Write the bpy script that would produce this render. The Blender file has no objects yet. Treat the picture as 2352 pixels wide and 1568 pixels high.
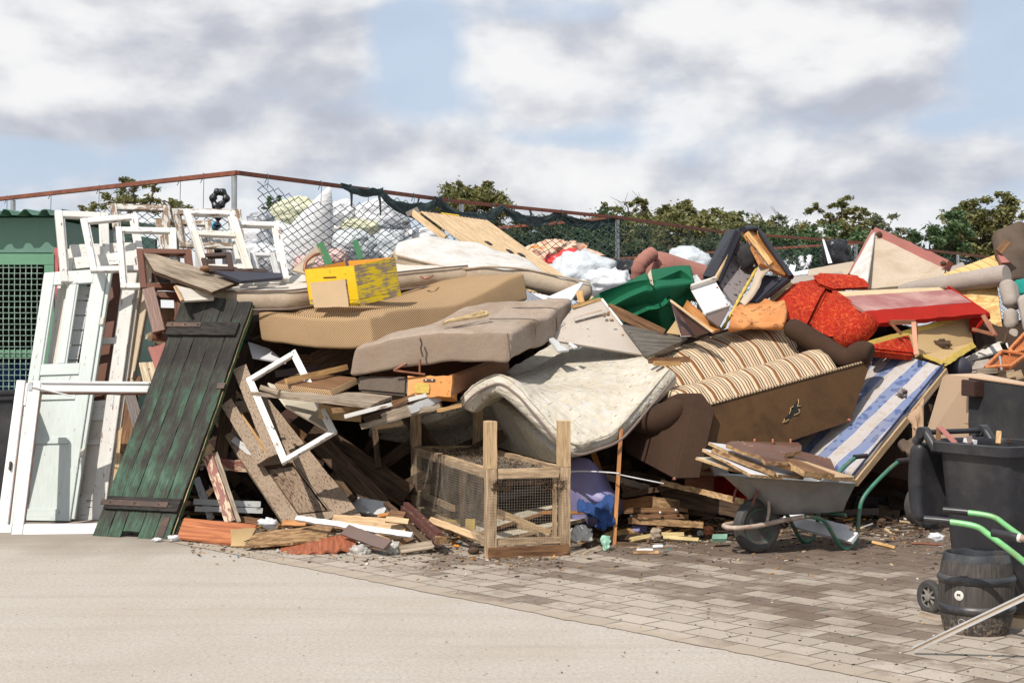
import bpy, bmesh, math, random
from mathutils import Vector, Matrix, noise
random.seed(7)
S = bpy.context.scene
COL = S.collection
R = math.radians
V = Vector
# ---------------- camera, sky, sun, exposure ----------------
FPX = 3514.0; CX = 1176.0; HY = 773.0; CH = 1.7
cam = bpy.data.cameras.new('camera'); co = bpy.data.objects.new('camera', cam); COL.objects.link(co)
co.location = (0, 0, CH); co.rotation_euler = (R(90), 0, 0)
cam.sensor_width = 36; cam.lens = FPX / 2352 * 36; cam.shift_y = -11 / 2352.0; cam.clip_end = 2000
S.camera = co
SUN = V((-.40, -.62, .85)).normalized()
SEL = math.asin(SUN.z); SROT = math.atan2(SUN.x, SUN.y)
sl = bpy.data.lights.new('sun', 'SUN'); sl.energy = 4.9; sl.angle = R(.5); sl.color = (1, .93, .84)
so = bpy.data.objects.new('sun', sl); COL.objects.link(so); so.rotation_euler = SUN.to_track_quat('Z', 'Y').to_euler(); so.location = (-6, -6, 12)
S.view_settings.view_transform = 'Standard'; S.view_settings.look = 'None'; S.view_settings.exposure = 0.0; S.view_settings.gamma = 1

class NT:
    """tiny node-tree helper"""
    def __init__(s, tree): s.t = tree; s.n = tree.nodes; s.l = tree.links
    def new(s, typ, **k):
        n = s.n.new(typ)
        for a, b in k.items(): setattr(n, a, b)
        return n
    def put(s, sock, v):
        if v is None: return
        if isinstance(v, bpy.types.NodeSocket): s.l.new(v, sock)
        elif isinstance(v, (tuple, list)) and len(v) == 3 and sock.type == 'RGBA': sock.default_value = (*v, 1)
        else: sock.default_value = v
    def math(s, op, a, b=None, c=None, clamp=False):
        n = s.new('ShaderNodeMath', operation=op, use_clamp=clamp)
        s.put(n.inputs[0], a); s.put(n.inputs[1], b); s.put(n.inputs[2], c); return n.outputs[0]
    def vmath(s, op, a, b=None):
        n = s.new('ShaderNodeVectorMath', operation=op); s.put(n.inputs[0], a); s.put(n.inputs[1], b); return n.outputs[0]
    def map(s, vec, scale=(1, 1, 1), loc=(0, 0, 0), rot=(0, 0, 0)):
        n = s.new('ShaderNodeMapping'); s.put(n.inputs[0], vec); n.inputs[1].default_value = loc; n.inputs[2].default_value = rot; n.inputs[3].default_value = scale; return n.outputs[0]
    def noise(s, vec, scale, detail=4, rough=.55, dist=0, col=False):
        n = s.new('ShaderNodeTexNoise'); s.put(n.inputs['Vector'], vec); n.inputs['Scale'].default_value = scale; n.inputs['Detail'].default_value = detail
        n.inputs['Roughness'].default_value = rough; n.inputs['Distortion'].default_value = dist; return n.outputs[1 if col else 0]
    def vor(s, vec, scale, feature='F1', out=0, rnd=1):
        n = s.new('ShaderNodeTexVoronoi', feature=feature); s.put(n.inputs['Vector'], vec); n.inputs['Scale'].default_value = scale
        n.inputs['Randomness'].default_value = rnd; return n.outputs[out]
    def ramp(s, fac, stops, interp='LINEAR'):
        n = s.new('ShaderNodeValToRGB'); e = n.color_ramp.elements; n.color_ramp.interpolation = interp
        while len(e) < len(stops): e.new(.5)
        for i, (p, c) in enumerate(stops):
            e[i].position = p; e[i].color = (c, c, c, 1) if isinstance(c, (int, float)) else (*c, 1)
        s.put(n.inputs[0], fac); return n.outputs[0]
    def mix(s, fac, a, b, mode='MIX'):
        n = s.new('ShaderNodeMix', data_type='RGBA', blend_type=mode); s.put(n.inputs[0], fac); s.put(n.inputs[6], a); s.put(n.inputs[7], b); return n.outputs[2]
    def sep(s, vec):
        n = s.new('ShaderNodeSeparateXYZ'); s.put(n.inputs[0], vec); return n.outputs
    def comb(s, x, y, z):
        n = s.new('ShaderNodeCombineXYZ')
        for i, q in enumerate((x, y, z)): s.put(n.inputs[i], q)
        return n.outputs[0]

# world: Nishita sky with broken cloud laid out by direction
W = bpy.data.worlds.new('World'); S.world = W; W.use_nodes = True
w = NT(W.node_tree); w.n.clear()
sky = w.new('ShaderNodeTexSky', sky_type='NISHITA'); sky.sun_disc = False; sky.sun_elevation = SEL; sky.sun_rotation = SROT
sky.air_density = 1.0; sky.dust_density = 1.5; sky.ozone_density = 1.2
tc = w.new('ShaderNodeTexCoord').outputs['Generated']
def cdens(vec, det):
    d = w.noise(w.map(vec, (1, 1, 1.75), (.35, 0, .12)), 5.6, det, .50, .1)
    return d
xyz = w.sep(tc)
def bump(fx, fy, rx, ry, amt):
    d = V(((fx - CX) / FPX, 1, (HY - fy) / FPX)); n = d.length
    cx, cz = d.x / n, d.z / n
    a = w.math('DIVIDE', w.math('SUBTRACT', xyz[0], cx), rx / FPX / n); b = w.math('DIVIDE', w.math('SUBTRACT', xyz[2], cz), ry / FPX / n)
    q = w.math('ADD', w.math('MULTIPLY', a, a), w.math('MULTIPLY', b, b))
    return w.math('MULTIPLY', w.math('POWER', 2.718, w.math('MULTIPLY', q, -1.0)), amt)
tot = None
for b in ((300, 110, 560, 190, .26), (800, 350, 420, 90, .22), (1650, 90, 600, 190, .26), (2230, 380, 240, 110, .16), (1750, 470, 500, 90, .16), (250, 470, 380, 70, .12), (1250, 420, 300, 60, .10),
          (960, 120, 110, 130, -.36), (1060, 250, 120, 60, -.16), (2330, 60, 140, 170, -.36), (60, 365, 170, 50, -.26), (1270, 318, 190, 36, -.22), (1340, 20, 160, 40, -.16), (2170, 290, 120, 40, -.14)):
    q = bump(*b); tot = q if tot is None else w.math('ADD', tot, q)
front = w.math('MULTIPLY', xyz[1], 1)
n1 = cdens(tc, 12); n2 = cdens(w.vmath('ADD', tc, (-.008, 0, .020)), 7)
dens = w.math('ADD', n1, tot)
mask = w.ramp(dens, [(.42, .10), (.49, .45), (.545, .90), (.62, 1)])
lit = w.math('MULTIPLY_ADD', w.math('SUBTRACT', n1, n2), 5.2, .68)
thick = w.ramp(dens, [(.5, 0), (.95, 1)])
belly = None
for b in ((330, 270, 560, 50, .42), (780, 345, 420, 50, .22), (1650, 262, 560, 50, .34), (1950, 335, 120, 34, .6), (760, 150, 90, 90, .32), (1500, 400, 900, 60, .12)):
    q = bump(*b); belly = q if belly is None else w.math('ADD', belly, q)
shade = w.math('SUBTRACT', lit, belly)
big = w.noise(w.map(tc, (1, 1, 2.4), (3, 1, 2)), 9, 3)
shade = w.math('ADD', shade, w.math('MULTIPLY', w.math('SUBTRACT', big, .5), .7))
ccol = w.ramp(shade, [(.0, (5.3, 5.5, 6.2)), (.28, (6.3, 6.5, 7.2)), (.55, (7.9, 8.0, 8.35)), (.8, (9.3, 9.35, 9.5)), (1, (9.8, 9.8, 9.85))])
blue = w.mix(.8, sky.outputs[0], (6.2, 7.4, 9.2))
final = w.mix(mask, blue, ccol)
bg = w.new('ShaderNodeBackground'); w.put(bg.inputs[0], final); bg.inputs[1].default_value = 0.095
ow = w.new('ShaderNodeOutputWorld'); w.l.new(bg.outputs[0], ow.inputs[0])

# ---------------- materials ----------------
def newmat(name):
    m = bpy.data.materials.new(name); m.use_nodes = True; t = NT(m.node_tree); t.n.clear(); t.m = m; return t
def finish(t, col, rough=.7, metal=0, height=None, bstr=.5, bdist=.004, trans=None, alpha=None, spec=None, sheen=0):
    b = t.new('ShaderNodeBsdfPrincipled'); t.put(b.inputs['Base Color'], col); t.put(b.inputs['Roughness'], rough); t.put(b.inputs['Metallic'], metal)
    if spec is None and not metal and isinstance(rough, (int, float)) and rough > .55: b.inputs['Specular IOR Level'].default_value = .22
    if spec is not None: b.inputs['Specular IOR Level'].default_value = spec
    if trans: b.inputs['Transmission Weight'].default_value = trans
    if alpha is not None: t.put(b.inputs['Alpha'], alpha)
    if spec is None and sheen: b.inputs['Specular IOR Level'].default_value = .2
    if height is not None:
        n = t.new('ShaderNodeBump'); t.put(n.inputs['Height'], height); n.inputs['Strength'].default_value = bstr; n.inputs['Distance'].default_value = bdist
        t.l.new(n.outputs[0], b.inputs['Normal'])
    o = t.new('ShaderNodeOutputMaterial'); t.l.new(b.outputs[0], o.inputs[0]); return t.m
def ocoord(t, rnd=True):
    c = t.new('ShaderNodeTexCoord').outputs['Object']
    if rnd:
        r = t.new('ShaderNodeObjectInfo').outputs['Random']
        c = t.vmath('ADD', c, t.comb(t.math('MULTIPLY', r, 37), t.math('MULTIPLY', r, 91), t.math('MULTIPLY', r, 53)))
    return c
def sc(c, k): return tuple(x * k for x in c)
def paint(name, col, under=(.16, .10, .06), wear=.25, rough=.5, dirt=(.25, .21, .16), dirty=.3, k=1, el=1):
    """weathered paint over timber; local x runs along the grain"""
    t = newmat(name); c = ocoord(t)
    g = t.map(c, (2.2, 22, 22)); gr = t.noise(g, 3 * k, 6, .6)
    ch = t.noise(t.map(c, (2.5 / el ** .3, 9 * el, 9 * el)), 3.2 * k, 8, .68)
    if el > 1: ch = t.math('ADD', ch, t.math('MULTIPLY', t.math('SUBTRACT', t.noise(c, 5.5, 2), .52), .55))
    peel = t.ramp(ch, [(.69 - wear * .45, 0), (.71 - wear * .45, 1)])
    big = t.noise(c, 3.0, 5, .6)
    d = t.math('MULTIPLY', t.ramp(big, [(.42, 0), (.78, 1)]), dirty)
    base = t.mix(t.ramp(gr, [(.3, 0), (.7, .5)]), col, sc(col, .72))
    base = t.mix(d, base, dirt)
    und = t.mix(gr, sc(under, .55), sc(under, 1.5))
    fin = t.mix(peel, base, und)
    h = t.math('SUBTRACT', t.math('MULTIPLY', gr, .6), peel)
    return finish(t, fin, rough, 0, h, .55, .004)
def wood(name, a, b, rough=.75, k=1, dark=.5, stain=(.05, .035, .025)):
    t = newmat(name); c = ocoord(t)
    g = t.noise(t.map(c, (1.6, 24, 24)), 2.4 * k, 7, .62, .5)
    f = t.noise(t.map(c, (6, 120, 120)), 2, 3, .6)
    kk = t.vor(t.map(c, (1, 4, 4)), 3.1); knot = t.ramp(kk, [(.05, 1), (.11, 0)])
    col = t.mix(t.ramp(g, [(.36, 0), (.64, 1)]), sc(a, 1.06), sc(b, .82))
    col = t.mix(t.math('MULTIPLY', t.ramp(f, [(.45, 0), (.7, 1)]), .35), col, sc(b, .55))
    big = t.noise(c, 2.6, 6, .62)
    col = t.mix(t.math('MULTIPLY', t.ramp(big, [(.48, 0), (.72, 1)]), dark), col, stain)
    col = t.mix(t.math('MULTIPLY', knot, .5), col, sc(b, .4))
    return finish(t, col, rough, 0, t.math('ADD', g, f), .5, .004)
def lam(name, col, rough=.45, spots=.3, spotcol=(.12, .07, .04), var=.12):
    """laminate / hardboard / painted panel"""
    t = newmat(name); c = ocoord(t)
    n = t.noise(c, 2.2, 5, .6); s = t.noise(c, 26, 4, .7); sr = t.noise(t.map(c, (1.2, 30, 30), (0, 0, 0), (0, 0, .5)), 2, 5, .7)
    base = t.mix(t.ramp(n, [(.3, 0), (.7, 1)]), sc(col, 1 - var), sc(col, 1 + var * .5))
    base = t.mix(t.math('MULTIPLY', t.ramp(t.math('ADD', s, t.math('MULTIPLY', n, .4)), [(.86, 0), (.92, 1)]), spots * 2, clamp=True), base, spotcol)
    base = t.mix(t.math('MULTIPLY', t.ramp(sr, [(.66, 0), (.7, 1)]), spots), base, sc(col, .6))
    return finish(t, base, t.math('MULTIPLY_ADD', n, .25, rough - .1), 0, t.math('ADD', n, s), .2, .003)
def chip(name, a, b, sc_=60):
    t = newmat(name); c = ocoord(t)
    v = t.vor(t.map(c, (.4, 1, 1)), sc_, 'F1', 1); n = t.noise(c, 12, 5, .7)
    f = t.new('ShaderNodeSeparateColor'); t.l.new(v, f.inputs[0])
    col = t.mix(f.outputs[0], a, b); col = t.mix(t.ramp(n, [(.5, 0), (.72, .8)]), col, sc(a, .4))
    return finish(t, col, .85, 0, t.math('ADD', f.outputs[1], n), .8, .005)
def fabric(name, col, col2=None, stain=(.20, .15, .10), amt=.5, weave=160, rough=.95, big=2.2, bd=.003, sheen=.2):
    t = newmat(name); c = ocoord(t); col2 = col2 or sc(col, .7)
    f = t.noise(c, weave, 2, .7); m = t.noise(t.map(c, (1, 1, 3)), 14, 6, .65); b = t.noise(c, big, 6, .65, .4)
    x = t.mix(t.ramp(f, [(.3, 0), (.7, 1)]), col2, col)
    x = t.mix(t.math('MULTIPLY', t.ramp(m, [(.45, 0), (.75, 1)]), .35), x, sc(col2, .8))
    x = t.mix(t.math('MULTIPLY', t.ramp(b, [(.47, 0), (.62, .6), (.75, 1)]), amt), x, stain)
    h = t.math('ADD', t.math('MULTIPLY', f, .4), m)
    return finish(t, x, rough, 0, h, .6, bd, sheen=sheen)
def plain(name, col, rough=.5, metal=0, var=.25, k=8, bstr=.15, spec=None, grime=None, ga=.5):
    t = newmat(name); c = ocoord(t); n = t.noise(c, k, 6, .65)
    x = t.mix(t.ramp(n, [(.3, 0), (.7, 1)]), sc(col, 1 - var), sc(col, 1 + var))
    if grime:
        g = t.noise(c, k * .45, 8, .7); x = t.mix(t.math('MULTIPLY', t.ramp(g, [(.5, 0), (.66, 1)]), ga), x, grime)
    return finish(t, x, t.math('MULTIPLY_ADD', n, .3, rough - .15), metal, n, bstr, .004, spec=spec)
def film(name, col, alpha=.85, rough=.28):
    """crumpled plastic film"""
    t = newmat(name); c = ocoord(t)
    n = t.noise(c, 9, 6, .6, 1.2); m = t.vor(t.map(c, (1, 1, 1.6)), 11, 'DISTANCE_TO_EDGE'); q = t.noise(c, 2.5, 3)
    x = t.mix(t.ramp(n, [(.3, 0), (.7, 1)]), sc(col, .78), col); x = t.mix(t.ramp(q, [(.5, 0), (.8, .5)]), x, sc(col, .7))
    b = t.new('ShaderNodeBsdfPrincipled'); t.put(b.inputs['Base Color'], x); b.inputs['Roughness'].default_value = rough
    bp = t.new('ShaderNodeBump'); t.put(bp.inputs['Height'], t.math('ADD', n, t.math('MULTIPLY', m, 1.5))); bp.inputs['Strength'].default_value = .32; bp.inputs['Distance'].default_value = .02
    t.l.new(bp.outputs[0], b.inputs['Normal'])
    tr = t.new('ShaderNodeBsdfTranslucent'); t.put(tr.inputs[0], col)
    mx = t.new('ShaderNodeMixShader'); mx.inputs[0].default_value = 1 - alpha; t.l.new(b.outputs[0], mx.inputs[1]); t.l.new(tr.outputs[0], mx.inputs[2])
    o = t.new('ShaderNodeOutputMaterial'); t.l.new(mx.outputs[0], o.inputs[0]); return t.m
def stripes(name, stops, period, axis=0, uv=False, diag=None, stain=(.2, .15, .1), amt=.35, wob=.0, weave=150, damask=None):
    t = newmat(name); c0 = ocoord(t, False); c = t.new('ShaderNodeTexCoord').outputs['UV'] if uv else c0
    p = t.sep(c)
    f = p[axis]
    if diag: f = t.math('ADD', t.math('ADD', t.math('MULTIPLY', p[0], diag[0]), t.math('MULTIPLY', p[1], diag[1])), t.math('MULTIPLY', p[2], diag[2]))
    if wob: f = t.math('ADD', f, t.math('MULTIPLY', t.noise(c0, 3, 2), wob))
    f = t.math('FRACT', t.math('ADD', t.math('DIVIDE', f, period), 50.25))
    x = t.ramp(f, stops, 'LINEAR')
    if damask:
        dm = t.vor(t.map(c0, (1, 1, 1)), 16, 'SMOOTH_F1'); dn = t.noise(c0, 38, 3, .6, 1)
        x = t.mix(t.math('MULTIPLY', t.ramp(t.math('ADD', dm, t.math('MULTIPLY', dn, .5)), [(.55, 0), (.6, 1)]), damask), x, (.5, .55, .68))
    b = t.noise(c0, 2.4, 6, .65, .4); m = t.noise(c0, 15, 5, .65); g = t.noise(c0, weave, 2, .7)
    x = t.mix(t.math('MULTIPLY', t.ramp(b, [(.45, 0), (.75, 1)]), amt), x, stain)
    x = t.mix(t.math('MULTIPLY', t.ramp(m, [(.5, 0), (.8, 1)]), .25), x, stain)
    x = t.mix(.25, x, t.mix(g, (.0, .0, .0), (1, 1, 1)), 'OVERLAY')
    return finish(t, x, .92, 0, t.math('ADD', t.math('MULTIPLY', g, .5), m), .6, .003, sheen=.15)

MT = {}
def add(k, m): MT[k] = m
add('white', paint('peeling_white_paint', (.66, .65, .62), (.20, .12, .07), .19, .5, (.42, .37, .30), .25))
add('white_worn', paint('flaking_white_paint', (.61, .60, .57), (.22, .15, .10), .42, .6, (.35, .30, .24), .5))
add('white_clean', paint('white_gloss_paint', (.69, .69, .68), (.3, .16, .09), .08, .4, (.5, .45, .38), .2))
add('white_shell', paint('cracked_cream_white_paint', (.61, .57, .51), (.25, .17, .1), .12, .5, (.42, .34, .26), .4))
add('mint', paint('pale_mint_paint', (.57, .63, .61), (.3, .22, .15), .10, .45, (.42, .42, .36), .25))
add('greypaint', paint('grey_white_paint', (.52, .53, .53), (.22, .19, .16), .2, .5, (.3, .28, .25), .3))
add('tanpaint', paint('tan_door_paint', (.52, .42, .30), (.2, .13, .08), .12, .5, (.3, .22, .15), .3))
add('creamwood', wood('cream_wood', (.62, .52, .38), (.42, .32, .20), .6, 1, .2))
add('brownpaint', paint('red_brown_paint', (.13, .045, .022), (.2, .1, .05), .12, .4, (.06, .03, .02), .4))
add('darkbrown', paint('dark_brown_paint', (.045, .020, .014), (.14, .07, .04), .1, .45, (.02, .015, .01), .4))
add('redbrown', paint('worn_red_paint', (.22, .06, .045), (.45, .33, .22), .42, .55, (.12, .06, .04), .4))
add('pinkboard', paint('faded_pink_paint', (.36, .14, .12), (.3, .2, .15), .15, .6, (.2, .1, .08), .4))
add('beigepaint', paint('cracked_beige_paint', (.35, .265, .19), (.055, .032, .022), .27, .6, (.15, .10, .065), .6, 4.6))
add('greenframe', paint('green_frame_paint', (.13, .30, .19), (.2, .3, .25), .08, .5, (.1, .2, .12), .3))
add('greendoor', None)
add('greenstick', paint('dark_green_paint', (.035, .14, .06), (.25, .15, .08), .25, .6, (.03, .05, .03), .3))
add('oldwood', wood('old_grey_wood', (.43, .35, .27), (.22, .17, .12), .8, 1, .5))
add('palewood', wood('pale_pine', (.62, .45, .27), (.46, .30, .16), .65, 1, .15, (.2, .13, .08)))
add('birch', wood('birch_slat', (.68, .52, .33), (.56, .40, .23), .6, 1, .1, (.3, .2, .12)))
add('freshwood', wood('yellow_wood', (.60, .38, .17), (.40, .22, .08), .65, 1, .3, (.15, .07, .03)))
add('cagewood', wood('dirty_cage_timber', (.55, .41, .26), (.30, .20, .12), .8, 1, .6, (.10, .06, .035)))
add('darkwood', wood('dark_rotten_wood', (.12, .075, .045), (.045, .028, .018), .85, 1, .5, (.02, .014, .01)))
add('brownwood', wood('brown_wood', (.26, .14, .07), (.12, .06, .03), .7, 1, .4, (.04, .02, .012)))
add('orangewood', wood('orange_varnished_wood', (.52, .24, .07), (.36, .14, .035), .45, .6, .25, (.2, .08, .03)))
add('sapele', wood('orange_red_laminate', (.50, .19, .08), (.34, .10, .04), .45, .5, .15, (.2, .08, .05)))
add('terracotta', wood('terracotta_laminate', (.40, .13, .06), (.27, .075, .035), .5, .8, .15, (.15, .05, .03)))
add('greygrain', wood('grey_grained_laminate', (.17, .15, .12), (.075, .062, .05), .4, .5, .2, (.04, .03, .03)))
add('chip', chip('chipboard_core', (.30, .18, .09), (.55, .38, .2)))
add('osb', chip('strand_board', (.50, .30, .11), (.72, .50, .23), 26))
add('rotchip', chip('rotten_chipboard', (.18, .10, .05), (.42, .27, .14), 45))
add('lamwhite', lam('white_laminate', (.64, .64, .66), .4, .15))
add('lamgrey', lam('warm_grey_laminate', (.40, .35, .30), .5, .5))
add('lamcream', lam('cream_laminate', (.60, .55, .44), .45, .2))
add('lambrown', lam('glossy_brown_laminate', (.07, .03, .02), .25, .15))
add('lambeige', lam('beige_hardboard', (.56, .40, .24), .6, .3))
add('mauve', lam('mauve_laminate', (.14, .095, .08), .4, .2))
add('navyboard', lam('navy_board', (.03, .03, .045), .5, .1))
add('soiledcloth', fabric('soiled_base_cloth', (.47, .39, .30), (.40, .33, .25), (.26, .18, .11), .55, 60, .9, 2.6, .006))
add('cardboard', lam('brown_cardboard', (.42, .29, .14), .85, .25))
add('peach', lam('peach_leatherette', (.52, .365, .24), .5, .06, (.3, .15, .08), .05))
add('hard_tan', lam('old_hardboard', (.43, .35, .26), .7, .2, (.3, .2, .12), .12))
add('yellow', paint('flaking_yellow_paint', (.70, .47, .008), (.22, .17, .12), .10, .5, (.6, .42, .03), .3))
add('yellow_worn', paint('badly_flaking_yellow_paint', (.68, .49, .012), (.24, .18, .13), .43, .6, (.5, .38, .05), .3, 1, 3.2))
add('orangein', paint('orange_wax_wood', (.70, .30, .03), (.3, .12, .03), .15, .5, (.3, .12, .02), .4))
add('rust', plain('rusty_brown_steel', (.20, .065, .035), .7, .1, .3, 14, .3, None, (.10, .03, .02), .6))
add('galv', plain('galvanised_steel', (.42, .44, .45), .45, .7, .15, 14, .15, None, (.34, .17, .08), .35))
add('steel', plain('scuffed_steel_tray', (.27, .28, .28), .5, .55, .25, 5, .2, None, (.36, .30, .24), .55))
add('greentube', plain('chipped_green_enamel', (.035, .15, .10), .45, .1, .2, 16, .25, None, (.22, .12, .075), 1))
add('limetube', plain('light_green_enamel', (.18, .50, .20), .35, .05, .12, 10, .2, None, (.2, .09, .05), .45))
add('crusttube', plain('mortar_crusted_tube', (.40, .32, .26), .8, 0, .3, 22, .8, None, (.2, .09, .06), .8))
add('rubber', plain('dusty_black_rubber', (.045, .043, .042), .7, 0, .4, 9, .2, None, (.16, .14, .12), .5))
add('grip', plain('black_grip_plastic', (.018, .018, .02), .35, 0, .3, 12, .1, None, (.12, .11, .1), .2))
add('binplastic', plain('dark_grey_bin_plastic', (.024, .024, .028), .42, 0, .25, 5, .1, .35, (.085, .08, .075), .4))
add('keg', None)
add('kegband', plain('keg_rubber_band', (.030, .032, .038), .4, 0, .3, 8, .2, None, (.18, .15, .12), .4))
add('black', plain('black_hole', (.01, .01, .01), .9))
add('blackcloth', plain('black_lining_cloth', (.018, .018, .020), .85, 0, .4, 4, .5, None, (.07, .065, .06), .35))
add('leather', plain('black_leatherette', (.018, .018, .024), .5, 0, .2, 30, .25, .3))
add('greygreen', plain('shed_green_sheet', (.11, .215, .165), .5, .1, .1, 3, .1, None, (.17, .26, .21), .4))
add('roofgreen', plain('green_roof_sheet', (.07, .19, .125), .5, .1, .15, 5, .1, None, (.35, .38, .34), .4))
add('redpost', plain('red_painted_post', (.50, .11, .12), .5))
add('wiregreen', plain('green_coated_wire', (.020, .055, .05), .5, 0))
add('wiregrey', plain('galvanised_wire', (.35, .32, .28), .5, .4))
add('cagewire', plain('rusty_cage_wire', (.34, .29, .23), .6, .3))
add('bluedrum', plain('blue_drum_plastic', (.015, .06, .24), .4, 0, .15, 4))
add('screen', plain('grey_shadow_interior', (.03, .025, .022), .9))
add('netting', plain('black_green_netting', (.018, .035, .035), .8, 0, .5, 25, .8))
add('bagblack', film('black_bin_bag', (.018, .019, .022), .97, .3))
add('bagwhite', film('white_plastic_film', (.90, .91, .93), .75))
add('bagclear', film('clear_blue_film', (.70, .75, .79), .8, .2))
add('bagyellow', film('yellowish_film', (.72, .72, .52), .82))
add('baggrey', film('grey_film', (.42, .44, .48), .88, .25))
add('bagpink', film('pinkish_film', (.74, .52, .50), .85))
add('bagred', film('red_film', (.62, .06, .06), .9))
add('scrap', film('dirty_clear_scrap', (.55, .53, .49), .85))
add('bluecloth', fabric('blue_cloth', (.035, .08, .22), (.022, .05, .15), (.02, .04, .1), .3))
add('lavender', plain('lavender_plastic', (.20, .19, .36), .5, 0, .1, 4, .05, None, (.3, .25, .3), .3))
add('navy', plain('navy_cloth', (.015, .018, .05), .9))
add('whitemat', fabric('soiled_white_mattress', (.60, .59, .565), (.50, .485, .455), (.33, .26, .19), .6, 60, .9, 4.2, .008))
add('sidemat', fabric('tan_mattress_side', (.46, .375, .285), (.38, .30, .22), (.20, .135, .085), .6, 60, .9, 4.2, .004))
add('greymat', fabric('grey_mattress_side', (.25, .255, .22), (.18, .185, .16), (.13, .1, .07), .5))
add('taupe', fabric('taupe_upholstery', (.37, .30, .245), (.26, .205, .16), (.17, .115, .07), .6, 90, .95, 3.4, .006))
add('taupedark', fabric('dark_taupe_upholstery', (.155, .125, .10), (.10, .08, .065), (.07, .05, .035), .5, 110))
add('brownvelour', fabric('brown_velour', (.060, .032, .020), (.038, .021, .013), (.025, .015, .01), .5, 120, .9, 2.0, .003, .5))
add('underboard', fabric('sofa_underside_board', (.105, .056, .024), (.085, .045, .02), (.035, .018, .009), .75, 70, .8, 2.6))
add('greenplush', fabric('green_plush', (.010, .125, .058), (.006, .085, .04), (.03, .10, .055), .25, 140, .9, 2.5, .003, .3))
add('pinkcord', fabric('dusty_pink_cord', (.38, .18, .145), (.26, .115, .09), (.2, .1, .08), .3, 80))
add('orangefab', fabric('orange_print_cloth', (.72, .33, .12), (.62, .26, .09), (.35, .13, .06), .3, 60))
add('greysofa', fabric('grey_sofa_cloth', (.38, .33, .29), (.29, .25, .22), (.2, .16, .12), .35, 120))
add('brownplush', fabric('brown_stained_plush', (.13, .095, .07), (.09, .065, .05), (.04, .03, .02), .5))
add('teal', fabric('teal_cloth', (.02, .26, .22), None, (.02, .12, .1), .3))
add('tancloth', fabric('tan_curtain_cloth', (.42, .29, .19), (.34, .22, .14), (.2, .12, .08), .4))
add('pinkcloth', fabric('dusty_pink_lining', (.32, .15, .14), (.26, .10, .10), (.50, .34, .29), .8, 120, .9, 1.6))
add('redplain', fabric('plain_red_cloth', (.36, .015, .008), (.27, .011, .006), (.15, .012, .006), .4, 100))
add('orangevinyl', lam('orange_vinyl', (.56, .23, .05), .45, .8, (.22, .08, .02), .25))
add('brownvinyl', lam('brown_vinyl', (.28, .12, .055), .45, .3, (.1, .04, .02), .25))
add('foam', fabric('yellow_foam', (.62, .46, .12), (.5, .35, .08), (.2, .13, .05), .6, 60))
add('floralgrey', None); add('redfloral', None); add('creammat', None)
add('rope', wood('straw_rope', (.62, .47, .26), (.4, .28, .14)))
add('basket', plain('orange_wicker', (.48, .16, .05), .7, 0, .4, 30, .6))
add('mint_plastic', plain('pale_green_plastic', (.25, .45, .35), .4))
add('blackmetal', plain('brown_black_iron', (.05, .032, .025), .6, .4, .4, 20, .3, None, (.14, .07, .045), .5))
add('hinge', plain('brown_leg_steel', (.27, .11, .06), .5, .3, .2, 12, .2, None, (.1, .05, .03), .4))
add('alu', plain('aluminium', (.66, .66, .66), .35, .6, .06, 12, .1, None, (.4, .35, .3), .3))
add('cord', plain('brown_piping', (.16, .12, .10), .8))
add('bark', plain('tree_bark', (.09, .065, .045), .9, 0, .3, 14, .8))
add('cable', plain('white_cable', (.6, .6, .6), .4))
add('label', plain('white_sticker', (.62, .60, .54), .6, 0, .1, 9))

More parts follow.
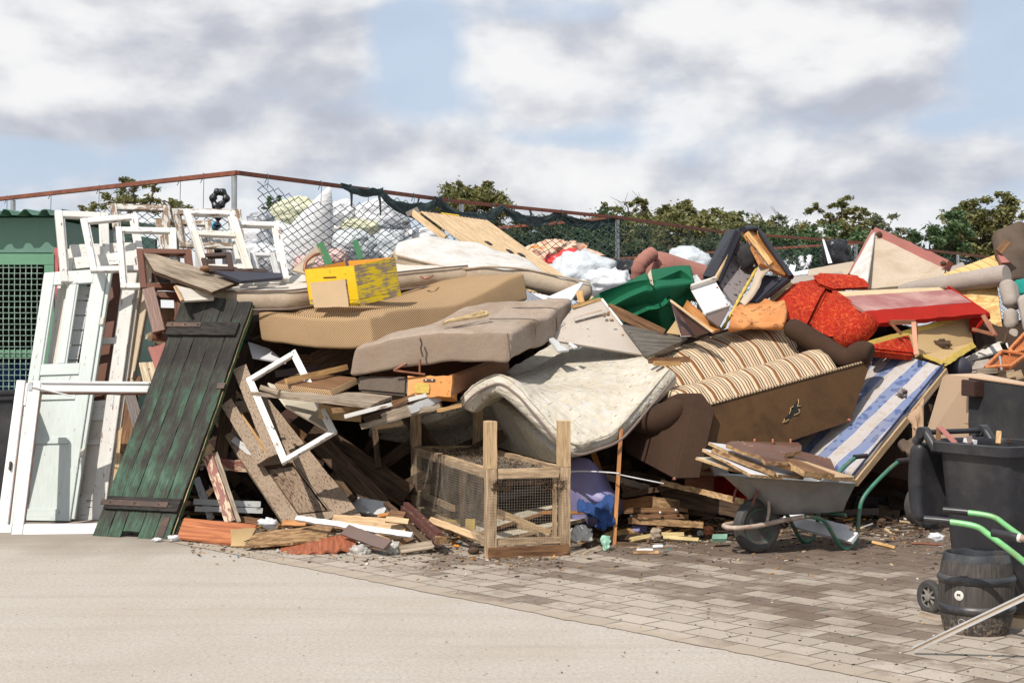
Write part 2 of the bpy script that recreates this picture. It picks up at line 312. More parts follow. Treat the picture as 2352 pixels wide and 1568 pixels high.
def special():
    # green plank door paint: green with large black worn areas
    t = newmat('black_and_green_worn_paint'); c = ocoord(t, False); cr = ocoord(t)
    g = t.noise(t.map(cr, (2, 26, 26)), 2.6, 8, .66, .3); b = t.noise(t.map(c, (1.1, 1.7, 1.7)), 2.4, 6, .62)
    x = t.sep(c)
    b2 = t.math('ADD', b, t.math('MULTIPLY', x[0], .085))
    f = t.math('ADD', t.math('MULTIPLY', g, .42), t.math('MULTIPLY', b2, .75))
    col = t.ramp(f, [(.42, (.080, .140, .098)), (.525, (.042, .078, .052)), (.585, (.042, .043, .034)), (.70, (.024, .021, .020))])
    sp = t.noise(cr, 24, 4, .7); col = t.mix(t.ramp(sp, [(.66, 0), (.72, .6)]), col, (.01, .01, .01))
    MT['greendoor'] = finish(t, col, .7, 0, t.math('ADD', t.math('MULTIPLY', g, 1.6), sp), .8, .006)
    # keg
    t = newmat('streaked_keg_plastic'); c = ocoord(t, False)
    s_ = t.noise(t.map(c, (30, 30, 1.3)), 2.2, 6, .7); n = t.noise(c, 40, 3, .7)
    z = t.sep(c)[2]
    col = t.mix(t.ramp(s_, [(.35, 0), (.7, 1)]), (.036, .032, .030), (.10, .088, .08))
    spk = t.math('MULTIPLY', t.ramp(n, [(.5, 0), (.6, 1)]), t.ramp(z, [(.0, 1), (.14, 0)]))
    col = t.mix(spk, col, (.30, .23, .17))
    MT['keg'] = finish(t, col, .6, 0, s_, .3, .003)
    # grey floral backing
    t = newmat('dark_grey_floral_lining'); c = ocoord(t); v = t.vor(c, 17, 'SMOOTH_F1'); n = t.noise(c, 22, 4, .7, 1.5)
    col = t.mix(t.ramp(t.math('ADD', v, t.math('MULTIPLY', n, .6)), [(.42, 0), (.56, 1)]), (.04, .03, .032), (.22, .195, .195))
    MT['floralgrey'] = finish(t, col, .9, 0, v, .5, .006)
    # red velvet with orange scrolls
    t = newmat('red_velvet_with_scrolls'); c = ocoord(t, False)
    def cont(sc_, w_): return t.ramp(t.math('ABSOLUTE', t.math('SUBTRACT', t.noise(c, sc_, 1, .3, .6), .5)), [(w_ * .6, 1), (w_ * 1.4, 0)])
    ln = t.math('MAXIMUM', cont(17, .022), t.math('MULTIPLY', cont(34, .03), .7))
    big = t.noise(c, 3, 4, .6)
    base = t.mix(t.ramp(big, [(.35, 0), (.7, 1)]), (.24, .009, .004), (.36, .018, .006))
    col = t.mix(t.math('MULTIPLY', ln, .6), base, (.60, .11, .03))
    fz = t.noise(c, 120, 2); MT['redfloral'] = finish(t, col, .9, 0, t.math('ADD', fz, ln), .5, .004, sheen=.6)
    # quilted cream mattress ticking with small leaf flecks
    t = newmat('cream_fleck_ticking'); c = ocoord(t, False)
    fl = t.vor(t.map(c, (26, 8, 8), (0, 0, 0), (.3, .2, .6)), 1.0); n = t.noise(c, 2.2, 6, .65); m = t.noise(c, 9, 4, .6, .6); w_ = t.noise(t.map(c, (2.5, 9, 9), (0, 0, 0), (0, .6, .4)), 2.2, 4, .55)
    base = t.mix(t.ramp(m, [(.35, 0), (.7, 1)]), (.44, .395, .315), (.56, .53, .46))
    blue_ = t.noise(c, 14, 3); base = t.mix(t.ramp(blue_, [(.55, 0), (.68, .4)]), base, (.42, .44, .49))
    base = t.mix(t.ramp(fl, [(.11, .8), (.19, 0)]), base, (.24, .165, .08))
    base = t.mix(t.math('MULTIPLY', t.ramp(n, [(.5, 0), (.75, 1)]), .6), base, (.27, .20, .125))
    MT['creammat'] = finish(t, base, .9, 0, t.math('ADD', t.math('MULTIPLY', w_, 2), m), .8, .02)
special()
CRM = (.56, .44, .30); BR = (.13, .055, .022); DK = (.035, .02, .014)
add('sofastripe', stripes('cream_and_brown_striped_cloth', [(0, CRM), (.07, CRM), (.085, BR), (.12, BR), (.135, CRM), (.18, CRM), (.195, DK), (.225, DK), (.24, CRM), (.29, CRM), (.30, DK), (.33, DK), (.345, CRM), (.46, CRM), (.475, (.22, .10, .04)), (.60, BR), (.615, CRM), (.66, CRM), (.675, DK), (.705, DK), (.72, CRM), (.77, CRM), (.785, DK), (.815, DK), (.83, CRM), (.93, CRM), (.945, BR), (.975, BR), (.99, CRM), (1, CRM)], .25, 0, True, None, (.3, .2, .12), .25, 0))
add('cord1', stripes('tan_ribbed_cloth', [(0, (.45, .31, .17)), (.40, (.50, .35, .19)), (.54, (.12, .07, .04)), (.88, (.12, .07, .04)), (1, (.45, .31, .17))], .020, 0, False, (.9, -.9, .7), (.24, .15, .09), .35))
add('stripemat', stripes('beige_grey_striped_ticking', [(0, (.62, .57, .50)), (.3, (.62, .57, .50)), (.34, (.22, .24, .24)), (.46, (.24, .25, .25)), (.5, (.60, .52, .40)), (.6, (.64, .6, .54)), (.66, (.30, .31, .30)), (.74, (.6, .56, .5)), (1, (.62, .57, .5))], .09, 1, False, None, (.45, .36, .26), .25))
BL1 = (.075, .112, .235); CR = (.38, .335, .295); NV = (.035, .045, .10)
add('bluestripe', stripes('blue_and_cream_damask_stripe', [(0, CR), (.20, CR), (.21, (.5, .48, .46)), (.225, BL1), (.68, BL1), (.695, (.5, .48, .46)), (.71, CR), (1, CR)], .225, 0, False, None, (.30, .23, .17), .35, 0, 150, .18))
add('yslat', stripes('yellow_slatted_panel', [(0, (.62, .42, .17)), (.9, (.66, .45, .2)), (.95, (.16, .09, .03)), (1, (.16, .09, .03))], .16, 0, False, None, (.4, .25, .1), .3, 0, 60))
# ---------------- geometry tools ----------------
REG = {0: (0, 0, 1), 1: (0, 367.5, .293), 2: (0, 780.9, .3222), 3: (551.2, 385.9, .293), 4: (551.2, 780.9, .3224), 5: (872.8, 780.9, .3399), 6: (1102.5, 441, .2812),
       7: (1708.9, 441, .293), 8: (1378.1, 780.9, .3399), 9: (1892.6, 826.9, .293), 10: (1892.6, 1102.5, .293), 11: (1194.4, 1056.6, .2344)}
DO = [0.0]
def P(r, x, y, D):
    """world point seen at (x, y) of reference crop r, D metres in front of the camera"""
    ox, oy, s = REG[r]; fx = ox + x * s; fy = oy + y * s; D = D + DO[0]
    return V(((fx - CX) / FPX * D, D, CH + (HY - fy) / FPX * D))
def PS(r, pts): return [P(r, *p) for p in pts]
def gy(r, x, y, z=0):
    """world point at height z seen at (x, y) of crop r"""
    ox, oy, s = REG[r]; fy = oy + y * s
    return P(r, x, y, (CH - z) * FPX / (fy - HY))
CAMP = V((0, 0, CH))
WM = {}; THINGS = []
class Thing:
    def __init__(s, name, label, cat, group=None):
        s.o = bpy.data.objects.new(name, None); COL.objects.link(s.o); s.kids = []; s.o.empty_display_size = .1
        tag(s.o, label, cat, group); THINGS.append(s)
def tag(o, label, cat, group=None, kind=None):
    o['label'] = label; o['category'] = cat
    if group: o['group'] = group
    o['kind'] = kind or 'thing'
    return o
def struct(o): o['kind'] = 'structure'; return o
def axes(X, Y):
    X = X.normalized(); Z = X.cross(Y)
    if Z.length < 1e-9: Z = X.orthogonal()
    Z.normalize(); Y = Z.cross(X); return X, Y, Z
def mk(name, vs, fs, mat, par=None, o=None, X=V((1, 0, 0)), Y=V((0, 1, 0)), smooth=False, uv=None, bevel=0, mi=None, mats=None, auto=None, recalc=True):
    if o is None:
        o = sum(vs, V()) / len(vs)
    X, Y, Z = axes(X, Y)
    m3 = Matrix((X, Y, Z)).transposed(); Wm = Matrix.Translation(o) @ m3.to_4x4(); inv = Wm.inverted()
    me = bpy.data.meshes.new(name); me.from_pydata([inv @ v for v in vs], [], fs)
    mats = mats or [mat]
    for q in mats: me.materials.append(MT[q] if isinstance(q, str) else q)
    if mi:
        for i, p in enumerate(me.polygons): p.material_index = mi[i]
    if uv:
        ul = me.uv_layers.new(name='UVMap')
        for lp in me.loops: ul.data[lp.index].uv = uv[lp.vertex_index]
    if recalc or bevel:
        bm = bmesh.new(); bm.from_mesh(me)
        if recalc: bmesh.ops.recalc_face_normals(bm, faces=bm.faces)
        if bevel:
            es = [e for e in bm.edges if len(e.link_faces) == 2 and e.calc_face_angle(0) > .5]
            bmesh.ops.bevel(bm, geom=es, offset=bevel, segments=2, affect='EDGES', clamp_overlap=True)
        bm.to_mesh(me); bm.free()
    if smooth:
        for p in me.polygons: p.use_smooth = True
        if auto: me.set_sharp_from_angle(angle=R(auto))
    ob = bpy.data.objects.new(name, me); COL.objects.link(ob); WM[ob.name] = Wm
    if isinstance(par, Thing): par.kids.append(ob); ob.parent = par.o
    elif par is not None: ob.parent = par; ob.matrix_local = WM[par.name].inverted() @ Wm
    else: ob.matrix_world = Wm
    return ob
def finish_things():
    for t in THINGS:
        pts = [WM[k.name] @ V(c) for k in t.kids for c in k.bound_box]
        if not pts: continue
        lo = V([min(p[i] for p in pts) for i in range(3)]); hi = V([max(p[i] for p in pts) for i in range(3)])
        loc = V(((lo.x + hi.x) / 2, (lo.y + hi.y) / 2, lo.z)); t.o.location = loc
        for k in t.kids: k.matrix_local = Matrix.Translation(-loc) @ WM[k.name]
def gbox(f, ta, tb=None, tc=None):
    """surface of a unit box, sampled at parameter lists and mapped by f(a,b,c); returns verts, faces, side index"""
    ta = ta if isinstance(ta, list) else [i / ta for i in range(ta + 1)]
    tb = tb if isinstance(tb, list) else [i / tb for i in range(tb + 1)]
    tc = tc if isinstance(tc, list) else [i / tc for i in range(tc + 1)]
    n = (len(ta) - 1, len(tb) - 1, len(tc) - 1); T = (ta, tb, tc); idx = {}; vs = []; fs = []; sd = []
    def vi(k):
        if k not in idx: idx[k] = len(vs); vs.append(f(ta[k[0]], tb[k[1]], tc[k[2]]))
        return idx[k]
    for ax in range(3):
        a, b = [q for q in range(3) if q != ax]
        for end in (0, n[ax]):
            for i in range(n[a]):
                for j in range(n[b]):
                    q = []
                    for (da, db) in ((0, 0), (1, 0), (1, 1), (0, 1)):
                        k = [0, 0, 0]; k[ax] = end; k[a] = i + da; k[b] = j + db; q.append(vi(tuple(k)))
                    fs.append(q); sd.append(ax)
    return vs, fs, sd
def nz(p, s, seed=0): return noise.noise(p * s + V((seed * 7.3, seed * 3.1, seed * 5.7)))
class Quad:
    """a plane patch given by its four corners TL TR BR BL; w is measured towards the viewer"""
    def __init__(s, r, TL, TR, BR, BL=None):
        q = [P(r, *TL), P(r, *TR), P(r, *BR)] if r is not None else [V(TL), V(TR), V(BR)]
        q.append((P(r, *BL) if r is not None else V(BL)) if BL is not None else q[0] + q[2] - q[1])
        s.c = q; TL, TR, BR, BL = q
        s.U = ((TR - TL) + (BR - BL)) / 2; s.Vv = ((TL - BL) + (TR - BR)) / 2; s.W = s.U.length; s.H = s.Vv.length
        n = s.U.cross(s.Vv).normalized(); ctr = sum(q, V()) / 4
        if n.dot(CAMP - ctr) < 0: n = -n
        s.n = n; s.ctr = ctr
    def pt(s, u, v, w=0):
        TL, TR, BR, BL = s.c
        return (BL * (1 - u) + BR * u) * (1 - v) + (TL * (1 - u) + TR * u) * v + s.n * w
    def box(s, name, mat, u0, u1, v0, v1, w0, w1, par=None, grain='u', bevel=.003, n=(1, 1, 1), rough=0, edge=None, m=False, seed=None):
        if m: u0, u1, v0, v1 = u0 / s.W, u1 / s.W, v0 / s.H, v1 / s.H
        sd_ = random.random() * 50 if seed is None else seed
        def f(a, b, c):
            p = s.pt(u0 + (u1 - u0) * a, v0 + (v1 - v0) * b, w0 + (w1 - w0) * c)
            if rough:
                k = (nz(p, 9, sd_) + .6 * nz(p, 31, sd_)) * rough; k2 = (nz(p, 9, sd_ + 3) + .6 * nz(p, 33, sd_ + 1)) * rough
                ea = 1 if a in (0, 1) else .15; eb = 1 if b in (0, 1) else .15
                p = p + s.U.normalized() * k * ea + s.Vv.normalized() * k2 * eb + s.n * nz(p, 5, sd_ + 9) * rough * .4
            return p
        vs, fs, sd = gbox(f, *n)
        X, Y = (s.U, s.Vv) if grain == 'u' else (s.Vv, s.U)
        mi = mats = None
        if edge: mats = [mat, edge]; mi = [0 if q == 2 else 1 for q in sd]
        if n != (1, 1, 1): bevel = 0
        return mk(name, vs, fs, mat, par, None, X, Y, bevel=0 if edge else bevel, mi=mi, mats=mats)
def board(name, r, cs, th, mat, label=None, cat=None, group=None, par=None, edge=None, n=None, rough=.0, grain=None, bevel=.003):
    Q = Quad(r, *cs)
    g = grain or ('u' if Q.W >= Q.H else 'v')
    if n is None and rough: n = (max(2, min(40, int(Q.W / .03))), max(2, min(40, int(Q.H / .03))), 1)
    o = Q.box(name, mat, 0, 1, 0, 1, -th, 0, par, g, bevel, n or (1, 1, 1), rough, edge)
    if label: tag(o, label, cat or 'board', group)
    return o
def stick(name, A, B, wd, th, mat, label=None, cat=None, group=None, par=None, roll=0, rough=0, edge=None, bevel=.003):
    """a plank between two points, its broad face turned to the viewer then rolled"""
    d = (B - A).normalized(); view = ((A + B) / 2 - CAMP).normalized()
    s_ = d.cross(view).normalized(); nn = s_.cross(d).normalized()
    if roll: q = Matrix.Rotation(roll, 3, d); s_ = q @ s_
    h = s_ * wd / 2
    Q = Quad(None, A + h, B + h, B - h, A - h)
    n = (max(2, min(50, int((B - A).length / .04))), 2, 1) if rough else (1, 1, 1)
    o = Q.box(name, mat, 0, 1, 0, 1, -th, 0, par, 'u', bevel, n, rough, edge)
    if label: tag(o, label, cat or 'plank', group)
    return o
def frame(name, r, cs, bar, th, mat, label, cat='window frame', group=None, cross=(), upright=(), pane=None, barb=None, halved=True, deep=.0):
    """timber frame: two stiles, two rails, optional glazing bars"""
    Q = Quad(r, *cs); T = Thing(name, label, cat, group); b = bar; bb = barb or bar
    for u0, u1 in ((0, b), (Q.W - b, Q.W)): Q.box('stile', mat, u0, u1, 0, Q.H, -th, 0, T, 'v', .004, m=True, n=(1, 1, 1))
    for v0, v1 in ((0, bb), (Q.H - b, Q.H)): Q.box('rail', mat, b + .001, Q.W - b - .001, v0, v1, -th, -.003, T, 'u', .004, m=True)
    k = b * .3   # rebate lip for the glass
    for a in (('glazing_lip', b, b + k, bb, Q.H - b), ('glazing_lip', Q.W - b - k, Q.W - b, bb, Q.H - b)): Q.box(a[0], mat, *a[1:], -th * .8, -th * .45, T, 'v', .002, m=True)
    for c in cross: Q.box('glazing_bar', mat, b + k, Q.W - b - k, c * Q.H - bar * .28, c * Q.H + bar * .28, -th * .8, -.006, T, 'u', .003, m=True)
    for c in upright: Q.box('glazing_bar', mat, c * Q.W - bar * .28, c * Q.W + bar * .28, bb + .002, Q.H - b - .002, -th * .8, -.009, T, 'v', .003, m=True)
    return T, Q
def catmull(pts, n):
    out = []; L = len(pts)
    for i in range(L - 1):
        p0 = pts[max(i - 1, 0)]; p1 = pts[i]; p2 = pts[i + 1]; p3 = pts[min(i + 2, L - 1)]
        for j in range(n):
            t = j / n; out.append(.5 * ((2 * p1) + (p2 - p0) * t + (2 * p0 - 5 * p1 + 4 * p2 - p3) * t * t + (3 * p1 - p0 - 3 * p2 + p3) * t ** 3))
    out.append(pts[-1]); return out
def tube_geo(path, rad, seg=10, closed=False, cap=True):
    vs = []; fs = []; n = len(path); prev = None
    rr = rad if isinstance(rad, list) else [rad] * n
    for i, p in enumerate(path):
        d = (path[min(i + 1, n - 1)] - path[max(i - 1, 0)])
        if closed: d = path[(i + 1) % n] - path[i - 1]
        d.normalize()
        if prev is None: a = d.orthogonal().normalized()
        else: a = (prev - d * prev.dot(d)).normalized()
        prev = a; b = d.cross(a)
        for k in range(seg):
            t = 2 * math.pi * k / seg; vs.append(p + (a * math.cos(t) + b * math.sin(t)) * rr[i])
    for i in range(n if closed else n - 1):
        j = (i + 1) % n
        for k in range(seg): fs.append([i * seg + k, i * seg + (k + 1) % seg, j * seg + (k + 1) % seg, j * seg + k])
    if cap and not closed: fs.append(list(range(seg))[::-1]); fs.append([(n - 1) * seg + k for k in range(seg)])
    return vs, fs
def tube(name, pts, rad, mat, par=None, sub=6, seg=10, closed=False, smooth=True):
    path = catmull(pts, sub) if sub > 1 else pts
    vs, fs = tube_geo(path, rad, seg, closed)
    d = pts[-1] - pts[0]
    return mk(name, vs, fs, mat, par, None, d if d.length > 1e-6 else V((1, 0, 0)), V((0, .3, 1)), smooth=smooth, auto=50)
def join_geo(parts):
    vs = []; fs = []
    for v, f in parts:
        o = len(vs); vs += v; fs += [[i + o for i in q] for q in f]
    return vs, fs
def box_geo(c, X, Y, Z):
    vs = [c + X * a + Y * b + Z * d for a in (-.5, .5) for b in (-.5, .5) for d in (-.5, .5)]
    return vs, [[0, 1, 3, 2], [4, 6, 7, 5], [0, 4, 5, 1], [2, 3, 7, 6], [0, 2, 6, 4], [1, 5, 7, 3]]
def lathe(name, c, axis, prof, mat, par=None, seg=48, smooth=True, auto=40, up=None, mats=None, mi=None):
    """prof: list of (radius, height along axis)"""
    ax = axis.normalized(); a = ax.orthogonal().normalized() if up is None else (up - ax * up.dot(ax)).normalized(); b = ax.cross(a); vs = []; fs = []
    for (r_, h) in prof:
        for k in range(seg):
            t = 2 * math.pi * k / seg; vs.append(c + ax * h + (a * math.cos(t) + b * math.sin(t)) * r_)
    for i in range(len(prof) - 1):
        for k in range(seg): fs.append([i * seg + k, i * seg + (k + 1) % seg, (i + 1) * seg + (k + 1) % seg, (i + 1) * seg + k])
    if prof[0][0] > 1e-4 : fs.append(list(range(seg)))
    if prof[-1][0] > 1e-4: fs.append([(len(prof) - 1) * seg + k for k in range(seg)])
    return mk(name, vs, fs, mat, par, c, a, b, smooth=smooth, auto=auto)
def soft(name, A, B, C, E, rad, mat, par=None, deform=None, lump=.012, lsc=4, sub=.045, seed=1, X=None, mats=None, pick=None, uvm=False, bulge=0):
    """padded box: corner A with neighbours B, C, E; rounded by rad and gently lumpy"""
    U, Vv, Wv = B - A, C - A, E - A; L = (U.length, Vv.length, Wv.length); rr = min(rad, min(L) * .49)
    def ts(l):
        k = rr / l; m = max(2, int((l - 2 * rr) / sub)); return [0, k * .2, k * .45, k * .72] + [k + (1 - 2 * k) * i / m for i in range(m + 1)] + [1 - k * .72, 1 - k * .45, 1 - k * .2, 1]
    Un, Vn, Wn = U.normalized(), Vv.normalized(), Wv.normalized()
    def f(a, b, c):
        x = V((a * L[0], b * L[1], c * L[2])); q = V([min(max(x[i], rr), L[i] - rr) for i in range(3)]); d = x - q
        if d.length > 1e-9: x = q + d.normalized() * rr
        a, b, c = x[0] / L[0], x[1] / L[1], x[2] / L[2]
        p = A + U * a + Vv * b + Wv * c
        if bulge:
            s_ = (math.sin(math.pi * min(max(a, 0), 1)) * math.sin(math.pi * min(max(b, 0), 1))) ** .5 if 0 < a < 1 and 0 < b < 1 else 0
            p = p + Wn * bulge * s_ * (c - .5) * 2
        if deform: p = p + deform(a, b, c)
        if lump:
            o = V((nz(p, lsc, seed), nz(p, lsc, seed + 3), nz(p, lsc, seed + 6))); o2 = V((nz(p, lsc * 3.3, seed), nz(p, lsc * 3.3, seed + 3), nz(p, lsc * 3.3, seed + 6)))
            p = p + o * lump + o2 * lump * .35
        return p
    vs, fs, sd = gbox(f, ts(L[0]), ts(L[1]), ts(L[2]))
    mi = None
    if pick: mi = [pick(q) for q in sd]
    return mk(name, vs, fs, mat, par, None, U, Vv, smooth=True, mats=mats, mi=mi)
def sheet(name, grid, th, mat, par=None, nu=8, nv=8, rim=4, lump=0.0, lsc=5, seed=1, mats=None, flip=False, X=None):
    """thick soft sheet through a grid of control points (rows of equal length)"""
    rows = [catmull(r_, nu) for r_ in grid]; cols = list(zip(*rows)); cols = [catmull(list(c), nv) for c in cols]
    G = [list(r_) for r_ in zip(*cols)]; nr, nc = len(G), len(G[0])
    def nrm(i, j):
        a = G[i][min(j + 1, nc - 1)] - G[i][max(j - 1, 0)]; b = G[min(i + 1, nr - 1)][j] - G[max(i - 1, 0)][j]; n = a.cross(b)
        return n.normalized() if n.length > 1e-12 else V((0, 0, 1))
    N = [[nrm(i, j) for j in range(nc)] for i in range(nr)]
    cs = sum((G[i][j] for i in range(nr) for j in range(nc)), V()) / (nr * nc)
    s_ = 1 if (N[nr // 2][nc // 2].z + .3 * N[nr // 2][nc // 2].dot((CAMP - cs).normalized())) > 0 else -1
    if flip: s_ = -s_
    top = [[G[i][j] + (V((0, 0, 0)) if not lump else N[i][j] * lump * (nz(G[i][j], lsc, seed) + .4 * nz(G[i][j], lsc * 3, seed))) for j in range(nc)] for i in range(nr)]
    bot = [[G[i][j] - N[i][j] * s_ * th for j in range(nc)] for i in range(nr)]
    vs = []; uv = []; fs = []; mi = []
    ulen = [[0] * nc for _ in range(nr)]; vlen = [[0] * nc for _ in range(nr)]
    for i in range(nr):
        for j in range(1, nc): ulen[i][j] = ulen[i][j - 1] + (G[i][j] - G[i][j - 1]).length
    for j in range(nc):
        for i in range(1, nr): vlen[i][j] = vlen[i - 1][j] + (G[i][j] - G[i - 1][j]).length
    mu = ulen[nr // 2]
    for L_ in (top, bot):
        for i in range(nr):
            for j in range(nc): vs.append(L_[i][j]); uv.append((mu[j], vlen[i][nc // 2]))
    K = nr * nc
    for o in (0, K):
        for i in range(nr - 1):
            for j in range(nc - 1): fs.append([o + i * nc + j, o + i * nc + j + 1, o + (i + 1) * nc + j + 1, o + (i + 1) * nc + j]); mi.append(0 if o == 0 else 2)
    ring = [(0, j) for j in range(nc)] + [(i, nc - 1) for i in range(1, nr)] + [(nr - 1, j) for j in range(nc - 2, -1, -1)] + [(i, 0) for i in range(nr - 2, 0, -1)]
    ctr = {}
    def outw(i, j):
        d = V()
        if i == 0: d += G[0][j] - G[1][j]
        if i == nr - 1: d += G[nr - 1][j] - G[nr - 2][j]
        if j == 0: d += G[i][0] - G[i][1]
        if j == nc - 1: d += G[i][nc - 1] - G[i][nc - 2]
        return d.normalized() if d.length > 0 else d
    prev = [i * nc + j for i, j in ring]; n = len(ring)
    for k in range(1, rim + 1):
        if k == rim: cur = [K + i * nc + j for i, j in ring]
        else:
            t = k / rim; cur = []
            for (i, j) in ring:
                cur.append(len(vs)); vs.append(top[i][j].lerp(bot[i][j], t) + outw(i, j) * math.sin(math.pi * t) * th * .22); uv.append((mu[j] , vlen[i][nc // 2] + t * th))
        for a in range(n): fs.append([prev[a], prev[(a + 1) % n], cur[(a + 1) % n], cur[a]]); mi.append(1)
        prev = cur
    nm = len(mats) if mats else 1
    mi = [min(q, nm - 1) for q in mi]
    return mk(name, vs, fs, mat, par, None, X or (G[0][nc - 1] - G[0][0]), G[nr - 1][0] - G[0][0], smooth=True, uv=uv, mats=mats, mi=mi, auto=70)
def ico(sub):
    bm = bmesh.new(); bmesh.ops.create_icosphere(bm, subdivisions=sub, radius=1); vs = [v.co.copy() for v in bm.verts]; fs = [[v.index for v in f.verts] for f in bm.faces]; bm.free(); return vs, fs
ICO = {k: ico(k) for k in (1, 2, 3, 4, 5)}
def blob(name, c, ax, mat, par=None, sub=4, amp=.25, k=2.2, ridge=.12, rk=5, seed=1,  label=None, cat=None, group=None, flat=0):
    """crumpled bag: a sphere pushed about by soft lumps and sharp creases"""
    V0, F0 = ICO[sub]; vs = []
    for v in V0:
        p = v * k + V((seed * 3.7, seed * 1.3, seed * 2.1)); r_ = 1 + amp * noise.noise(p)
        q = v * rk + V((seed * 1.9, seed * 5.3, 0)); r_ -= ridge * (1 - abs(noise.noise(q)) * 2.2) * .6
        q2 = v * rk * 2.3 + V((seed, 0, seed)); r_ -= ridge * .45 * (1 - abs(noise.noise(q2)) * 2.2)
        w_ = V((v.x, v.y, max(v.z, -1 + flat))) * r_
        vs.append(c + V((w_.x * ax[0], w_.y * ax[1], w_.z * ax[2])))
    o = mk(name, vs, F0, mat, par, None, smooth=True, recalc=False, auto=None if isinstance(mat, str) and mat.startswith('bag') else 60)
    if label: tag(o, label, cat, group)
    return o
# ---------------- ground ----------------
def ground_mats():
    t = newmat('worn_pale_asphalt'); c = t.new('ShaderNodeTexCoord').outputs['Object']
    f = t.noise(c, 40, 6, .9); g = t.noise(c, 70, 3, .8); b = t.noise(t.map(c, (1, .5, 1)), .9, 6, .6); st = t.noise(t.map(c, (.35, 1.6, 1), (4, 0, 0), (0, 0, .1)), 1.3, 5, .6); ag = t.vor(c, 130)
    col = t.mix(t.ramp(f, [(.32, 0), (.68, 1)]), (.265, .235, .20), (.545, .50, .445))
    col = t.mix(t.ramp(ag, [(.1, .45), (.3, 0)]), col, (.68, .63, .57))
    col = t.mix(t.ramp(g, [(.62, 0), (.70, .55)]), col, (.14, .12, .10))
    col = t.mix(t.math('MULTIPLY', t.ramp(b, [(.42, 0), (.75, 1)]), .35), col, (.31, .26, .215))
    col = t.mix(t.math('MULTIPLY', t.ramp(st, [(.5, 0), (.8, 1)]), .5), col, (.34, .275, .215))
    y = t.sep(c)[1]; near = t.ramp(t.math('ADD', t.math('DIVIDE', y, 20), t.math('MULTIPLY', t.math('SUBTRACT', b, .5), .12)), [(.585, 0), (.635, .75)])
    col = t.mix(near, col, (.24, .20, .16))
    trk = t.noise(t.map(c, (.25, 5, 1), (0, 0, 0), (0, 0, .85)), 1.0, 4, .6); col = t.mix(t.math('MULTIPLY', t.ramp(trk, [(.52, 0), (.72, 1)]), .28), col, (.25, .215, .18))
    MT['asphalt'] = finish(t, col, .9, 0, t.math('ADD', f, t.math('MULTIPLY', ag, .6)), .5, .004)
    t = newmat('stained_paving_blocks'); c = t.new('ShaderNodeTexCoord').outputs['Object']
    cd = t.vmath('ADD', c, t.vmath('MULTIPLY', t.vmath('SUBTRACT', t.noise(c, 2.0, 2, .5, 0, True), (.5, .5, .5)), (.03, .03, 0)))
    br = t.new('ShaderNodeTexBrick'); br.offset = .5; t.put(br.inputs['Vector'], cd); br.inputs['Scale'].default_value = 1
    br.inputs['Color1'].default_value = (0, 0, 0, 1); br.inputs['Color2'].default_value = (1, 1, 1, 1); br.inputs['Mortar'].default_value = (.5, .5, .5, 1)
    br.inputs['Mortar Size'].default_value = .008; br.inputs['Mortar Smooth'].default_value = .35; br.inputs['Brick Width'].default_value = .30; br.inputs['Row Height'].default_value = .21
    jt = br.outputs['Fac']; rnd = br.outputs['Color']
    n1 = t.noise(c, .62, 5, .6); n2 = t.noise(c, 3.2, 7, .7); f = t.noise(c, 70, 3, .7); n3 = t.noise(t.map(c, (1, 1, 1), (3, 9, 0)), 6.5, 5, .65)
    base = t.mix(rnd, (.37, .32, .265), (.50, .44, .375)); base = t.mix(t.ramp(f, [(.3, 0), (.7, .5)]), base, (.22, .18, .145))
    # dirt trodden into the blocks: patchy, denser away from the asphalt edge
    xy = t.sep(c); edge = t.math('MULTIPLY', xy[1], .07)
    k = t.math('ADD', t.math('ADD', t.math('MULTIPLY', n1, .75), t.math('MULTIPLY', n2, .40)), t.math('MULTIPLY', t.math('SUBTRACT', rnd, .5), .22))
    k = t.math('ADD', k, t.math('SUBTRACT', t.math('MINIMUM', edge, .25), .045))
    m = t.ramp(k, [(.57, 0), (.67, .75), (.80, .95)])
    dirt = t.mix(n3, (.075, .053, .040), (.175, .13, .098)); dirt = t.mix(t.ramp(f, [(.55, 0), (.75, .6)]), dirt, (.24, .18, .13))
    col = t.mix(m, base, dirt)
    col = t.mix(t.math('MULTIPLY', jt, .8), col, (.085, .062, .045))
    fr = t.ramp(t.math('ADD', xy[1], t.math('MULTIPLY', t.math('SUBTRACT', n3, .5), .55)), [(.03, 1), (.22, 0)]); col = t.mix(t.math('MULTIPLY', fr, .85), col, t.mix(f, (.25, .20, .15), (.46, .39, .31)))
    h = t.math('ADD', t.math('MULTIPLY', jt, -2.5), t.math('ADD', f, t.math('MULTIPLY', rnd, .6)))
    MT['pavers'] = finish(t, col, .88, 0, h, .7, .006)
ground_mats()
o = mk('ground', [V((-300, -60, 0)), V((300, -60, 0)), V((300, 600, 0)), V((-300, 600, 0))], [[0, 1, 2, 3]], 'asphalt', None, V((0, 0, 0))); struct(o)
g0, g1 = gy(0, 480, 1262), gy(0, 2039, 1567); bd = (g1 - g0).normalized(); bn = V((-bd.y, bd.x, 0)); 
if bn.x < 0: bn = -bn
pv = []; A0 = g0 - bd * 6; L = 22.0; n = 360
for i in range(n + 1):
    p = A0 + bd * L * i / n; pv.append(p + bn * (.012 * nz(p, 2, 1) + .02 * nz(p, 14, 2) + .012 * nz(p, 40, 2)) + V((0, 0, .004)))
far = [A0 + bd * L + bn * 30 + V((0, 0, .004)), A0 + bn * 30 + V((0, 0, .004))]
o = mk('pavement', pv + far, [list(range(len(pv))) + [len(pv), len(pv) + 1]], 'pavers', None, V((A0.x, A0.y, .004)), bd, bn, recalc=False); struct(o)

